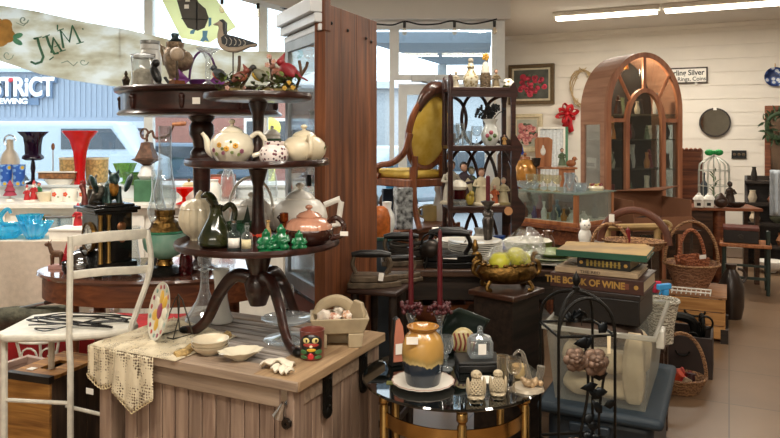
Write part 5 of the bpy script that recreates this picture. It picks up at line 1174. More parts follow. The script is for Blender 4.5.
# wares on the high table and on the glass shelf beside it
ht = lambda u, v: HT+Vector((math.cos(ah)*u-math.sin(ah)*v, math.sin(ah)*u+math.cos(ah)*v, ZH))
t = solo('black_etched_vase', 'square clear glass vase with a black etched design beneath the yellow chair', 'vase', MB().box(-.055, .055, -.04, .04, 0, .27), K('#232427', .2, 0, .3, 26, hex2='#b9bcbc', coat=.4), at(403, 4.55, ZH), .3, bev=.005)
t = thing('yellow_mug', 'cream yellow mug on the high table behind the chair leg', 'mug', at(431, 5.0, ZH))
obj('body', MB().lathe([(0, 0), (.05, 0), (.062, .03), (.06, .11), (.055, .11), (.05, .02), (0, .015)], 20), K('#c9b277', .35), t); obj('handle', MB().tube(arc(-.058, .06, .035, .035, PI/2, PI*1.5, 8), .009, 6), K('#c9b277', .35), t)
t = thing('white_figure_jar', 'tall white draped ceramic jar on the corner of the high table', 'jar', at(443, 5.0, ZH))
obj('body', MB().lathe([(0, 0), (.06, 0), (.07, .03), (.072, .12), (.058, .17), (.055, .2), (.065, .22), (.06, .26), (.03, .28), (0, .28)], 22, 0, None, 9, .08), WHITEP, t)
t = thing('blue_book', 'dark blue hardback book standing beneath the yellow chair', 'book', at(391, 4.95, ZH), .2)
obj('cover', MB().box(-.06, .06, -.02, .02, 0, .23), K('#22364f', .5), t); obj('pages', MB().box(-.055, .061, -.015, .015, .004, .226), K('#d9d2c0', .8), t)
t = thing('blue_tin', 'bright blue cylindrical tin on the table behind the yellow chair', 'tin', at(390, 5.75, .9005))
obj('body', MB().lathe([(0, 0), (.035, 0), (.035, .34), (.03, .35)], 18), K('#1f6f9e', .35), t); obj('cap', MB().lathe([(.031, .35), (.031, .39), (0, .395)], 16), K('#2a8cc0', .4), t)
t = thing('side_shelf', 'glass-topped shelf beside the high table carrying an orange glass jar', 'shelf', (-.06, 4.27, 0))
obj('top', MB().box(-.11, .10, -.1, .12, .872, .886), G('#9fc4b8', .25, .03, .6, '#7aa89c'), t); obj('cabinet', MB().box(-.1, .09, -.08, .11, 0, .872), K('#39424a', .5), t)
t = thing('orange_jar', 'orange frosted glass jar shade on the glass-topped shelf', 'jar', at(379, 4.26, .8865))
obj('body', MB().lathe([(0, 0), (.065, 0), (.07, .03), (.07, .11), (.055, .16), (.03, .18), (0, .18)], 22, 0, None, 10, .04), K('#c06a2c', .4, 0, .25, 30, trans=.3), t); obj('foot', MB().lathe([(0, -.0), (.02, 0), (.02, .001), (0, .001)], 8), WHITEP, t)
for k, (px, Y, lab_, hx, r, h) in enumerate(((387, 4.33, 'white porcelain ewer behind the orange glass jar', '#dfe0dc', .05, .2), (385, 5.7, 'dark brown stoneware jar on the table behind the yellow chair', '#4a3428', .05, .15), (372, 5.75, 'grey pottery jar behind the blue tin', '#8b8f90', .06, .16))):
    solo('ceramic_jar', lab_, 'jar', MB().lathe([(0, 0), (r*.7, 0), (r, h*.3), (r*.9, h*.6), (r*.5, h*.8), (r*.6, h), (0, h*.95)], 18), K(hx, .35), at(px, Y, .8865 if k == 0 else .9005))
t = thing('window_table', 'plain table by the door behind the yellow chair', 'table', (.05, 5.8, 0))
obj('top', MB().box(-.45, .2, -.2, .3, .87, .9), WALN, t)
for x in (-.4, .15):
    for y in (-.15, .25): obj('leg', MB().box(x-.02, x+.02, y-.02, y+.02, 0, .87), WALN, t)
t = thing('pink_flower_pot', 'pot of pink flowers seen beyond the yellow chair', 'plant', at(441, 5.9, .60))
obj('pot', MB().lathe([(0, 0), (.07, 0), (.09, .15), (.08, .15), (0, .12)], 16), K('#a8b0b0', .5), t)
b = MB(); R_ = random.Random(2)
for k in range(14): b.ball((R_.uniform(-.08, .08), R_.uniform(-.06, .06), R_.uniform(.16, .3)), .03, 7, k % 3 == 0)
obj('blossom', b, [K('#c8606e', .6), K('#5d7a4a', .6)], t)
t = thing('plant_table', 'low white table by the door under the flower pot', 'table', at(443, 5.9, 0))
obj('top', MB().lathe([(0, .575), (.22, .575), (.22, .598), (0, .6)], 24), WHITEW, t); obj('leg', MB().lathe([(0, 0), (.16, 0), (.03, .03), (.025, .575), (0, .575)], 14), WHITEW, t)

# ================================================================ what-not shelf
WN = Vector((.362, 4.3, 0)); aw = .08
t = thing('whatnot_shelf', 'dark wooden five-tier what-not shelf with looped fretwork sides and back', 'shelf', WN, aw)
WW, WD = .43, .26
ZS = (.32, .69, 1.06, 1.435, 1.795)
for z in ZS: obj('shelf', MB().box(0, WW, 0, WD, z-.022, z), MAHOG, t, bev=.003)
for q in ((1.735, 1.773), (1.40, 1.413), (1.02, 1.038)): obj('gallery', MB().box(0, WW, 0, .012, *q), MAHOG, t)
for y in (.015, WD-.015):
    obj('post', MB().lathe([(0, 0), (.015, 0), (.02, .1), (.014, .3), (.02, .34), (.016, .6), (.02, .7), (.014, 1.0), (.02, 1.07), (.014, 1.4), (.02, 1.44), (.016, 1.75), (.02, 1.83), (.012, 1.87), (0, 1.88)], 12, 0, TM(.012, y)), MAHOG, t)
prof = [(WW-.04, 0), (WW+.0, 0), (WW, .9), (WW+.045, .98), (WW+.05, 1.06), (WW+.0, 1.12), (WW-.012, 1.3), (WW+.03, 1.40), (WW+.03, 1.435), (WW-.012, 1.5), (WW-.012, 1.70), (WW+.0, 1.78), (WW-.02, 1.83), (WW-.05, 1.80), (WW-.04, 1.7)]
for y in (.0, WD-.02): obj('end_panel', MB().prism(prof, y, y+.02, 0, F), MAHOG, t)
for i in range(4):
    z0, z1 = ZS[i], ZS[i+1]-.025; h = z1-z0; b = MB(); r = .012
    if i == 3:
        b.tube([(WW/2+.09*math.sin(2*PI*k/24), WD-.01, z0+h/2+h/2*math.cos(2*PI*k/24)) for k in range(24)], r, 6, closed=True)
        for s in (-1, 1): b.tube(spline([(WW/2+s*.22, WD-.01, z1), (WW/2+s*.1, WD-.01, z1-.05), (WW/2+s*.06, WD-.01, z0+h/2), (WW/2+s*.1, WD-.01, z0+.05), (WW/2+s*.22, WD-.01, z0)], 5), r, 6)
    else:
        for c0 in (.13, .25, .37): b.tube(arc(c0, z0, .12, h, 0, PI, 16, WD-.01), r, 6)
    obj('fretwork', b, MAHOG, t)
def wn(u, v, i):
    u *= .86
    return WN+Vector((math.cos(aw)*u-math.sin(aw)*v, math.sin(aw)*u+math.cos(aw)*v, ZS[i]+.0005))
STN = K('#b5aa94', .6, 0, .2, 40); WHF = K('#d8d2c2', .4, 0, .12, 50)
# top tier
figurine('pale_figurine', 'pale stone cherub figurine on top of the what-not nearest its tall post', wn(.075, .12, 4), .11, (STN, STN, STN, STN))
t = thing('porcelain_vase', 'cream pot-bellied flowered vase on top of the what-not shelf', 'vase', wn(.185, .12, 4))
obj('body', MB().lathe([(0, 0), (.035, 0), (.05, .04), (.05, .07), (.03, .1), (.02, .12), (.026, .135), (.014, .16), (0, .165)], 22), painted('vase_speckle', '#cfc6ae', '#7a6a4a', '#b0a078', 60), t); obj('lid_figure', MB().ball((0, 0, .175), .018, 10), STN, t)
t = thing('figurine_with_star', 'basket-based figurine holding up a yellow flower on top of the what-not', 'figurine', wn(.30, .14, 4))
obj('basket', MB().lathe([(0, 0), (.032, 0), (.036, .06), (.03, .1), (0, .1)], 18), wicker('dark_basket', '#4a3a28', '#7d6647', 80), t); obj('body', MB().lathe([(.03, .1), (.026, .14), (.012, .17), (0, .175)], 14), WHF, t); b = MB(); flower(b, TM(.0, -.01, .2, rx=PI/2), .024, 0, 0, 5); obj('flower', b, K('#cc9a34', .5), t)
figurine('brown_figurine', 'brown-haired child figurine on top of the what-not beside the white bloom', wn(.37, .10, 4), .12, (K('#7d6d50', .5), SKIN, K('#7a5536', .5), STN))
t = thing('porcelain_flower', 'white porcelain bloom with green leaves at the end of the what-not top', 'ornament', wn(.455, .08, 4))
b = MB(); flower(b, TM(0, 0, .035, rx=.8), .035, 0, 1, 6); b.ball((0, 0, .012), (.035, .025, .014), 10, 2)
for k in range(4): b.leaf(TM(-.01, 0, .02, rz=2+k*.6, ry=-.5), .05, .02, 2)
obj('bloom', b, [WHF, YELF, K('#5d6238', .5)], t)
# second tier
def tumbler(label, loc, h, r, grp, m=CLEAR, stem=False, name='glass_tumbler', cat='glass'):
    t = thing(name, label, cat, loc, 0, grp)
    if stem:
        obj('bowl', MB().lathe([(0, h*.45), (r*.6, h*.5), (r, h*.7), (r*.95, h)], 18), m, t); obj('stem', MB().lathe([(0, 0), (r*.9, 0), (r*.8, .004), (r*.15, .012), (r*.12, h*.4), (0, h*.46)], 14), m, t)
    else: obj('body', MB().lathe([(0, 0), (r*.85, 0), (r, h), (r*.93, h), (r*.78, h*.1), (0, h*.1)], 18, 0, None, 10, .05), m, t)
    return t
CUT = G('#eef3f5', .10, .04, .75, '#e4ebee')
tumbler('tall clear cut tumbler on the second what-not tier by its tall post', wn(.06, .08, 3), .13, .03, 'cut glass on the what-not', CUT)
tumbler('short clear cut decanter-shaped glass in front on the second what-not tier', wn(.14, .05, 3), .09, .036, 'cut glass on the what-not', CUT)
tumbler('clear stemmed glass beside the flowered white vase', wn(.215, .06, 3), .12, .034, 'cut glass on the what-not', CUT, True)
tumbler('clear stemmed glass at the back of the second what-not tier', wn(.12, .18, 3), .14, .03, 'cut glass on the what-not', CUT, True)
t = thing('flower_vase', 'white porcelain vase with pink roses holding dark dried sprigs', 'vase', wn(.325, .1, 3))
obj('body', MB().lathe([(0, 0), (.035, 0), (.055, .035), (.058, .07), (.045, .105), (.034, .125), (.034, .14), (.05, .165), (.046, .165), (.03, .14), (0, .12)], 24, 0, None, 8, .03), K('#dcded8', .2, 0, .03, coat=.4), t)
b = MB()
for a, z, mi in ((-2.0, .06, 0), (-1.6, .08, 0), (-1.2, .06, 1), (-1.75, .04, 1)): b.ball((.056*math.cos(a), .056*math.sin(a), z), (.014, .008, .014), 8, mi)
obj('painted_rose', b, [K('#b05a68', .5), K('#58703e', .5)], t)
b = MB(); R_ = random.Random(8)
for k in range(22):
    a, e = R_.uniform(0, 6.28), R_.uniform(.0, .11); q = Vector((e*math.cos(a), e*.6*math.sin(a), R_.uniform(.19, .25)))
    b.tube([(0, 0, .14), tuple(q*.6+Vector((0, 0, .07))), tuple(q)], .0025, 5)
    for m_ in range(4): b.ball(tuple(q+Vector((R_.uniform(-.02, .02), R_.uniform(-.02, .02), R_.uniform(-.02, .015)))), .0085, 6)
obj('dried_sprigs', b, K('#23262a', .7, 0, .3), t)
figurine('kneeling_figurine', 'small amber and black figurine beside the white flowered vase', wn(.42, .06, 3), .07, (K('#b98a4a', .5), SKIN, K('#2a1d16', .5), BLACK))
t = thing('wooden_wedge', 'dark carved wooden shoe-like piece at the end of the second what-not tier', 'ornament', wn(.455, .12, 3)); obj('body', MB().prism([(-.04, 0), (.05, 0), (.045, .02), (-.02, .06), (-.04, .055)], -.02, .02, 0, F), WALN, t, bev=.006)
# third tier
t = thing('ruby_dish', 'clear and ruby stacked glass dish topped with a white frill', 'glass dish', wn(.085, .06, 2))
obj('foot', MB().lathe([(0, 0), (.05, 0), (.05, .03), (.03, .04), (0, .04)], 20, 0, None, 10, .08), CUT, t); obj('bowl', MB().lathe([(.03, .04), (.042, .045), (.044, .1), (0, .1)], 20), G('#7a1a22', .5, bodycol='#5a1218'), t); obj('frill', MB().lathe([(.044, .1), (.055, .12), (.045, .14), (.02, .16), (0, .16)], 20, 0, None, 9, .1), WHF, t)
figurine('lady_figurine', 'tall white and grey lady figurine at the back corner of the third what-not tier', wn(.05, .17, 2), .28, (K('#b9b3a4', .5), SKIN, K('#5a4a3a', .5), STN))
figurine('dark_figurine', 'figurine in dark purple behind the ruby glass dish', wn(.145, .17, 2), .27, (K('#4a3f48', .5), SKIN, K('#3a3430', .5), STN))
figurine('green_robed_figurine', 'green-grey robed figurine in the middle of the third what-not tier', wn(.205, .18, 2), .24, (K('#4e5a48', .5), STN, K('#4e5a48', .5), STN))
figurine('angel_figurine', 'cream winged angel figurine with brown hair on the third what-not tier', wn(.26, .10, 2), .235, (K('#d0c3a4', .5), SKIN, K('#6a4c34', .5), CREAM), -.1, None, True)
figurine('old_man_figurine', 'grey bearded figurine with an orange bundle on the third what-not tier', wn(.355, .09, 2), .13, (K('#a8542a', .5), SKIN, STN, WHF))
figurine('couple_figurine', 'cream dancing couple figurine at the end of the third what-not tier', wn(.43, .12, 2), .17, (K('#c4b894', .5), SKIN, STN, K('#9a8a5a', .5)))
t = thing('yellow_bird', 'small mustard glass bird beside the ruby dish', 'figurine', wn(.165, .055, 2)); obj('body', MB().ball((0, 0, .04), (.028, .024, .04), 12).ball((.008, -.012, .075), .018, 10), K('#a89038', .3), t)
figurine('small_angel', 'small white praying figurine near the wooden disc tag', wn(.305, .05, 2), .10, (WHF, SKIN, STN, WHF))
solo('wooden_disc_tag', 'round tan wooden disc hanging on the edge of the third what-not tier', 'tag', MB().lathe([(0, -.003), (.026, -.003), (.026, .003), (0, .003)], 20, 0, TM(rx=PI/2)), K('#c08a5c', .6, 0, .1), wn(.43, -.008, 2)+Vector((0, 0, -.03)), aw)
# fourth tier
for k, (u, v, h, r, hx, lab_) in enumerate(((.06, .1, .12, .05, '#c9a93a', 'yellow mug on the lowest visible what-not tier'), (.17, .15, .2, .05, '#b86a50', 'pink-brown vase on the lowest visible what-not tier'), (.25, .12, .22, .055, '#a9a49a', 'grey glass vase behind the tall candlestick'), (.40, .12, .17, .06, '#1e4a9a', 'cobalt blue jar on the lowest visible what-not tier'))):
    solo('ceramic_vase', lab_, 'vase', MB().lathe([(0, 0), (r*.7, 0), (r, h*.4), (r*.8, h*.75), (r*.5, h*.85), (r*.65, h), (0, h*.95)], 18), K(hx, .3), wn(u, v, 1))

# ================================================================ dark table with irons, plates and the brass planter
ZT_ = .82
t = thing('long_table', 'long dark table with plates and irons in front of the what-not shelf', 'table', (.72, 3.88, 0))
obj('top', MB().box(-.72, .20, -.36, .28, ZT_-.035, ZT_), WALN, t, bev=.005)
for y in (-.31, .22): obj('apron', MB().box(-.66, .16, y, y+.02, .66, .78), BLACKW, t)
for x in (-.66, .15):
    for y in (-.3, .22): obj('leg', MB().lathe([(0, 0), (.022, 0), (.035, .2), (.025, .4), (.035, .6), (.035, .785), (0, .785)], 12, 0, TM(x, y)), BLACKW, t)
obj('undershelf', MB().box(-.66, .15, -.28, .23, .50, .525), WALN, t)
def sadiron(label, loc, rz, s=1, hm=BLACK, m=None, cat='iron'):
    t = thing('flat_iron', label, cat, loc, rz, 'antique flat irons')
    m = m or K('#5e5040', .5, .35, .35, 30, bump=.3)
    sole = [(-.1, -.055), (-.02, -.056), (.06, -.035), (.115, 0), (.06, .035), (-.02, .056), (-.1, .055)]
    sole = [(x*s, y*s) for x, y in sole]
    obj('sole_plate', MB().prism(sole, 0, .022*s), m, t, bev=.003)
    obj('body', MB().prism([(x*.9, y*.9) for x, y in sole], .022*s, .05*s), m, t, bev=.006)
    for p in (((-.07, 0, .05), (-.085, 0, .09), (-.075, 0, .125)), ((.05, 0, .05), (.07, 0, .09), (.055, 0, .125))): br = obj('handle_bracket', MB().tube(spline([Vector(q)*s for q in p], 4), .009*s, 7), m, t)
    obj('grip', MB().tube([(-.088*s, 0, .126*s), (-.05*s, 0, .131*s), (.035*s, 0, .131*s), (.07*s, 0, .127*s)], [.011*s, .016*s, .016*s, .011*s], 10), hm, br)
    return t
# small iron table
IT = Vector((.03, 3.05, 0)); ai = math.atan2(.28, .096)
t = thing('iron_stand_table', 'small dark turned-leg table carrying two flat irons beside the brown cabinet boards', 'table', IT, ai)
obj('top', MB().prism([(0, 0), (.32, 0), (.32, .24), (0, .24)], .79, .815), K('#33211a', .4, 0, .2, 8), t, bev=.008)
for x in (.035, .285):
    for y in (.03, .21): obj('leg', MB().lathe([(0, 0), (.014, 0), (.018, .2), (.012, .25), (.02, .4), (.013, .5), (.02, .65), (.018, .79), (0, .79)], 12, 0, TM(x, y)), BLACKW, t)
obj('rail', MB().box(.035, .285, .025, .035, .2, .23).box(.03, .04, .03, .21, .2, .23).box(.28, .29, .03, .21, .2, .23), BLACKW, t)
ir = sadiron('dark flat iron with a black grip and a white price tag on its body', Vector((-.075, 3.17, .8155)), -.05, 1.12)
obj('price_tag', MB().cbox((.03, -.066, .06), (.022, .003, .034), 0, TM(ry=.15)), CARD, ir)
sadiron('dark flat iron at the back of the small turned-leg table', Vector((.06, 3.27, .8155)), .2, .85)
sadiron('rusty iron with a dark grip and cord wound on its body behind the first candle', at(403, 3.68, ZT_+.0005), .05, 1.15)
b = MB()
for k in range(5): b.tube([(.1*math.cos(a_*.5), .055*math.sin(a_*.5), .055+.014*k+.012*math.sin(a_*.9+k)) for a_ in range(13)], .009, 6, closed=True)
solo('cloth_cord', 'tangled dark cloth-covered cord heaped round the rusty iron', 'cord', b, K('#2a241d', .9, 0, .3), at(409, 3.67, ZT_+.002), .1)
big = sadiron('big black flat iron with a white patch and chrome bracket near the second candle', at(452, 3.62, ZT_+.0005), -.25, 1.35, BLACK, K('#121212', .25, .3, .2))
obj('white_patch', MB().cbox((.0, -.055, .052), (.07, .03, .004)), CARD, big)
t = thing('chrome_iron', 'chrome-framed travel iron with a black and white handle behind the big black iron', 'iron', at(451, 3.86, ZT_+.0005), .1, 'antique flat irons')
obj('body', MB().prism([(-.1, -.05), (.04, -.05), (.1, 0), (.04, .05), (-.1, .05)], 0, .05), K('#2e2a26', .4, .5), t, bev=.006); obj('frame', MB().tube([(-.09, 0, .04), (-.1, 0, .14), (.06, 0, .15), (.09, 0, .1), (.05, 0, .05)], .007, 7), CHROME, t); obj('grip', MB().tube([(-.07, 0, .155), (.07, 0, .155)], .019, 10), BLACK, t); obj('grip_cap', MB().tube([(-.105, 0, .155), (-.07, 0, .155)], .018, 10), WHITEP, t)
t = thing('tin_kettle', 'small dark pot-bellied kettle with wire legs behind the second candle', 'kettle', at(431, 3.62, ZT_))
obj('body', MB().ball((0, 0, .085), (.06, .055, .055), 16), K('#2c241d', .4, .6, .3), t)
b = MB()
for a in (0, 2.1, 4.2): b.tube([(.04*math.cos(a), .04*math.sin(a), .06), (.07*math.cos(a), .07*math.sin(a), 0)], .005, 6)
obj('leg', b, IRONB, t); obj('handle', MB().tube(arc(0, .12, .05, .05, 0, PI, 10), .005, 6), IRONB, t)
# dinner plates
PLT = K('#d5cfc2', .3, 0, .05, coat=.3)
pl = thing('dinner_plate', 'lowest plate of the white dinner plate stack behind the brass planter', 'plate', at(475, 3.86, ZT_+.0005), 0, 'stacked white dinner plates')
obj('dish', MB().lathe(platep(.15, .02), 32), PLT, pl)
names = ('second', 'third', 'fourth', 'fifth', 'sixth', 'seventh', 'eighth', 'topmost')
for k in range(8): dup(pl, names[k]+' plate up of the white dinner plate stack', pl.location+Vector((.004*(k % 2), .003*k, .0095*(k+1))), .3*k)
p2 = thing('side_plate', 'lowest of the small cream plates stacked behind the dinner plates', 'plate', at(452, 4.02, ZT_+.0005), 0, 'small cream plates')
obj('dish', MB().lathe(platep(.10, .02), 28), PLT, p2)
for k in range(6): dup(p2, ('second', 'third', 'fourth', 'fifth', 'sixth', 'topmost')[k]+' small cream plate of the stack behind the dinner plates', p2.location+Vector((.002*k, 0, .0098*(k+1))))
# pewter candlestick with red taper
t = thing('pewter_candlestick', 'tall pewter candlestick holding a dark red taper before the what-not', 'candlestick', at(488, 3.95, ZT_))
obj('body', MB().lathe([(0, 0), (.06, 0), (.06, .01), (.035, .02), (.02, .05), (.028, .14), (.034, .2), (.024, .22), (.034, .235), (.03, .25), (.016, .26), (.022, .28), (.04, .30), (.042, .305), (.02, .31), (0, .31)], 20), PEWTER, t)
solo('red_taper', 'short dark red taper standing in the pewter candlestick', 'candle', MB().lathe([(0, 0), (.0125, 0), (.012, .135), (.006, .14), (0, .142)], 12), K('#5d1420', .4), at(488, 3.95, ZT_+.3105))
# casserole, green plates, bowls
GRC = K('#5f6a35', .3, 0, .1, coat=.3)
t = thing('green_casserole', 'green casserole dish with a white lid behind the bag of fruit', 'casserole', at(528, 4.0, ZT_), 0)
obj('dish', MB().lathe([(0, 0), (.11, 0), (.135, .05), (.14, .075), (.13, .075), (0, .07)], 28, sy=.7), GRC, t); l = obj('lid', MB().lathe([(.137, .076), (.12, .09), (.05, .1), (0, .102)], 28, sy=.7), K('#d9d5c4', .3), t); obj('knob', MB().ball((0, 0, .11), .014), WHITEP, l)
for k, (px, Y, z, lab_, r) in enumerate(((552, 3.70, ZT_, 'cream oval platter under the green leaf plates', .17), (550, 3.68, ZT_+.0245, 'pale green plate lying on the cream platter', .15), (554, 3.68, ZT_+.0445, 'topmost dark green leaf plate beside the books', .13))):
    solo('green_plate' if k else 'platter', lab_, 'plate', MB().lathe(platep(r, .022), 32, 0, None, 0 if k < 2 else 9, 0 if k < 2 else .12), (PLT, K('#9aa67a', .3), K('#5e6e38', .3))[k], at(px, Y, z+.0005))
t = thing('brass_bell', 'small bronze scrolled ornament between the candlestick and the brass planter', 'ornament', at(475, 3.60, ZT_)); obj('body', MB().lathe([(0, 0), (.03, 0), (.035, .04), (.012, .08), (.02, .1), (.008, .14), (0, .145)], 14, 0, None, 5, .2), GOLDA, t)

# night stand with brass planter and the bag of fruit
NS = Vector((.549, 3.1, 0)); an = math.atan2(.21, .19)
t = thing('night_stand', 'small black open-fronted night stand under the brass planter', 'stand', NS, an)
obj('top', MB().box(0, .27, 0, .25, .755, .78), K('#3f2519', .35, 0, .25, 8, coat=.3), t, bev=.006)
obj('side_panel', MB().box(.02, .04, .02, .23, .05, .755).box(.23, .25, .02, .23, .05, .755).box(.02, .25, .02, .04, .05, .755), BLACKW, t)
obj('shelf', MB().box(.03, .24, .03, .23, .4, .42).box(.02, .25, .02, .23, .05, .07), WALN, t)
for x in (.035, .235):
    for y in (.035, .215): obj('foot', MB().lathe([(0, 0), (.014, 0), (.02, .05), (0, .05)], 10, 0, TM(x, y)), BLACKW, t)
pc = NS+Vector((math.cos(an)*.135-math.sin(an)*.125, math.sin(an)*.135+math.cos(an)*.125, .7805))
t = thing('brass_planter', 'oval antique brass planter with scrolled ends and little feet on the night stand', 'planter', pc, .06)
obj('bowl', MB().lathe([(0, .028), (.09, .03), (.13, .05), (.145, .08), (.135, .105), (.12, .115), (.125, .122), (.115, .122), (.11, .10), (0, .05)], 40, 0, None, 0, 0, sy=.62), GOLDA, t)
b = MB()
for k in range(18):
    a = 2*PI*k/18; b.ball((.123*math.cos(a), .123*.62*math.sin(a), .118), (.014, .012, .008), 7)
obj('beaded_rim', b, GOLDA, t)
for s in (-1, 1):
    obj('scroll_handle', MB().tube(spline([(s*.125, 0, .06), (s*.155, 0, .08), (s*.15, 0, .12), (s*.125, 0, .135), (s*.13, 0, .16), (s*.145, 0, .165)], 5), .011, 8), GOLDA, t)
    for y in (-.055, .055): obj('foot', MB().tube(spline([(s*.09, y, .045), (s*.105, y*1.15, .02), (s*.1, y*1.2, .006), (s*.085, y*1.15, .008)], 3), .010, 7), GOLDA, t)
FRU = K('#bcb83c', .35, 0, .15, 10)
R_ = random.Random(6)
for k, (x, y, z, lab_) in enumerate(((-.035, -.03, .148, 'yellow-green artificial pear in the bag nearest the planter rim'), (.04, .0, .165, 'yellow-green artificial apple at the top of the bag'), (.07, .03, .14, 'yellow-green fruit half hidden at the back of the bag'), (-.0, .035, .135, 'yellow-green fruit behind the pear in the bag'))):
    solo('artificial_fruit', lab_, 'fruit', MB().lathe([(0, -.036), (.02, -.034), (.038, -.012), (.04, .006), (.026, .03), (.012, .036), (0, .033)], 18), FRU, pc+Vector((x*1.1, y, z-.02)), 0, 'fruit in the plastic bag', rx=.3*k).scale = (1.25,)*3
def bagmat():
    m = bpy.data.materials.new('thin_clear_plastic'); m.use_nodes = True; nt = m.node_tree; nt.nodes.clear(); out = N(nt, 'ShaderNodeOutputMaterial')
    tr = N(nt, 'ShaderNodeBsdfTransparent'); gl = N(nt, 'ShaderNodeBsdfGlossy'); gl.inputs['Roughness'].default_value = .18; df = N(nt, 'ShaderNodeBsdfDiffuse'); df.inputs['Color'].default_value = (.8, .8, .78, 1)
    tc = N(nt, 'ShaderNodeTexCoord'); no = N(nt, 'ShaderNodeTexNoise'); no.inputs['Scale'].default_value = 30; no.inputs['Detail'].default_value = 4; no.inputs['Distortion'].default_value = 2; nt.links.new(tc.outputs['Object'], no.inputs['Vector'])
    bp_ = N(nt, 'ShaderNodeBump'); bp_.inputs['Strength'].default_value = 1; bp_.inputs['Distance'].default_value = .02; nt.links.new(no.outputs['Fac'], bp_.inputs['Height']); nt.links.new(bp_.outputs[0], gl.inputs['Normal'])
    m1 = N(nt, 'ShaderNodeMixShader'); m1.inputs[0].default_value = .35; nt.links.new(gl.outputs[0], m1.inputs[1]); nt.links.new(df.outputs[0], m1.inputs[2])
    mr = N(nt, 'ShaderNodeMapRange'); mr.inputs['From Min'].default_value = .4; mr.inputs['From Max'].default_value = .7; mr.inputs['To Min'].default_value = .10; mr.inputs['To Max'].default_value = .5; nt.links.new(no.outputs['Fac'], mr.inputs['Value'])
    m2 = N(nt, 'ShaderNodeMixShader'); nt.links.new(mr.outputs[0], m2.inputs[0]); nt.links.new(tr.outputs[0], m2.inputs[1]); nt.links.new(m1.outputs[0], m2.inputs[2]); nt.links.new(m2.outputs[0], out.inputs['Surface']); return m
def bag(u, v):
    a = 2*PI*u; q = .118*math.sin(v*PI*.62+.5)*(1+.10*math.sin(a*5+v*9)+.06*math.sin(a*9))
    if v > .8: q *= 1-(v-.8)*2.2*(1-.5*abs(math.cos(a)))
    return (.03+q*1.15*math.cos(a)+.03*v, .01+q*.75*math.sin(a), .085+.165*v+.018*math.sin(a*3+v*4)+.03*v*math.cos(a))
t = thing('plastic_bag', 'crumpled clear plastic bag of yellow-green fruit resting in the brass planter', 'bag', pc, .2)
obj('film', MB().grid(bag, 48, 16), bagmat(), t); obj('knot', MB().tube(spline([(.06, 0, .25), (.1, 0, .24), (.15, -.01, .2), (.17, -.03, .18)], 4), [.03, .028, .025, .02, .018, .02, .028, .032, .036, .03, .03, .02, .01], 9), bagmat(), t)
# under shelf of the long table
t = thing('dough_bowl', 'long shallow carved wooden dough bowl on the shelf under the long table', 'bowl', at(440, 3.72, .526), .1); obj('body', MB().lathe([(0, 0), (.14, 0), (.22, .05), (.24, .09), (.22, .09), (.18, .05), (0, .025)], 30, sy=.4), OAKR, t)
solo('pottery_jug', 'tan pottery jug on the shelf beneath the small iron table tops', 'jug', MB().lathe([(0, 0), (.05, 0), (.065, .06), (.05, .12), (.025, .15), (.03, .17), (0, .17)], 18), K('#b08a54', .4), at(412, 3.72, .526))
for k, (px, lab_) in enumerate(((478, 'dark wooden box under the long table beside the dough bowl'), (500, 'brown cigar box under the long table beneath the planter'))):
    t = thing('wooden_box', lab_, 'box', at(px, 3.72+.1*k, .526), .1*k); obj('body', MB().box(-.07, .07, -.06, .06, 0, .09), WALN, t, bev=.003); obj('lid', MB().box(-.073, .073, -.063, .063, .09, .105), OAKR, t, bev=.003)

# ================================================================ round glass and brass table in front
GT = Vector(((452-390)/700*2.4, 2.4, 0)); ZG = .678
t = thing('glass_table', 'round glass-topped table with a brass hoop and legs at the front', 'table', GT)
obj('top', MB().lathe([(0, ZG-.010), (.304, ZG-.010), (.308, ZG-.005), (.304, ZG), (0, ZG)], 64), G('#59625f', .10, .02, .75, '#1d2422'), t)
YBR = K('#b8955c', .22, 1, .15, 12)
obj('hoop', MB().lathe([(.244, .545), (.249, .545), (.249, .592), (.244, .592), (.244, .545)], 64), YBR, t)
for a in (-88, -22, -158, 40, 140):
    q = math.radians(a)
    l = obj('leg', MB().lathe([(0, 0), (.015, 0), (.015, .605), (.012, .61), (.012, .615), (.018, .622), (.018, .645), (.014, .65), (.018, .668), (0, .668)], 16, 0, TM(.25*math.cos(q), .25*math.sin(q))), YBR, t)
obj('lower_glass', MB().lathe([(0, .25), (.24, .25), (.24, .258), (0, .258)], 48), G('#59625f', .10, .02, .6, '#1d2422'), t)
obj('sticker', MB().cbox((-.19, -.10, .6785), (.05, .03, .003), 0, TM(rz=-.1)), K('#6a6a2a', .6), t)
def gt(px, Y, dz=.0006): return at(px, 2.4+(Y-2.9)*.83, ZG+dz*.83)
t = thing('serving_plate', 'white scalloped plate with a brown edge under the ochre vase', 'plate', gt(423, 2.78)); obj('dish', MB().lathe(platep(.125, .018), 72, 0, None, 18, .03), K('#d9d2c6', .3, 0, .03), t); obj('rim', MB().lathe([(.119, .019), (.1255, .0215), (.122, .0225)], 72, 0, None, 18, .03), K('#a98578', .4), t)
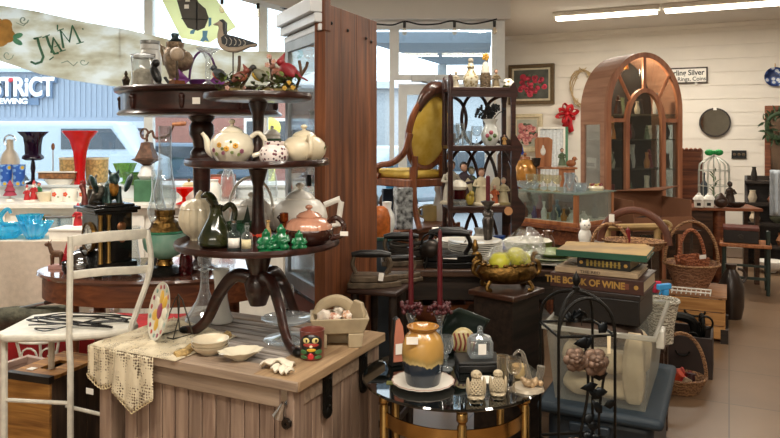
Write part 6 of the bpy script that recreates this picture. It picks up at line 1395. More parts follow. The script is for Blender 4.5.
def glaze():
    m, nt, b = _new('ochre_and_navy_drip_glaze'); b.inputs['Roughness'].default_value = .22; b.inputs['Coat Weight'].default_value = .5
    tc = N(nt, 'ShaderNodeTexCoord'); sx = N(nt, 'ShaderNodeSeparateXYZ'); nt.links.new(tc.outputs['Object'], sx.inputs[0])
    mp = N(nt, 'ShaderNodeMapping'); mp.inputs['Scale'].default_value = (1, 1, .15); nt.links.new(tc.outputs['Object'], mp.inputs['Vector'])
    no = N(nt, 'ShaderNodeTexNoise'); no.inputs['Scale'].default_value = 34; no.inputs['Detail'].default_value = 3; nt.links.new(mp.outputs['Vector'], no.inputs['Vector'])
    ma = N(nt, 'ShaderNodeMath', operation='MULTIPLY_ADD'); ma.inputs[1].default_value = .055; nt.links.new(no.outputs['Fac'], ma.inputs[0]); nt.links.new(sx.outputs['Z'], ma.inputs[2])
    cr = N(nt, 'ShaderNodeValToRGB'); cr.color_ramp.elements[0].position = 0; cr.color_ramp.elements[0].color = lin('#222a33'); cr.color_ramp.elements[1].position = 1; cr.color_ramp.elements[1].color = lin('#a87436')
    for p, c in ((.455, '#27313d'), (.475, '#c2aa72'), (.53, '#98824e'), (.6, '#b08a4a'), (.85, '#bb8f4a')): e = cr.color_ramp.elements.new(p); e.color = lin(c)
    mr = N(nt, 'ShaderNodeMapRange'); mr.inputs['From Max'].default_value = .25; nt.links.new(ma.outputs[0], mr.inputs['Value']); nt.links.new(mr.outputs[0], cr.inputs['Fac']); nt.links.new(cr.outputs['Color'], b.inputs['Base Color']); return m
t = thing('drip_glaze_vase', 'round ochre and navy drip-glazed pottery vase on the white scalloped plate', 'vase', gt(423, 2.78, .0105))
obj('body', MB().lathe([(0, 0), (.065, 0), (.068, .008), (.078, .06), (.084, .11), (.082, .15), (.07, .185), (.056, .2), (.052, .208), (.062, .218), (.064, .224), (.056, .224), (.046, .205), (0, .17)], 36), glaze(), t)
obj('price_tag', MB().cbox((-.045, -.078, .188), (.045, .003, .028), 0, TM()), CARD, t)
BERRY = K('#4a1a1e', .5, 0, .3, 60)
for k, (px, lab_, lb) in enumerate(((411, 'tall dark red taper candle above the ochre vase', 'clear glass candlestick with red berries behind the ochre vase'), (440, 'tall dark red taper candle beside the big black iron', 'clear glass candlestick with red berries closer to the night stand'))):
    t = thing('berry_candlestick', lb, 'candlestick', gt(px, 3.14), 0, 'glass candlesticks with berry rings')
    obj('stem', MB().lathe([(0, 0), (.04, 0), (.036, .008), (.010, .02), (.013, .05), (.008, .09), (.011, .15), (.026, .19), (.03, .2), (.018, .195), (0, .19)], 18), CUT, t)
    R_ = random.Random(k); b = MB()
    for j in range(60):
        a = R_.uniform(0, 6.28); q = R_.uniform(.024, .052); b.ball((q*math.cos(a), q*math.sin(a), .205+R_.uniform(-.012, .03)), R_.uniform(.007, .011), 6)
    obj('berry_ring', b, BERRY, t)
    solo('taper_candle', lab_, 'candle', MB().lathe([(0, 0), (.0125, 0), (.0115, .2), (.0085, .36), (.004, .372), (0, .374)], 14), K('#52131a', .35, 0, .05), gt(px, 3.14, .1965), 0, 'red taper candles')
# owls
OWL = K('#b9a98c', .55, 0, .12, 40)
def owl(label, px, Y, h, rz):
    t = thing('lattice_owl', label, 'figurine', gt(px, Y), rz, 'pierced lattice owl figurines')
    b = MB()
    for i in range(5):
        for j in range(4):
            for s in (-1, 1):
                a0 = -PI/2+(i-2)*.5; z_ = .2*h+j*.13*h; f = lambda a, z: (.29*h*math.sin(PI*min(1, .28+z/h*.75))*math.cos(a)*1.0, .28*h*math.sin(PI*min(1, .28+z/h*.75))*math.sin(a), z)
                b.tube([f(a0-s*.25, z_), f(a0+s*.25, z_+.13*h)], .03*h, 5)
    obj('lattice_body', b, OWL, t); obj('hollow_shade', MB().ball((0, .03*h, .42*h), (.2*h, .17*h, .34*h), 14), K('#2a2118', .8), t)  # dark core stands in for the shade inside the pierced body
    b = MB().lathe([(0, 0), (.3*h, 0), (.32*h, .06*h), (.26*h, .14*h), (0, .14*h)], 18, sy=.85)
    for s in (-1, 1): b.ball((s*.3*h, -.02*h, .42*h), (.07*h, .13*h, .34*h), 10).ball((s*.13*h, -.22*h, .05*h), (.09*h, .11*h, .05*h), 8)
    obj('wing', b, OWL, t)
    hd = obj('head', MB().ball((0, -.02*h, .84*h), (.2*h, .18*h, .16*h), 14).tube([(0, -.18*h, .84*h), (0, -.24*h, .78*h)], [.05*h, .01*h], 6), OWL, t)
    e = MB()
    for s in (-1, 1): e.lathe([(.03*h, 0), (.07*h, .01*h), (.085*h, 0), (.03*h, 0)], 12, 0, TM(s*.09*h, -.185*h, .87*h, rx=PI/2))
    obj('eye', e, OWL, hd)
owl('taller cream lattice owl figurine nearest the ochre vase', 476, 2.645, .105, .15)
owl('shorter cream lattice owl figurine between the other owl and the goblet', 498, 2.68, .095, -.1)
GLS = G('#e9e2d4', .06, .03, .7)
tumbler('plain clear cordial tumbler behind the shorter lattice owl', gt(503, 2.83), .10, .026, 'glasses by the owls', GLS)
tumbler('clear stemmed cordial goblet beside the lattice owls', gt(514, 2.73), .125, .03, 'glasses by the owls', GLS, True, 'cordial_goblet')
tumbler('cut stemmed goblet between the ochre vase and the lidded jar', gt(446, 2.97), .14, .032, 'glasses by the vase', CUT, True, 'cut_goblet')
tumbler('small cut glass behind the ochre vase shoulder', gt(436, 3.05), .12, .03, 'glasses by the vase', CUT, True, 'cut_goblet')
t = thing('candy_jar', 'square clear glass candy jar with a knobbed lid and paper label', 'jar', gt(480, 3.0, .045), .1)
obj('body', MB().box(-.05, .05, -.04, .04, 0, .075), CUT, t, bev=.01); l = obj('lid', MB().lathe([(.05, .075), (.045, .085), (.015, .095), (.01, .11), (0, .112)], 18), CUT, t); obj('paper_label', MB().cbox((.0, -.0425, .042), (.034, .002, .045)), CARD, t); obj('knob', MB().ball((0, 0, .118), .012), CUT, l)
t = thing('black_case', 'flat black case with a scalloped card under the candy jar', 'case', gt(478, 2.98), .05); obj('body', MB().box(-.09, .09, -.06, .08, 0, .03), BLACK, t, bev=.004); obj('lid', MB().box(-.092, .092, -.062, .082, .03, .044), BLACK, t, bev=.004); 
t = solo('lace_card', 'small scalloped cream card lying before the candy jar', 'card', MB().lathe([(0, 0), (.045, 0), (.045, .002), (0, .002)], 30, 0, None, 10, .08), CARD, gt(486, 2.84))
t = thing('striped_glass_fish', 'round cream glass shell with reddish stripes behind the candy jar', 'ornament', gt(463, 3.12)); obj('body', MB().ball((0, 0, .075), (.055, .03, .06), 18), K('#b9a878', .3), t)
b = MB()
for k in range(5): b.tube(spline([(-.04+.02*k, -.024, .04), (-.032+.02*k, -.032, .075), (-.042+.02*k, -.024, .115)], 4), .0045, 5)
obj('stripe', b, K('#7d3a30', .3), t); obj('stand', MB().lathe([(0, 0), (.035, 0), (.02, .015), (.02, .02), (0, .02)], 14), BRASS, t)
t = thing('leaf_tray', 'dark green leaf-shaped pottery bowl standing on edge behind the striped ornament', 'bowl', gt(457, 3.2), .1); obj('body', MB().grid(lambda u, v: ((u-.5)*.2+.05*v, .03*math.sin(v*PI)-.05*(u-.5)**2, .002+.2*v*(1-.4*abs(u-.3))), 14, 10), K('#1a241f', .3, 0, .3), t, solid=.006)
# slipper, saxophone ornament
t = thing('tall_slipper', 'dark wooden shoe form with a salmon lining leaning upright beside the vase', 'shoe', gt(396, 3.02), .35)
sh = [(-.028, .0), (.025, .0), (.03, .05), (.034, .12), (.026, .17), (.006, .21), (-.012, .20), (-.022, .12)]
obj('sole', MB().prism(sh, -.016, .014, 0, F), BLACK, t, bev=.005); obj('lining', MB().prism([(x*.78+.003, y*.88+.02) for x, y in sh], -.022, -.014, 0, F), K('#b8725a', .7, 0, .1), t); obj('heel', MB().lathe([(0, 0), (.03, 0), (.02, .04), (.018, .07), (0, .07)], 12, 0, TM(0, .02, 0)), BLACK, t); obj('price_tag', MB().cbox((.005, -.025, .075), (.032, .002, .045)), CARD, t)
t = thing('saxophone_ornament', 'clear glass saxophone-shaped ornament on a jewelled base beside the goblet', 'ornament', gt(528, 2.74, .0), .2)
obj('horn', MB().tube(spline([(-.06, 0, .135), (-.04, 0, .15), (-.022, 0, .14), (-.01, 0, .10), (.01, 0, .03), (.035, 0, .02), (.05, 0, .05), (.055, 0, .085)], 5), [.004+.00035*k for k in range(36)], 9), G('#e6e2da', .2, .04, .8, '#cfc9be'), t)
b = MB(); R_ = random.Random(9)
for k in range(12): b.ball((R_.uniform(-.03, .05), R_.uniform(-.03, .0), R_.uniform(.015, .05)), R_.uniform(.008, .016), 7)
obj('jewels', b, K('#b59a78', .3, .3, .3), t); obj('base', MB().lathe([(0, 0), (.065, 0), (.06, .012), (0, .016)], 24, 0, None, 9, .06), K('#b8ac98', .3, .2), t)
solo('ceramic_cup', 'cream ceramic cup lying beside the saxophone ornament', 'cup', MB().lathe([(0, 0), (.02, 0), (.032, .03), (.03, .05), (.026, .05), (0, .01)], 16), K('#c2a878', .4), gt(519, 2.87))
for o in list(COL.objects):          # the wares on this table are small
    if not o.parent and 'category' in o and o.location.z > ZG-.01 and (o.location.xy-GT.xy).length < .31: o.scale = (.83, .83, .83)
# ================================================================ tote, clear bin, books
RB = Vector((.98, 2.61, 0))
t = thing('storage_tote', 'blue-grey plastic storage tote with a lid under the clear bin', 'storage tote', RB, RZ)
TOT = K('#1f2b35', .45, 0, .08)
obj('body', MB().box(-.40, .0, .02, .64, 0, .40), TOT, t, bev=.03)
obj('lid', MB().box(-.43, .04, -.035, .68, .405, .45), K('#22303b', .6, 0, .08), t, bev=.018)
obj('rim_handle', MB().box(-.30, -.15, -.05, -.03, .36, .395), TOT, t, bev=.006)
t = thing('clear_bin', 'translucent plastic bin full of cream fabric on the blue-grey tote', 'storage bin', RB+Vector((0, 0, .4505)), RZ)
BIN = G('#eef0ec', .22, .12, .45, '#cfcfc6')
def wallbox(x0, x1, y0, y1, z0, z1, fl=.03, th=.004):
    vs = [(x0+fl, y0+fl, z0), (x1-fl, y0+fl, z0), (x1-fl, y1-fl, z0), (x0+fl, y1-fl, z0), (x0, y0, z1), (x1, y0, z1), (x1, y1, z1), (x0, y1, z1)]
    return MB().add(vs, [(0, 1, 5, 4), (1, 2, 6, 5), (2, 3, 7, 6), (3, 0, 4, 7), (0, 3, 2, 1)])
obj('tub', wallbox(-.40, 0, 0, .62, 0, .297), BIN, t)
obj('rim', MB().box(-.415, .015, -.015, 0, .28, .30).box(-.415, .015, .62, .635, .28, .30).box(-.415, -.40, 0, .62, .28, .30).box(0, .015, 0, .62, .28, .30), G('#f4f4ee', .4, .15, .4, '#d8d6cc'), t, bev=.004)
obj('latch', MB().box(-.0, .03, .12, .2, .22, .29), K('#c9c6ba', .4), t, bev=.004)
e1, e2 = E1.normalized(), E2.normalized()
def rb(u, v, z): return RB+e1*u+e2*v+Vector((0, 0, z))
FAB = K('#cdbb9c', .9, 0, .1, 12, bump=.4, bsc=30)
R_ = random.Random(12)
for k, (lab_, u, v, z, sx, sy, sz, ry) in enumerate((('rolled cream cloth standing at the front corner of the clear bin', -.075, .075, .46, .04, .04, .13, 0), ('folded cream linen at the bottom of the clear bin', -.21, .2, .455, .15, .15, .035, 0), ('crumpled beige linen pressed against the front of the clear bin', -.23, .16, .55, .13, .11, .05, .15), ('large folded cream sheet at the back of the clear bin', -.22, .42, .46, .17, .14, .10, 0), ('dark leather purse on top of the linens in the clear bin', -.21, .2, .65, .14, .12, .045, 0))):
    z_ = lambda a: a
    mb = MB().grid(lambda u_, v_: (sx*math.copysign(abs(math.cos(2*PI*u_))**.55, math.cos(2*PI*u_))*math.sin(PI*v_)**.35*(1+.05*math.sin(u_*37+k)), sy*math.copysign(abs(math.sin(2*PI*u_))**.55, math.sin(2*PI*u_))*math.sin(PI*v_)**.35*(1+.06*math.sin(u_*29+v_*9)), sz*(1-math.cos(PI*v_))*(1+.05*math.sin(u_*19))), 44, 14)
    solo('folded_cloth' if k != 4 else 'leather_purse', lab_, 'cloth' if k != 4 else 'purse', mb, FAB if k != 4 else K('#4a3a30', .6), rb(u, v, z+.001), RZ+.1*k, 'linens in the clear bin' if k != 4 else None)
# book stack
BK = rb(-.215, .26, .752); ab = -.53
def bk(x, y): return BK+Vector((math.cos(ab)*x-math.sin(ab)*y, math.sin(ab)*x+math.cos(ab)*y, 0))
t = thing('black_box', 'black flat box under the book stack on the clear bin', 'box', BK, ab); obj('body', MB().box(-.17, .17, -.15, .13, 0, .10), K('#161210', .4, 0, .3), t, bev=.004); obj('lid', MB().box(-.173, .173, -.153, .133, .10, .122), K('#221a17', .4, 0, .3), t, bev=.003)
GOLD = K('#a07c3c', .5, .2, .2)
def book(label, z, th, w, d, cov, x=0, y=0, rz=0, pages='#b9a98c', group=None):
    t = thing('book', label, 'book', bk(x, y)+Vector((0, 0, z)), ab+rz, group or 'books on the clear bin')
    obj('cover', MB().box(-w/2, w/2, -d/2, d/2, 0, .005).box(-w/2, w/2, -d/2, d/2, th-.005, th).box(-w/2, w/2, -d/2, -d/2+.005, 0, th), cov, t, bev=.0015)
    obj('pages', MB().box(-w/2+.006, w/2-.006, -d/2+.006, d/2-.006, .0052, th-.0052), K(pages, .9, 0, .1, 90), t)
    return t
w1 = book('big brown book with THE BOOK OF WINE in gold on its spine', .123, .056, .37, .28, K('#3a2019', .45, 0, .2, 20), 0, -.01)
text('spine_title', 'THE BOOK OF WINE', .037, GOLD, w1, TM(-.045, -.1415, .029) @ UP, .001, .92, bold=.0012)
obj('spine_panel', MB().box(.09, .13, -.1412, -.14, .018, .04), K('#6a3a28', .5), w1)
obj('spine_emblem', MB().lathe([(0, 0), (.009, 0), (.009, .001), (0, .0015)], 8, 0, TM(.157, -.1405, .029, rx=PI/2)), GOLD, w1)
w2 = book('worn beige book titled THE RED lying on the wine book', .180, .020, .33, .25, K('#9a8468', .7, 0, .15, 15), -.01, .0, .02)
text('spine_title', 'THE RED', .015, K('#3a2a1c', .6), w2, TM(-.02, -.1262, .010) @ UP, .001, 1.4)
w3 = book('thick black book with a gilt spine between the beige and green books', .201, .042, .215, .2, K('#15130f', .5, 0, .3, 40), .02, .01, -.04)
b = MB()
for k in range(9): b.cbox((-.064+.016*k, -.1008, .021), (.009, .001, .026-.004*(k % 2))).cbox((-.064+.016*k, -.1008, .021), (.013, .001, .004))
obj('spine_gilding', b, K('#8f7a3a', .4, .3, .2), w3)
for x in (-.09, .09): obj('spine_emblem', MB().lathe([(0, 0), (.008, 0), (.008, .001), (0, .0015)], 6, 0, TM(x, -.1005, .021, rx=PI/2)), GOLD, w3)
w4 = book('green-edged book with a faded tan cover on top of the stack', .244, .026, .36, .25, K('#1d4a36', .5, 0, .1, 20), .0, .02, .06)
obj('faded_cover', MB().box(-.178, .178, -.123, .123, .0261, .0275), K('#8a7250', .7, 0, .2, 8, hex2='#b09058'), w4)

# wrought-iron rose obelisk
t = thing('iron_trellis', 'black wrought-iron arched trellis with leaves and copper roses in front of the storage bins', 'trellis', (.612, 2.3, 0), .1)
b = MB()
for x in (-.1, .1):
    for y in (-.1, .1): b.tube([(x, y, 0), (x, y, .865)], .0052, 7)
for z in (.12, .48, .865): b.tube([(-.1, -.1, z), (.1, -.1, z), (.1, .1, z), (-.1, .1, z)], .005, 6, closed=True)
obj('frame', b, IRONB, t)
b = MB()
for sx_, sy_ in ((1, 1), (1, -1), (-1, 1), (-1, -1)): b.tube(spline([(.1*sx_, .1*sy_, .865), (.09*sx_, .09*sy_, .93), (.05*sx_, .05*sy_, .975), (0, 0, .99)], 5), .006, 7)
b.tube(arc(0, .865, .1, .12, 0, PI, 14, -.1), .0055, 6)
obj('dome', b, IRONB, t)
obj('finial', MB().lathe([(0, .985), (.012, .985), (.014, 1.0), (.007, 1.005), (.015, 1.02), (.012, 1.035), (.004, 1.045), (0, 1.056)], 12), IRONB, t)
st = MB()
st.tube(spline([(-.02, -.1, .05), (.01, -.105, .3), (-.03, -.105, .5), (.0, -.11, .7), (-.01, -.105, .86)], 6), .005, 6).tube(spline([(.05, -.1, .1), (.06, -.1, .4), (.04, -.105, .6), (.07, -.105, .8)], 6), .0045, 6)
obj('vine', st, IRONB, t)
b = MB(); R_ = random.Random(21)
for k in range(34):
    z = .12+.78*k/34; s = 1 if k % 2 else -1
    b.leaf(TM(R_.uniform(-.05, .06), -.112, z, ry=R_.uniform(-.9, .2) if s > 0 else PI+R_.uniform(-.2, .9), rx=R_.uniform(1.0, 1.9)), R_.uniform(.045, .065), R_.uniform(.028, .036))
for k in range(8): b.leaf(TM(R_.uniform(-.05, .05), R_.uniform(-.1, .0), .9+R_.uniform(-.02, .04), ry=R_.uniform(0, 6), rz=R_.uniform(0, 6)), .05, .03)
obj('leaves', b, K('#15181b', .35, .7, .4, 30), t, solid=.0015)
for x, z, s in ((-.05, .80, 1.0), (.02, .79, 1.15), (-.055, .52, 1), (.02, .495, 1.1), (-.02, .23, 1)):
    T = TM(x, -.125, z, rx=PI/2-.2, s=s); b = MB()
    for ring, (n_, q, sz) in enumerate(((6, .022, .022), (5, .013, .017), (3, .006, .012))):
        for k in range(n_): a = 2*PI*k/n_+ring; b.ball((q*math.cos(a), q*math.sin(a), .006*ring), (sz, sz*.8, .009+.006*ring), 8, 0, T)
    obj('copper_rose', b, K('#6e584a', .5, .5, .35, 60), t)
obj('price_tag', MB().cbox((.072, -.115, .84), (.012, .002, .055), 0, TM(ry=0)), K('#d9c8a4', .7), t)

bpy.data.objects['iron_trellis'].scale = (.92, .92, 1)
# ================================================================ stool with wicker basket and spray bottles
SP = Vector((1.30, 3.50, 0))
t = thing('low_stool', 'dark low stool behind the bins under the white wicker basket', 'stool', SP, RZ)
obj('top', MB().box(-.08, .08, -.16, .14, .46, .49), WALN, t, bev=.006)
for x in (-.055, .055):
    for y in (-.13, .11): obj('leg', MB().box(x-.02, x+.02, y-.02, y+.02, 0, .46), WALN, t)
WWK = wicker('white_wicker', '#7d735e', '#e6dfce', 70); TWK = wicker('tan_wicker', '#6e4a2e', '#b0845a', 60); RWK = wicker('reddish_wicker', '#7a3f26', '#b8714a', 45)
t = thing('wicker_basket', 'white wicker basket with a patterned blue plate inside behind the clear bin', 'basket', (1.325, 3.42, .4905))
obj('bowl', MB().lathe([(0, 0), (.055, 0), (.06, .08), (.082, .2), (.074, .2), (.052, .08), (0, .02)], 28), WWK, t); obj('rim', MB().tube([(.08*math.cos(k*PI/12), .08*math.sin(k*PI/12), .202) for k in range(24)], .009, 7, closed=True), WWK, t)
solo('china_plate', 'blue and white patterned plate lying in the white wicker basket', 'plate', MB().lathe(platep(.055, .012), 24), painted('blue_white_china', '#d6dbe0', '#2f4a86', '#8aa2cc', 30), (1.325, 3.42, .655), 0, rx=.25)
for k, (x, y, c, lab_) in enumerate(((1.30, 3.56, '#2f86c4', 'spray bottle with a bright blue trigger behind the books'), (1.355, 3.58, '#c8324a', 'spray bottle with a pink-red trigger behind the books'), (1.385, 3.52, '#3f9ad8', 'spray bottle with a light blue trigger nearest the wicker basket'))):
    t = thing('spray_bottle', lab_, 'spray bottle', (x, y, .4905), -.6+.5*k, 'spray bottles')
    obj('body', MB().lathe([(0, 0), (.03, 0), (.034, .01), (.034, .12), (.014, .19), (.013, .21), (0, .21)], 16), G('#d9e6ea', .2, .05, .5, '#b8c8cc'), t)
    q = obj('trigger_head', MB().box(-.05, .03, -.012, .012, .235, .262).lathe([(0, .205), (.018, .205), (.018, .235), (0, .235)], 12), K(c, .4), t, bev=.004); obj('trigger', MB().tube([(-.025, 0, .235), (-.038, 0, .21), (-.034, 0, .19)], .005, 6), K(c, .4), q)

# ================================================================ side table behind the books
T4 = Vector((1.15, 4.05, 0))
t = thing('side_table', 'brown side table behind the book stack', 'table', T4, RZ); obj('top', MB().box(-.08, .34, -.3, .33, .82, .85), WALN, t, bev=.004); obj('apron', MB().box(-.06, .3, -.26, -.24, .72, .82), WALN, t)
for x in (-.05, .29):
    for y in (-.25, .28): obj('leg', MB().box(x-.025, x+.025, y-.025, y+.025, 0, .82), WALN, t)
def t4(px, Y, dz=.0006): return at(px, Y, .85+dz)
t = thing('light_board', 'long tan wooden board with rounded edge lying behind the books', 'board', t4(606, 3.86), -.25); obj('board', MB().box(-.22, .22, -.05, .05, 0, .05), K('#a8854c', .6, 0, .15, 8), t, bev=.012); obj('end_cap', MB().box(.215, .228, -.045, .045, .005, .045), K('#7d5f34', .6), t)
t = thing('white_cat_figurine', 'white china cat figurine behind the tan board', 'figurine', t4(585, 4.1), 0); t.scale = (.78,)*3; obj('body', MB().ball((0, 0, .07), (.05, .045, .07), 14).ball((0, -.01, .155), .042, 14).tube([(-.02, -.01, .185), (-.028, -.01, .21)], [.012, .003], 6).tube([(.02, -.01, .185), (.028, -.01, .21)], [.012, .003], 6).ball((-.02, -.04, .015), (.018, .022, .014), 8).ball((.02, -.04, .015), (.018, .022, .014), 8), WHITEP, t, rem=.005)
obj('painted_face', MB().ball((-.015, -.05, .162), .005, 6).ball((.015, -.05, .162), .005, 6).ball((0, -.053, .148), .004, 6), BLACK, t)
t = thing('handled_basket', 'large flat basket with a tall brown leather-wrapped hoop handle behind the books', 'basket', t4(634, 4.0), RZ)
obj('tray', MB().lathe([(0, 0), (.14, 0), (.18, .05), (.17, .05), (.13, .01), (0, .012)], 28, sy=.7), TWK, t)
obj('handle', MB().tube(arc(0, .03, .185, .19, 0, PI, 18), .014, 8, flat=1.5), K('#5d3424', .45, 0, .2), t)
obj('price_tag', MB().cbox((-.12, -.02, .17), (.03, .002, .045), 0, TM(ry=0)), CARD, t)
t = thing('bentwood_hoop', 'smaller tan bentwood basket handle leaning beside the large hoop', 'hoop', t4(610, 4.0), RZ+.2); obj('hoop', MB().tube(arc(0, .012, .10, .13, -.02, PI+.02, 16), .01, 7), TWK, t)
solo('red_candle', 'short dark red candle standing in the flat basket', 'candle', MB().lathe([(0, 0), (.014, 0), (.013, .10), (.005, .105), (0, .12)], 12), K('#7a1c22', .4), t4(628, 3.98, .013))
t = thing('carved_scroll', 'pale wooden scroll-ended bracket lying across the back of the side table', 'bracket', t4(640, 4.22, .03), -.1); obj('bar', MB().tube([(-.2, 0, .06), (.14, 0, .07)], .022, 9).tube([(.14+.04*math.cos(a), 0, .07+.03*math.sin(a)) for a in [k*.5 for k in range(13)]], .013, 7).tube([(-.19, 0, -.03), (-.19, 0, .06)], .02, 8).tube([(.1, 0, -.03), (.1, 0, .07)], .02, 8), K('#a88a5a', .6, 0, .15), t)
for k, (px, Y, h, lab_) in enumerate(((540, 4.02, .14, 'brown glazed jug with a curled handle beside the green leaf plates'), (548, 4.02, .17, 'tall brown jug behind the green leaf plates'))):
    t = thing('brown_jug', lab_, 'jug', t4(px, Y, -.0694), PI*k); JB = K('#5a3826', .3, 0, .2, coat=.3)
    obj('body', MB().lathe([(0, 0), (.03, 0), (.045, h*.3), (.035, h*.7), (.022, h*.85), (.03, h), (.02, h*.95), (0, h*.8)], 18), JB, t); obj('handle', MB().tube(arc(.03, h*.55, .035, h*.3, -PI/2, PI/2, 10), .007, 7), JB, t)

# ================================================================ showcase
P0 = Vector((1.30, 4.87, 0)); a2 = math.atan2(.33, .365)
def sc_(x, y, z): return P0+Vector((math.cos(a2)*x-math.sin(a2)*y, math.sin(a2)*x+math.cos(a2)*y, z))
t = thing('showcase_table', 'brown table carrying the small glass showcase', 'table', P0, a2); obj('top', MB().box(-.03, .55, -.03, .62, .825, .855), OAKR, t, bev=.004); obj('apron', MB().box(0, .5, 0, .02, .72, .825), OAKR, t); obj('apron', MB().box(0, .02, .02, .58, .72, .825), OAKR, t)
for x in (.0, .48):
    for y in (0., .55): obj('leg', MB().box(x, x+.04, y, y+.04, 0, .825), OAKR, t)
t = thing('glass_showcase', 'small honey-wood countertop showcase with glass sides and top', 'showcase', sc_(0, 0, .8555), a2)
for x in (0, .46):
    for y in (0, .53): obj('post', MB().box(x, x+.03, y, y+.03, 0, .225), HONEY, t, bev=.003)
obj('base_rail', MB().box(-.005, .495, -.005, .565, 0, .028), HONEY, t, bev=.003)
obj('top_glass', MB().box(-.012, .502, -.012, .572, .2255, .234), G('#cfe0d6', .12, .03, .7, '#b8c8c0'), t)
obj('pane', MB().box(.03, .46, .004, .008, .03, .223).box(.004, .008, .03, .53, .03, .223).box(.03, .46, .552, .556, .03, .223).box(.482, .486, .03, .53, .03, .223), G('#f0f5f2', 0, .01, .5), t)
obj('lining', MB().box(.0, .48, .0, .55, .0282, .0285), K('#cfcabc', .7), t)
zi = .8555+.0287
cols = ('#e8e6e0', '#4f86b4', '#e2ded2', '#7a2f36', '#2c3a44', '#a88a5a', '#d6d0c0', '#3f6d8a', '#5b4638', '#c7c2b6')
nm = ('white china bottle', 'light blue china jug', 'round white jar', 'tall dark red vase', 'dark blue bottle', 'tan pottery cup', 'cream creamer', 'blue-grey bud vase', 'brown ink bottle', 'pale salt cellar')
for k in range(10):
    x, y = .08+.075*(k % 5), .09+.2*(k//5)+.03*(k % 2); h = (.08, .09, .06, .17, .11, .07, .08, .13, .1, .06)[k]
    if k in (3,): x, y = .07, .36
    solo('small_jar', nm[k]+' inside the glass showcase', 'jar', MB().lathe([(0, 0), (.024, 0), (.028, h*.3), (.024, h*.6), (.01, h*.75), (.014, h), (0, h*.96)], 14), K(cols[k], .3), sc_(x, y, zi), 0, 'wares inside the showcase')
for k in range(5):
    x, y = .10, .14+.085*k; h = .09+.02*(k % 3)
    solo('small_jar', ('amber', 'smoke-grey', 'milk-white', 'violet', 'rust-brown')[k]+' little bottle along the narrow side of the showcase', 'bottle', MB().lathe([(0, 0), (.02, 0), (.024, h*.4), (.008, h*.7), (.012, h), (0, h)], 12), K(('#b0762c', '#6b6d70', '#e4e2dc', '#5a4a7a', '#7a4630')[k], .25), sc_(.045+x*.05, y, zi), 0, 'wares inside the showcase')
zt = .8555+.2345
items = ((540, 5.15, 'pitcher', 'clear pressed-glass pitcher on top of the showcase'), (566, 5.1, 'lid', 'pressed-glass covered dish on the showcase above its corner post'), (596, 5.2, 'fruit', ''))
t = thing('glass_pitcher', 'clear pressed-glass pitcher on top of the showcase by its corner', 'pitcher', sc_(.06, .10, zt), .4); obj('body', MB().lathe([(0, 0), (.04, 0), (.045, .05), (.035, .09), (.042, .14), (.036, .14), (.03, .09), (0, .02)], 18, 0, None, 9, .06), CUT, t); obj('handle', MB().tube(arc(.04, .08, .03, .045, -PI/2, PI/2, 8), .006, 6), CUT, t)
for k, (x, y, h, s, lab_) in enumerate(((.05, .20, .12, 1, 'etched wine goblet nearest the pressed-glass pitcher on the showcase'), (.05, .28, .12, 1, 'etched wine goblet in the middle of the row on the showcase'), (.06, .36, .12, 1, 'etched wine goblet third along the row on the showcase'), (.06, .44, .12, 1, 'etched wine goblet farthest from the pitcher on the showcase'), (.17, .08, .05, 0, 'small glass salt dish on the showcase beside the pitcher'), (.24, .12, .06, 0, 'small glass bowl on the showcase near the cake'))):
    tumbler(lab_, sc_(x, y, zt), h, .034 if s else .045, 'glassware on the showcase', G('#efe9d4', .12, .04, .7, '#d8cfa8') if s else CUT, bool(s), 'wine_goblet' if s else 'glass_dish', 'goblet' if s else 'dish')
t = thing('porcelain_cake', 'small cream porcelain cake dish with berries on the showcase', 'dish', sc_(.36, .07, zt)); obj('dish', MB().lathe([(0, 0), (.05, 0), (.06, .02), (.05, .035), (0, .04)], 20, sy=.7), CREAM, t); b = MB()
for k in range(7): b.ball((.04*math.cos(k*.9), .025*math.sin(k*.9), .042), .012, 7, k % 2)
obj('berry', b, [K('#7a2a2e', .4), K('#b8a04a', .4)], t)
for k, (x, y, c, h, lab_) in enumerate(((.28, .22, '#1b1618', .13, 'black cruet bottle at the back of the showcase top'), (.34, .25, '#5a2a20', .11, 'dark red cruet bottle at the back of the showcase top'), (.22, .2, '#c9a79a', .12, 'pale pink bottle at the back of the showcase top'))):
    solo('cruet_bottle', lab_, 'bottle', MB().lathe([(0, 0), (.022, 0), (.024, h*.5), (.01, h*.75), (.014, h*.85), (.012, h), (0, h)], 14), K(c, .2), sc_(x, y, zt), 0, 'cruets on the showcase')
solo('cut_glass_bowl', 'wide shallow cut-glass bowl at the end of the showcase by the what-not', 'bowl', MB().lathe(bowlp(.1, .06), 28, 0, None, 12, .05), CUT, sc_(.10, .49, zt))

# counter behind
t = thing('back_counter', 'dark counter behind the showcase', 'counter', (1.35, 6.0, 0), .1); obj('top', MB().box(-.5, .45, -.3, .3, 1.0, 1.03), WALN, t); obj('body', MB().box(-.46, .41, -.25, .27, 0, 1.0), WALN, t)
def bc(px, Y): return at(px, Y, 1.0305)
t = thing('amber_vase', 'amber lustre ginger jar beside the what-not shelf', 'vase', bc(525, 5.82)); obj('body', MB().lathe([(0, 0), (.04, 0), (.06, .03), (.095, .13), (.095, .2), (.06, .26), (.04, .27), (0, .27)], 24), K('#b9803c', .2, .3, .35, 14, coat=.5), t); l = obj('lid', MB().lathe([(.045, .27), (.04, .29), (0, .3)], 16), K('#9a5c2c', .3), t); obj('knob', MB().ball((0, 0, .31), .014), K('#9a5c2c', .3), l)
solo('cobalt_bottle', 'cobalt blue bottle between the what-not and the amber jar', 'bottle', MB().lathe([(0, 0), (.035, 0), (.04, .12), (.015, .2), (.02, .33), (0, .33)], 16), K('#163fae', .15), bc(516, 5.86))
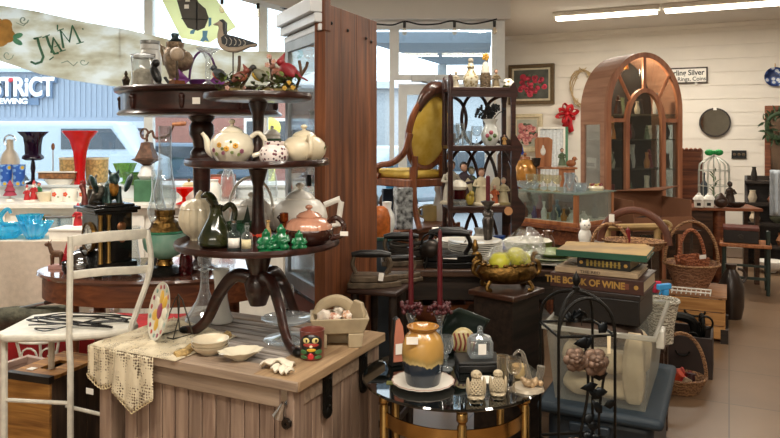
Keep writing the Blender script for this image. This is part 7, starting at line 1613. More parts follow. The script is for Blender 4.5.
t = thing('blue_lamp', 'cobalt blue glass lamp shade behind the what-not', 'lamp', bc(512, 6.1)); obj('base', MB().lathe([(0, 0), (.05, 0), (.02, .03), (.015, .3), (0, .3)], 14), PEWTER, t); obj('shade', MB().lathe([(.11, .30), (.09, .38), (.03, .43), (.028, .42), (.085, .375)], 20), K('#2050b8', .2), t)
t = thing('dark_mirror_stand', 'dark brown arched wooden panel behind the what-not', 'panel', bc(509, 5.9), .1); obj('panel', MB().prism([(-.1, 0), (.1, 0), (.1, .3), (.05, .38), (-.05, .38), (-.1, .3)], -.01, .01, 0, F), WALN, t); obj('foot', MB().box(-.1, .1, -.05, .05, 0, .015), WALN, t)
t = thing('slot_box', 'honey-wood wall box with a tall back and pear-shaped cut-out', 'wooden box', bc(552, 5.9), -.12)
obj('back', MB().prism([(-.13, .2), (.0, .2), (.01, .43), (-.02, .45), (-.12, .45), (-.14, .43)], .04, .06, 0, F), HONEY, t, bev=.003); obj('cut_out', MB().ball((-.07, .038, .33), (.022, .005, .034), 12).ball((-.07, .038, .365), (.01, .005, .02), 8), K('#e6e2d8', .6), t)
obj('shelf', MB().box(-.14, .2, -.07, .07, .185, .2).box(-.12, .19, -.05, .05, 0, .012), HONEY, t, bev=.003)
obj('side', MB().prism([(.05, 0), (.18, 0), (.18, .185), (.05, .185), (.05, .05), (.09, .12), (.14, .12), (.115, .15), (.07, .1)], -.06, -.045, 0, F).box(-.12, -.1, -.05, .05, .01, .186), HONEY, t)
figurine('sailor_figurine', 'small green and brown seated figurine on the honey-wood box', bc(562, 5.88)+Vector((0, 0, .2005)), .16, (K('#5a6a4c', .5), SKIN, K('#4a3020', .5), STN))
t = thing('wooden_duck', 'little carved brown duck at the end of the honey-wood box', 'figurine', bc(571, 5.9)+Vector((0, 0, .2005)), .4); obj('body', MB().ball((0, 0, .03), (.05, .024, .03), 12).ball((.035, 0, .068), .02, 10).tube([(.05, 0, .066), (.068, 0, .062)], [.007, .003], 6), HONEY, t)
t = thing('metal_goblet', 'dark pewter goblet on a tall stem beside the amber jar', 'goblet', bc(536, 5.78)); obj('bowl', MB().lathe([(0, .2), (.03, .22), (.04, .28), (.034, .28), (0, .23)], 16), PEWTER, t); obj('stem', MB().lathe([(0, 0), (.04, 0), (.035, .008), (.008, .02), (.007, .2), (0, .21)], 12), PEWTER, t)

# cardboard carton
t = thing('carton_table', 'dark table beneath the open brown carton', 'table', (2.20, 5.85, 0), .1); obj('top', MB().box(-.28, .3, -.22, .25, .70, .725), WALN, t)
for x in (-.24, .26):
    for y in (-.18, .2): obj('leg', MB().box(x-.025, x+.025, y-.025, y+.025, 0, .70), WALN, t)
CB_ = K('#7d5238', .8, 0, .06, 6)
t = thing('cardboard_carton', 'open brown cardboard carton with its flap folded out beside the showcase', 'carton', (2.19, 5.85, .7255), .2)
obj('walls', MB().box(-.23, .2, .19, .196, 0, .24).box(-.23, -.224, -.15, .19, 0, .2).box(.194, .2, -.15, .19, 0, .2).box(-.23, .2, -.156, -.15, 0, .09).box(-.23, .2, -.15, .19, 0, .005), CB_, t)
obj('flap', MB().add([(.2, -.15, .09), (.2, .19, .2), (.32, .12, .03), (.30, -.15, .0)], [(0, 1, 2, 3)]), CB_, t, solid=.005)
obj('flap', MB().add([(-.23, .19, .24), (.2, .19, .24), (.24, .05, .28), (.1, .06, .25)], [(0, 1, 2, 3)]), CB_, t, solid=.005)
t.scale = (1.22, 1.2, 1.22)
solo('dark_cloth', 'black cloth bunched inside the open carton', 'cloth', MB().ball((0, 0, .04), (.17, .12, .05), 16), K('#1a1614', .9, 0, .2), (2.19, 5.88, .7315), .2)

# ================================================================ arched curio cabinet
DC0 = Vector((2.0, 6.5, 0)); ad = math.radians(15)
def dc(x, y, z): return DC0+Vector((math.cos(ad)*x-math.sin(ad)*y, math.sin(ad)*x+math.cos(ad)*y, z))
t = thing('curio_cabinet', 'tall arched honey-brown curio cabinet with glass door and fan-shaped glazing', 'cabinet', DC0, ad)
CUR = wood('curio_wood', '#90583c', '#b67c5a', 'z', 3, .45); CURX = wood('curio_wood_top', '#a2745c', '#bc8e74', 'y', 3, .6)
W_, D_2, ZSP, RI = .82, .44, 1.74, .54
def arch(cx, hw, zs, rise, n=24, z0=.0):
    return [(cx-hw, z0)]+[(cx-hw*math.cos(PI*k/n), zs+rise*math.sin(PI*k/n)) for k in range(n+1)]+[(cx+hw, z0)]
def ring(hw, zs, rise, w_, y0, y1, z0=.0, cx=W_/2):
    o_, i_ = arch(cx, hw, zs, rise, 24, z0), arch(cx, hw-w_, zs, rise-w_, 24, z0); mb = MB()
    for (a, b2, c, d2) in zip(o_, o_[1:], i_[1:], i_): mb.prism([a, b2, c, d2], y0, y1, 0, F)
    return mb
obj('front_frame', ring(W_/2, ZSP, RI, .05, -.02, .02), CUR, t)
o_ = arch(W_/2, W_/2, ZSP, RI)[1:-1]; i_ = arch(W_/2, W_/2-.02, ZSP, RI-.02)[1:-1]; mb = MB()
for (a, b2, c, d2) in zip(o_, o_[1:], i_[1:], i_): mb.prism([a, b2, c, d2], .02, D_2, 0, F)
obj('barrel_top', mb, CURX, t, ang=60)
for x in (0, W_-.025):
    s = obj('side_panel', MB().box(x, x+.025, .02, .09, 0, ZSP).box(x, x+.025, .37, D_2, 0, ZSP).box(x, x+.025, .09, .37, 1.60, ZSP).box(x, x+.025, .09, .37, 0, .42), CURX, t)
    obj('side_pane', MB().box(x+.01, x+.014, .09, .37, .42, 1.60), G('#e8eeee', 0, .01, .7), s)
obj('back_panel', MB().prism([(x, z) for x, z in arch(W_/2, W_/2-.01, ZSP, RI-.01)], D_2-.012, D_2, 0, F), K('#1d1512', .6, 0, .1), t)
dr = obj('door', ring(.215, 1.60, .34, .04, -.035, .01, .1), CUR, t)
obj('door_pane', MB().prism(arch(W_/2, .18, 1.60, .305, 24, .1), -.012, -.008, 0, F), G('#eef2f2', 0, .01, .16), dr)
obj('knob', MB().ball((W_/2+.195, -.045, 1.0), .012), BRASS, dr)
cxm = W_/2
obj('glazing_bar', MB().box(cxm-.015, cxm+.015, -.015, .01, 1.93, 2.25), CUR, t)
for s in (-1, 1):
    obj('glazing_bar', MB().tube([(cxm+s*.15, 0, 1.83), (cxm+s*.29, 0, 2.10)], .016, 6), CUR, t); obj('glazing_bar', MB().box(cxm+s*.2, cxm+s*.38, -.015, .01, 1.62, 1.655), CUR, t)
fp_ = MB()
for s in (-1, 1): fp_.box(min(cxm+s*.21, cxm+s*.365), max(cxm+s*.21, cxm+s*.365), -.004, 0, .1, 1.64)
oo = [(cxm-.36*math.cos(PI*k/20), 1.66+(RI+.02)*math.sin(PI*k/20)) for k in range(21)]; ii = [(cxm-.2*math.cos(PI*k/20), 1.66+.28*math.sin(PI*k/20)) for k in range(21)]
for (a, b2, c, d2) in zip(oo, oo[1:], ii[1:], ii): fp_.prism([a, b2, c, d2], -.004, 0, 0, F)
obj('front_pane', fp_, G('#eef2f2', 0, .01, .16), t)
obj('base', MB().box(-.01, W_+.01, -.03, D_2, 0, .1), CUR, t, bev=.004)
shelf_z = (.55, .88, 1.18, 1.46, 1.70)
for z in shelf_z: obj('shelf', MB().box(.03, W_-.03, .04, D_2-.02, z-.012, z), G('#dfe8e2', .06, .05, .5, '#8a7a6a'), t)
obj('light_fitting', MB().lathe([(.0, 2.2), (.02, 2.2), (.035, 2.13), (0, 2.14)], 12, 0, TM(cxm-.1, .15)), BRASS, t)
l_ = bpy.data.lights.new('cabinet_lamp', 'POINT'); l_.energy = 13; l_.shadow_soft_size = .04; l_.color = (1, .85, .6); lo = bpy.data.objects.new('cabinet_lamp', l_); COL.objects.link(lo); lo.location = dc(cxm-.1, .12, 2.09)
solo('sticker', 'small white and dark printed card taped inside the side glass of the arched cabinet', 'card', MB().box(-.09, .09, -.003, .003, 0, .1, 0).box(-.07, .07, -.005, -.003, .015, .05, 1), [CARD, K('#2c3a4a', .6)], dc(.03, .3, 1.181), ad-PI/2)
ORD = ('first', 'second', 'third', 'fourth', 'fifth', 'sixth', 'seventh'); SHN = ('lowest', 'second-lowest', 'middle', 'second-highest', 'top')
PAL = (('cream', '#e2d8be'), ('dark brown', '#4a3224'), ('amber', '#b87a40'), ('black', '#191716'), ('sage green', '#6f7d5c'), ('ruby red', '#8a2a2e'), ('pale grey', '#c4c0b8'))
R_ = random.Random(31)
for i, z in enumerate(shelf_z):
    for k in range(7 if i < 4 else 5):
        cn, hx = PAL[(k*3+i*2) % 7]; h = R_.uniform(.12, .23); r = R_.uniform(.028, .046); y = .10+.11*(k % 2)
        kind = (k+i) % 3; loc = dc(.10+.103*k+(.1 if i == 4 else 0), y, z+.0005); lb = cn+' '+('vase', 'figurine', 'pitcher')[kind]+', '+ORD[k]+' from the hinge side on the '+SHN[i]+' shelf of the arched cabinet'
        if kind == 1: mb = MB().lathe([(0, 0), (r, 0), (r*.8, h*.3), (r*.5, h*.6), (r*.7, h*.7), (r*.25, h*.76), (r*.42, h*.86), (r*.3, h*.97), (0, h)], 12)
        elif kind == 0: mb = MB().lathe([(0, 0), (r*.7, 0), (r, h*.35), (r*.4, h*.75), (r*.6, h), (0, h*.95)], 12)
        else: mb = MB().lathe([(0, 0), (r*.8, 0), (r, h*.3), (r*.75, h*.7), (r*.9, h), (0, h*.9)], 12).tube(arc(r*.8, h*.55, r*.7, h*.3, -PI/2, PI/2, 6), .006, 5)
        solo(('small_vase', 'small_figurine', 'small_pitcher')[kind], lb, ('vase', 'figurine', 'pitcher')[kind], mb, K(hx, .35), loc, R_.uniform(0, 6), 'wares on the %s cabinet shelf' % SHN[i])

# ================================================================ the far right: desk, dresser, birdcage
t = thing('narrow_dresser', 'narrow brown upright cabinet with a scalloped top beside the arched cabinet', 'cabinet', at(682, 7.72, 0), RZ)
obj('body', MB().box(-.02, .2, -.0, .4, 0, 1.33), OAKR, t, bev=.004); b = MB()
for k in range(5): b.lathe([(0, 0), (.024, 0), (.02, .02), (0, .03)], 10, 0, TM(.0+.045*k, .01, 1.33))
obj('scalloped_top', b, OAKR, t); d_ = obj('door', MB().box(0, .18, -.012, 0, .1, 1.25), OAKR, t, bev=.003); obj('knob', MB().ball((.15, -.02, .8), .01), BRASS, d_)
DK = Vector((3.40, 7.25, 0))
t = thing('small_desk', 'dark wooden desk holding two white houses in front of the panelled wall', 'desk', DK, RZ*.4)
obj('top', MB().box(-.42, .36, -.22, .25, .735, .765), OAKR, t, bev=.005); obj('pedestal', MB().box(-.38, -.1, -.18, .2, 0, .735), WALN, t); obj('column', MB().lathe([(0, 0), (.06, 0), (.065, .3), (.06, .735), (0, .735)], 16, 0, TM(-.02, -.1)), OAKR, t); obj('leg', MB().box(.3, .34, -.18, -.14, 0, .735).box(.3, .34, .18, .22, 0, .735), WALN, t)
def dk_(px, Y): return at(px, Y, .7655)
for k, (px, lab_) in enumerate(((699, 'white china house-shaped canister closer to the narrow cabinet'), (709, 'white china house-shaped canister beside the dark bronze group'))):
    t = thing('house_canister', lab_, 'canister', dk_(px, 7.1), RZ, 'white china houses'); obj('body', MB().box(-.045, .045, -.04, .04, 0, .08), WHITEP, t, bev=.008); obj('roof', MB().lathe([(.06, .08), (.05, .1), (.03, .125), (.02, .13), (.018, .145), (0, .15)], 16), WHITEP, t); obj('door', MB().box(-.018, .018, -.043, -.038, .02, .05), BLACK, t)
figurine('bronze_bust', 'dark bronze head-and-shoulders figure on the desk beside the white houses', dk_(730, 7.2), .26, (K('#3a2a20', .5, .2), K('#3a2a20', .5, .2), K('#241a14', .5), BLACK))
t = thing('brown_teapot_group', 'dark brown lidded pot on the desk in front of the bronze figure', 'pot', dk_(721, 7.05)); obj('body', MB().ball((0, 0, .06), (.07, .06, .06), 14), K('#3a261c', .3), t); obj('lid', MB().lathe([(.05, .1), (.03, .125), (.01, .15), (0, .152)], 14), K('#3a261c', .3), t)
solo('dark_dish', 'shallow dark oval dish at the end of the desk', 'dish', MB().lathe(bowlp(.09, .05), 20, sy=.6), K('#2c2018', .35), dk_(737, 7.1))
t = thing('birdcage', 'white wire domed birdcage with a green bow on the desk', 'birdcage', dk_(714, 7.4)); b = MB()
for k in range(16):
    a = 2*PI*k/16; c, s = math.cos(a), math.sin(a); b.tube(spline([(.15*c, .15*s, .02), (.15*c, .15*s, .36), (.12*c, .12*s, .45), (.0, .0, .52)], 4), .004, 5)
for z in (.05, .2, .36): b.tube([(.15*math.cos(k*PI/12), .15*math.sin(k*PI/12), z) for k in range(24)], .004, 5, closed=True)
obj('wires', b, K('#b9bdb4', .4, .4), t); obj('base', MB().lathe([(0, 0), (.16, 0), (.16, .025), (0, .025)], 24), WHITEW, t)
obj('bow', MB().ball((-.05, 0, .55), (.05, .03, .035), 10).ball((.05, 0, .55), (.05, .03, .035), 10).ball((0, 0, .55), .025, 8), K('#1f9a4a', .5), t); 
solo('green_sprig', 'green leafy sprig inside the white birdcage', 'plant', (lambda m: [m.leaf(TM(0, 0, .03+.03*k, rz=k*1.2, ry=-.8), .09, .03) for k in range(10)] and m)(MB()), K('#5a6d4a', .6), dk_(714, 7.4)+Vector((0, 0, .026)), solid=.002)
bottle('dark blue-grey bottle standing between the narrow cabinet and the birdcage', dk_(704, 7.4), .34, .035, K('#3b4650', .3), neck=.3)
t = thing('wooden_chair', 'wooden chair with dark green legs drawn up beside the desk', 'chair', (3.42, 6.70, 0), RZ)
obj('seat', MB().box(-.24, .2, -.16, .2, .44, .475), HONEY, t, bev=.008)
GRL = K('#27332c', .5)
for x in (-.2, .17):
    for y in (-.12, .16): obj('leg', MB().lathe([(0, 0), (.016, 0), (.022, .2), (.018, .44 if y > 0 or x < 0 else .60), (0, .44 if y > 0 or x < 0 else .61)], 10, 0, TM(x, y)), GRL, t)
obj('stretcher', MB().box(-.2, .17, -.13, -.11, .14, .165).box(-.2, .17, -.13, -.11, .26, .28).box(.16, .18, -.12, .16, .2, .22), GRL, t)
t = thing('cash_box', 'black metal cash box with a red panel standing on the wooden chair', 'cash box', (3.40, 6.72, .4755), RZ); obj('body', MB().box(-.18, .12, -.12, .12, 0, .12), K('#1d1512', .4), t, bev=.005); obj('lid', MB().box(-.185, .125, -.125, .125, .12, .15), K('#5a2a20', .4), t, bev=.004); obj('lock', MB().lathe([(0, 0), (.025, 0), (.025, .006), (0, .008)], 12, 0, TM(-.03, -.121, .06, rx=PI/2)), PEWTER, t)

# stepped shelf at the far wall
t = thing('stepped_shelf', 'black stepped display shelf with pottery near the tall framed mirror', 'shelf', at(745, 8.2, .0105), RZ)
for k, (z, y) in enumerate(((.24, -.16), (.48, -.06), (.70, .06), (.95, .18))): obj('shelf', MB().box(0, .75, y-.1, y+.14, z-.03, z), BLACKW, t)
obj('back_panel', MB().box(0, .75, .32, .34, 0, 1.0), BLACKW, t)
for x in (0, .72): obj('end_panel', MB().prism([(-.28, 0), (.34, 0), (.34, 1.0), (.26, 1.0), (.12, .75), (0, .5), (-.1, .3), (-.28, .26)], x, x+.03, 0, Matrix(((0, 0, 1, 0), (1, 0, 0, 0), (0, 1, 0, 0), (0, 0, 0, 1)))), BLACKW, t)
ss = at(745, 8.2, .0105)
def sl(x, y, z): return ss+E1.normalized()*x+E2.normalized()*y+Vector((0, 0, z+.0005))
for k, (x, y, z, r, h, hx, lab_) in enumerate(((.12, -.14, .24, .10, .05, '#4a5a56', 'flat dark teal dish on the lowest step of the black shelf'), (.38, -.14, .24, .07, .14, '#8a5a3a', 'brown pottery jar on the lowest step of the black shelf'), (.10, -.05, .48, .06, .12, '#b9a78c', 'tan pot on the second step of the black shelf'), (.33, -.04, .48, .08, .07, '#6a6e58', 'green-grey bowl on the second step of the black shelf'), (.08, .08, .70, .05, .14, '#c7b9a0', 'cream vase on the third step of the black shelf'), (.3, .08, .70, .07, .1, '#7a4a34', 'red-brown jar on the third step of the black shelf'), (.1, .2, .95, .035, .16, '#2a2420', 'black bottle on the top step of the black shelf'), (.33, .2, .95, .07, .1, '#a8704a', 'copper-brown pot on the top step of the black shelf'))):
    flat_ = h < .09
    solo('pottery_dish' if flat_ else 'pottery_jar', lab_, 'dish' if flat_ else 'jar', MB().lathe(bowlp(r, h) if flat_ else [(0, 0), (r*.7, 0), (r, h*.4), (r*.6, h*.85), (r*.7, h), (0, h*.95)], 16), K(hx, .4), sl(x, y, z), 0, 'pottery on the stepped shelf')
solo('enamel_bowl', 'white enamel bowl on the floor before the black stepped shelf', 'bowl', MB().lathe(bowlp(.15, .12), 28), WHITEP, at(770, 9.9*.77, 0.011))
solo('white_garment', 'white cloth hanging from the end of the black stepped shelf', 'cloth', MB().grid(lambda u, v: ((u-.5)*.25, .02*math.sin(u*14), .62+.5*v), 16, 10), K('#a9b0b6', .8), at(783, 7.6, 0), RZ, solid=.006)
solo('rug', 'dull brown carpet lying on the tiles at the far end of the shop', 'rug', MB().box(-1.0, 1.6, -.45, .35, 0.0005, .01), K('#5d4a3a', .95, 0, .15, 60), at(752, 8.85, 0), RZ)

# ================================================================ crate and baskets on the floor
CR0 = at(692, 5.35, 0)
t = thing('wooden_box_crate', 'rough pine slatted crate on the floor under the big wicker basket', 'crate', CR0, RZ)
b = MB()
for k in range(3): b.box(-.23, .23, -.25, -.23, .03+.095*k, .118+.095*k)
obj('front_boards', b, PINE, t, bev=.003); b = MB()
for k in range(3): b.box(.21, .23, -.23, .25, .03+.095*k, .118+.095*k).box(-.23, -.21, -.23, .25, .03+.095*k, .118+.095*k)
obj('side_boards', b, PINE, t, bev=.003)
obj('base', MB().box(-.21, .21, -.23, .25, .02, .04), PINE, t); [obj('corner_block', MB().box(x, x+.05, y, y+.06, 0, .1), BLACKW, t) for x, y in ((.2, -.26), (-.25, -.26), (.2, .2))]
obj('top_board', MB().box(-.24, .24, -.25, .26, .315, .33), wood('carton_lid', '#7d5638', '#a5764e', 'x', 5, .7), t, bev=.002)
obj('handle', MB().tube(arc(0.03, .22, .07, .04, PI, 2*PI, 8, -.262), .008, 6), IRONB, t)
t = thing('wire_tray', 'white wire letter tray lying at the front edge of the pine crate', 'tray', CR0+Vector((-.08, -.17, .3305)), RZ); b = MB()
for k in range(9): b.tube([(-.13+.0325*k, -.06, .02), (-.13+.0325*k, -.06, .004), (-.13+.0325*k, .06, .004), (-.13+.0325*k, .06, .02)], .004, 5)
b.tube([(-.135, -.06, .022), (.135, -.06, .022), (.135, .06, .022), (-.135, .06, .022)], .006, 6, closed=True); obj('wires', b, WHITEP, t)
BKP = CR0+Vector((.03, .08, .3305))
t = thing('wicker_basket', 'big tan bowl-shaped wicker basket with a tall hoop handle on the pine crate', 'basket', BKP, -.1)
obj('bowl', MB().lathe([(0, 0), (.12, 0), (.13, .02), (.19, .16), (.205, .175), (.195, .18), (.18, .165), (.12, .025), (0, .02)], 36), wicker('copper_wicker', '#7a5540', '#a87e60', 40), t)
obj('rim', MB().tube([(.202*math.cos(k*PI/14), .202*math.sin(k*PI/14), .178) for k in range(28)], .009, 6, closed=True), TWK, t)
obj('handle', MB().tube([(.2*math.cos(PI*k/20), 0, .16+.34*math.sin(PI*k/20)**.9) for k in range(21)], .012, 8), TWK, t)
t = thing('wicker_basket', 'small reddish splint basket with hoop handle tipped inside the big tan one', 'basket', BKP+Vector((.0, -.02, .11)), .1, None, .05, -.08)
obj('bowl', MB().lathe([(0, 0), (.11, 0), (.135, .12), (.13, .12), (.1, .01), (0, .01)], 4, 0, TM(rz=PI/4)), RWK, t); obj('handle', MB().tube([(.105*math.cos(PI*k/16), 0, .09+.24*math.sin(PI*k/16)) for k in range(17)], .010, 7, flat=1.4), RWK, t); obj('tag', MB().cbox((.05, -.07, .13), (.05, .004, .03)), CARD, t)
t = thing('brown_jug', 'dark brown stoneware jug on the floor beside the pine crate', 'jug', at(731, 5.75, 0)); obj('body', MB().lathe([(0, 0), (.08, 0), (.1, .1), (.1, .26), (.06, .36), (.035, .4), (.045, .44), (0, .44)], 20), K('#2c211b', .3, 0, .2), t); obj('handle', MB().tube(arc(.06, .34, .06, .06, -PI/2, PI/2, 8), .012, 7), K('#2c211b', .3, 0, .2), t)
# dark box with iron oddments
DB0 = at(684, 4.5, 0)
t = thing('dark_box', 'open dark brown box on the floor behind the small red-filled basket', 'box', DB0, RZ)
DBW = K('#2a1d18', .6, 0, .2, 10)
obj('sides', MB().box(-.19, .17, -.16, -.145, 0, .25).box(-.19, .17, .145, .16, 0, .25).box(-.19, -.175, -.145, .145, 0, .25).box(.155, .17, -.145, .145, 0, .25).box(-.175, .155, -.145, .145, 0, .012), DBW, t, bev=.003); obj('handle', MB().tube(arc(.0, .16, .04, .03, PI, 2*PI, 8, -.168), .006, 6), IRONB, t)
t = thing('iron_machine', 'black iron treadle machine head lying in the open dark box', 'machine', DB0+Vector((-.02, 0, .0135)), RZ+.2)
obj('bed', MB().box(-.12, .10, -.07, .07, 0, .03), IRONB, t, bev=.004); obj('arm', MB().tube(spline([(.08, 0, .03), (.09, 0, .2), (.06, 0, .30), (-.05, 0, .32), (-.1, 0, .28), (-.1, 0, .2)], 4), .03, 8), IRONB, t); w_ = obj('wheel', MB().tube([(.125, .07*math.cos(k*PI/9), .27+.07*math.sin(k*PI/9)) for k in range(18)], .011, 6, closed=True), IRONB, t); obj('spoke', MB().tube([(.125, -.07, .27), (.125, .07, .27)], .006, 5).tube([(.125, 0, .2), (.125, 0, .34)], .006, 5), IRONB, w_)
t = thing('iron_scroll', 'black wrought-iron bracket with curls standing in the dark box', 'bracket', DB0+Vector((.07, -.06, .0135)), RZ); obj('scroll', MB().tube([(0, 0, 0), (0, 0, .3)], .008, 6).tube([(.04+.04*math.cos(2.8-k*.45), 0, .3+.04*math.sin(2.8-k*.45)) for k in range(12)], .007, 6).tube([(-.035+.03*math.cos(k*.5), 0, .2+.03*math.sin(k*.5)) for k in range(12)], .006, 6), IRONB, t)
RBK = at(681, 4.1, 0)
t = thing('wicker_basket', 'small tan wicker basket of red oddments with a hoop handle on the floor', 'basket', RBK, -.15)
obj('bowl', MB().lathe([(0, 0), (.10, 0), (.11, .02), (.145, .09), (.135, .095), (.1, .02), (0, .015)], 30, sy=.85), TWK, t); obj('handle', MB().tube([(.14*math.cos(PI*k/18), 0, .08+.26*math.sin(PI*k/18)) for k in range(19)], .011, 7), TWK, t)
R_ = random.Random(17)
for k, (cn, hx) in enumerate((('bright red', '#c02a22'), ('dark red', '#7a1a1c'), ('white-capped red', '#b8463a'), ('pale pink', '#d0a090'), ('crimson', '#a01c2a'), ('orange-red', '#c8482a'), ('beige', '#c0ab8c'), ('black and red', '#3a1618'))):
    a = k*.8; q = .06 if k else 0
    solo('thread_spool', cn+' spool-like roll in the small floor basket', 'spool', MB().lathe([(0, -.035), (.026, -.035), (.026, -.027), (.019, -.025), (.021, 0), (.019, .025), (.026, .027), (.026, .035), (0, .035)], 14), K(hx, .5, 0, .15), RBK+Vector((q*math.cos(a), q*.8*math.sin(a), .06+.018*(k % 3))), a, 'rolls in the small floor basket', rx=.9+.3*k)

# ================================================================ on the back wall
def wp(px, py, off=.02):
    k = (px-390)/700; n = E1.normalized(); u = (k*CB.y-CB.x)/(n.x-k*n.y); p = CB+n*u
    return p-E2.normalized()*off+Vector((0, 0, 1.5-(py-135)/700*p.y))
def wspan(p0, p1): return (wp(p0, 100)-wp(p1, 100)).length
def rosepic(label, x0, x1, y0, y1, frame, ground, roses, extra=None):
    w_, h_ = wspan(x0, x1), abs(wp((x0+x1)/2, y0).z-wp((x0+x1)/2, y1).z)
    t = thing('framed_painting', label, 'painting', wp((x0+x1)/2, (y0+y1)/2, .03), RZ, 'rose paintings on the back wall')
    fw = .055; f = MB()
    for a, b2, c, d2 in ((-w_/2, w_/2, h_/2-fw, h_/2), (-w_/2, w_/2, -h_/2, -h_/2+fw), (-w_/2, -w_/2+fw, -h_/2, h_/2), (w_/2-fw, w_/2, -h_/2, h_/2)): f.box(a, b2, -.035, .025, c, d2)
    obj('frame', f, frame, t, bev=.008); obj('mat_border', MB().box(-w_/2+fw, w_/2-fw, -.012, .02, -h_/2+fw, h_/2-fw), K('#c8bda2', .6), t)
    obj('canvas', MB().box(-w_/2+fw+.03, w_/2-fw-.03, -.016, .0, -h_/2+fw+.03, h_/2-fw-.03), ground, t)
    b = MB(); R_ = random.Random(5)
    for k in range(34): 
        a, q = R_.uniform(0, 6.28), R_.uniform(.03, .3); b.ball((q*math.cos(a)*w_*.95, -.018, q*math.sin(a)*h_*.85-.01), (.035, .003, .022), 8, 3 if k % 3 else 4)
    for k in range(17):
        a, q = k*2.4, .058*math.sqrt(k); x, z, s_ = q*math.cos(a)*w_*1.3, q*math.sin(a)*h_*.95-.01, R_.uniform(.7, 1.15)
        for j in range(5):
            b.ball((x+R_.uniform(-.018, .018)*s_, -.0185-.0007*j, z+R_.uniform(-.018, .018)*s_), ((.046-.008*j)*s_, .003, (.042-.008*j)*s_), 9, R_.randrange(3))
    obj('painted_roses', b, [K(c, .6) for c in roses]+[K('#3c4a34', .6), K('#5a5e4e', .6)], t)
    return t
rosepic('framed painting of crimson roses high on the panelled back wall', 509, 554.5, 64.5, 104.5, K('#5d4a30', .5, .2, .2, 30), K('#4d5048', .7, 0, .3, 6), ('#a82038', '#c83a52', '#7d1428'))
rosepic('pale framed painting of pink flowers below the crimson rose painting', 512, 543, 114, 152, K('#c9bb9a', .5), K('#a8a898', .7, 0, .2, 6), ('#c07a74', '#d49a90', '#a85a5c'))
t = thing('wall_sign', 'black-framed white sign reading Sterling Silver beside the arched cabinet', 'sign', wp(683, 75.5, .02), RZ)
sw = wspan(659, 708)
obj('frame', MB().box(-sw/2, sw/2, -.015, .018, -.115, .105), K('#3a2c20', .5), t, bev=.003); obj('board', MB().box(-sw/2+.02, sw/2-.02, -.019, -.01, -.095, .085), WHITEP, t)
text('lettering', 'Sterling Silver', .102, BLACK, t, TM(.015, -.021, .03) @ UP, .001, .9, bold=.002); text('lettering', 'Rings, Coins', .075, BLACK, t, TM(.11, -.021, -.055) @ UP, .001, .95, bold=.001)
obj('clip', MB().box(sw/2-.16, sw/2-.13, -.02, .01, -.135, -.105), WHITEP, t)
t = thing('round_mirror', 'round dark-rimmed mirror on the panelled back wall', 'mirror', wp(715, 122.5, .02), RZ); r_ = wspan(699, 731)/2
obj('rim', MB().lathe([(r_-.02, -.01), (r_, -.01), (r_, .02), (r_-.02, .02), (r_-.02, -.01)], 40, 0, TM(rx=PI/2)), K('#2a2420', .4), t); obj('glass', MB().lathe([(0, 0), (r_-.02, 0), (r_-.02, .008), (0, .008)], 40, 0, TM(rx=PI/2)), K('#6a665e', .06, 1, .05), t); obj('clip', MB().box(-.02, .02, -.03, 0, r_-.03, r_+.01), WHITEP, t)
t = thing('wall_plate', 'dark blue and white transfer plate high on the back wall', 'plate', wp(775, 77, .02), RZ); r_ = wspan(764, 786)/2
obj('dish', MB().lathe([(0, .0), (r_*.6, 0), (r_*.7, .02), (r_, .035), (r_, .028), (r_*.7, .01), (0, -.012)], 36, 0, TM(rx=PI/2)), painted('blue_transfer', '#1d2e5a', '#c9d0d6', '#3c5690', 14), t); obj('hook', MB().tube([(0, 0, r_), (0, 0, r_+.05)], .005, 5), BRASS, t)
t = thing('switch_box', 'black wall switch plate with three knobs under the round mirror', 'switch', wp(739, 154.5, .012), RZ); w_ = wspan(731.5, 746.5)
obj('plate', MB().box(-w_/2, w_/2, -.012, .01, -.055, .055), BLACK, t, bev=.004)
for k in (-1, 0, 1): obj('knob', MB().lathe([(0, 0), (.02, 0), (.016, .016), (0, .018)], 12, 0, TM(k*w_*.3, -.012, .0, rx=PI/2)), K('#6a5a48', .4, .5), t)
t = thing('tall_mirror', 'tall wooden-framed mirror hung with a green wreath at the end of the back wall', 'mirror', wp(778, 148, .03), RZ); w_ = wspan(765, 792); h_ = 1.1
f = MB()
for a, b2, c, d2 in ((-w_/2, w_/2, h_/2-.06, h_/2), (-w_/2, w_/2, -h_/2, -h_/2+.06), (-w_/2, -w_/2+.07, -h_/2, h_/2), (w_/2-.07, w_/2, -h_/2, h_/2)): f.box(a, b2, -.03, .025, c, d2)
obj('frame', f, OAKR, t, bev=.005); obj('glass', MB().box(-w_/2+.07, w_/2-.07, -.005, .01, -h_/2+.06, h_/2-.06), K('#6e5a4a', .1, .6, .1), t)
b = MB(); R_ = random.Random(77)
for k in range(150): a = R_.uniform(0, 6.28); b.leaf(TM(.16*math.cos(a)+R_.uniform(-.04, .04), R_.uniform(-.06, -.02), .16*math.sin(a)+R_.uniform(-.04, .04), rx=R_.uniform(0, 6), ry=R_.uniform(0, 6), rz=R_.uniform(0, 6)), .10, .035)
b.tube([(.16*math.cos(k*PI/10), -.04, .16*math.sin(k*PI/10)) for k in range(20)], .03, 6, closed=True)
solo('green_wreath', 'round green foliage wreath hanging on the tall wooden-framed mirror', 'wreath', b, K('#31452a', .7, 0, .3, 40), wp(780, 126, .16), RZ)
t = thing('red_bow', 'big red ribbon bow hanging on the back wall beside the arched cabinet', 'bow', wp(568.5, 116, .06), RZ); RB_ = K('#c01a24', .5, 0, .1)
b = MB().ball((0, -.03, .03), .03, 10)
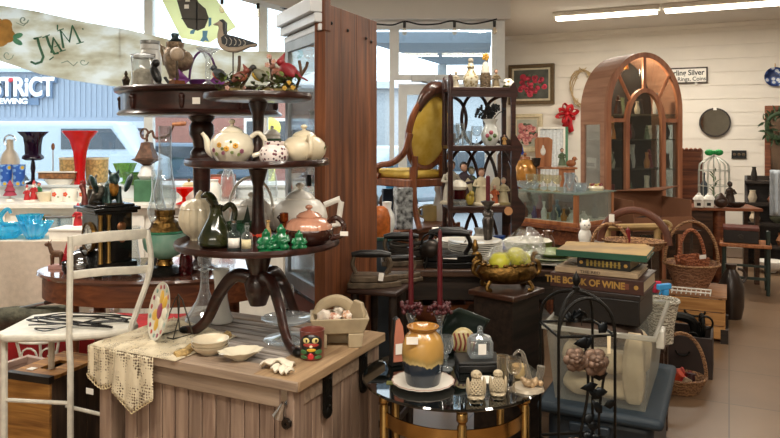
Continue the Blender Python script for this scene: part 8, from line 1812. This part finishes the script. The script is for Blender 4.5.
for k in range(8):
    a = k*.785+.3; c, s = math.cos(a), math.sin(a); q = .13 if k % 2 else .16; b.tube(spline([(0, -.01, .03), (q*.6*c-.03*s, -.05, .03+q*.6*s+.03*c), (q*c, -.03, .03+q*s), (q*.6*c+.03*s, .0, .03+q*.6*s-.03*c), (0, 0, .03)], 4), .026, 8, flat=.22)
obj('loops', b, RB_, t); obj('tails', MB().add([(-.03, 0, -.02), (.05, 0, -.02), (.09, 0, -.22), (.03, 0, -.25), (-.04, 0, -.16), (-.08, 0, -.15)], [(0, 1, 2, 3), (0, 3, 4, 5)]), RB_, t, solid=.01)
t = thing('dried_garland', 'loose pale dried vine garland hanging beside the arched cabinet', 'garland', wp(583, 88, .05), RZ); b = MB(); R_ = random.Random(4)
for k in range(5): b.tube([(.13*math.cos(a)*(1+.1*k)+.02*math.sin(a*3+k), R_.uniform(-.02, .02), .26*math.sin(a)+.02*math.cos(a*4+k)) for a in [j*.35 for j in range(18)]], .007, 5)
obj('vine', b, K('#b59c74', .8), t); obj('sprigs', (lambda m: [m.leaf(TM(.13*math.cos(k), 0, .26*math.sin(k), ry=k*1.3, rx=k), .06, .02) for k in range(24)] and m)(MB()), K('#c4b08a', .8), t)
t = thing('lace_screen', 'tall white lace-covered screen standing before the back wall below the red bow', 'screen', wp(554, 150, .14)*1.0, RZ); t.location.z = 0; hz = 1.62
obj('frame', MB().box(-.2, -.17, -.02, .02, 0, hz).box(.17, .2, -.02, .02, 0, hz).box(-.2, .2, -.02, .02, hz-.03, hz).box(-.2, .2, -.02, .02, 0, .03), WHITEW, t); obj('lace', MB().grid(lambda u, v: ((u-.5)*.34, .008*math.sin(u*40), .03+v*(hz-.06)), 30, 2), K('#c3c6c6', .9, 0, .12, 30), t, solid=.003); obj('green_ribbon', MB().box(.2, .235, -.02, -.01, .3, hz), K('#4a7a5c', .6), t)
t = thing('wall_sensor', 'small cream motion sensor in the corner above the rose paintings', 'sensor', wp(503, 48, .03), RZ); obj('body', MB().box(-.03, .03, -.03, .025, -.06, .06), CREAM, t, bev=.008); obj('lens', MB().ball((0, -.03, -.02), (.018, .008, .022), 10), WHITEP, t)
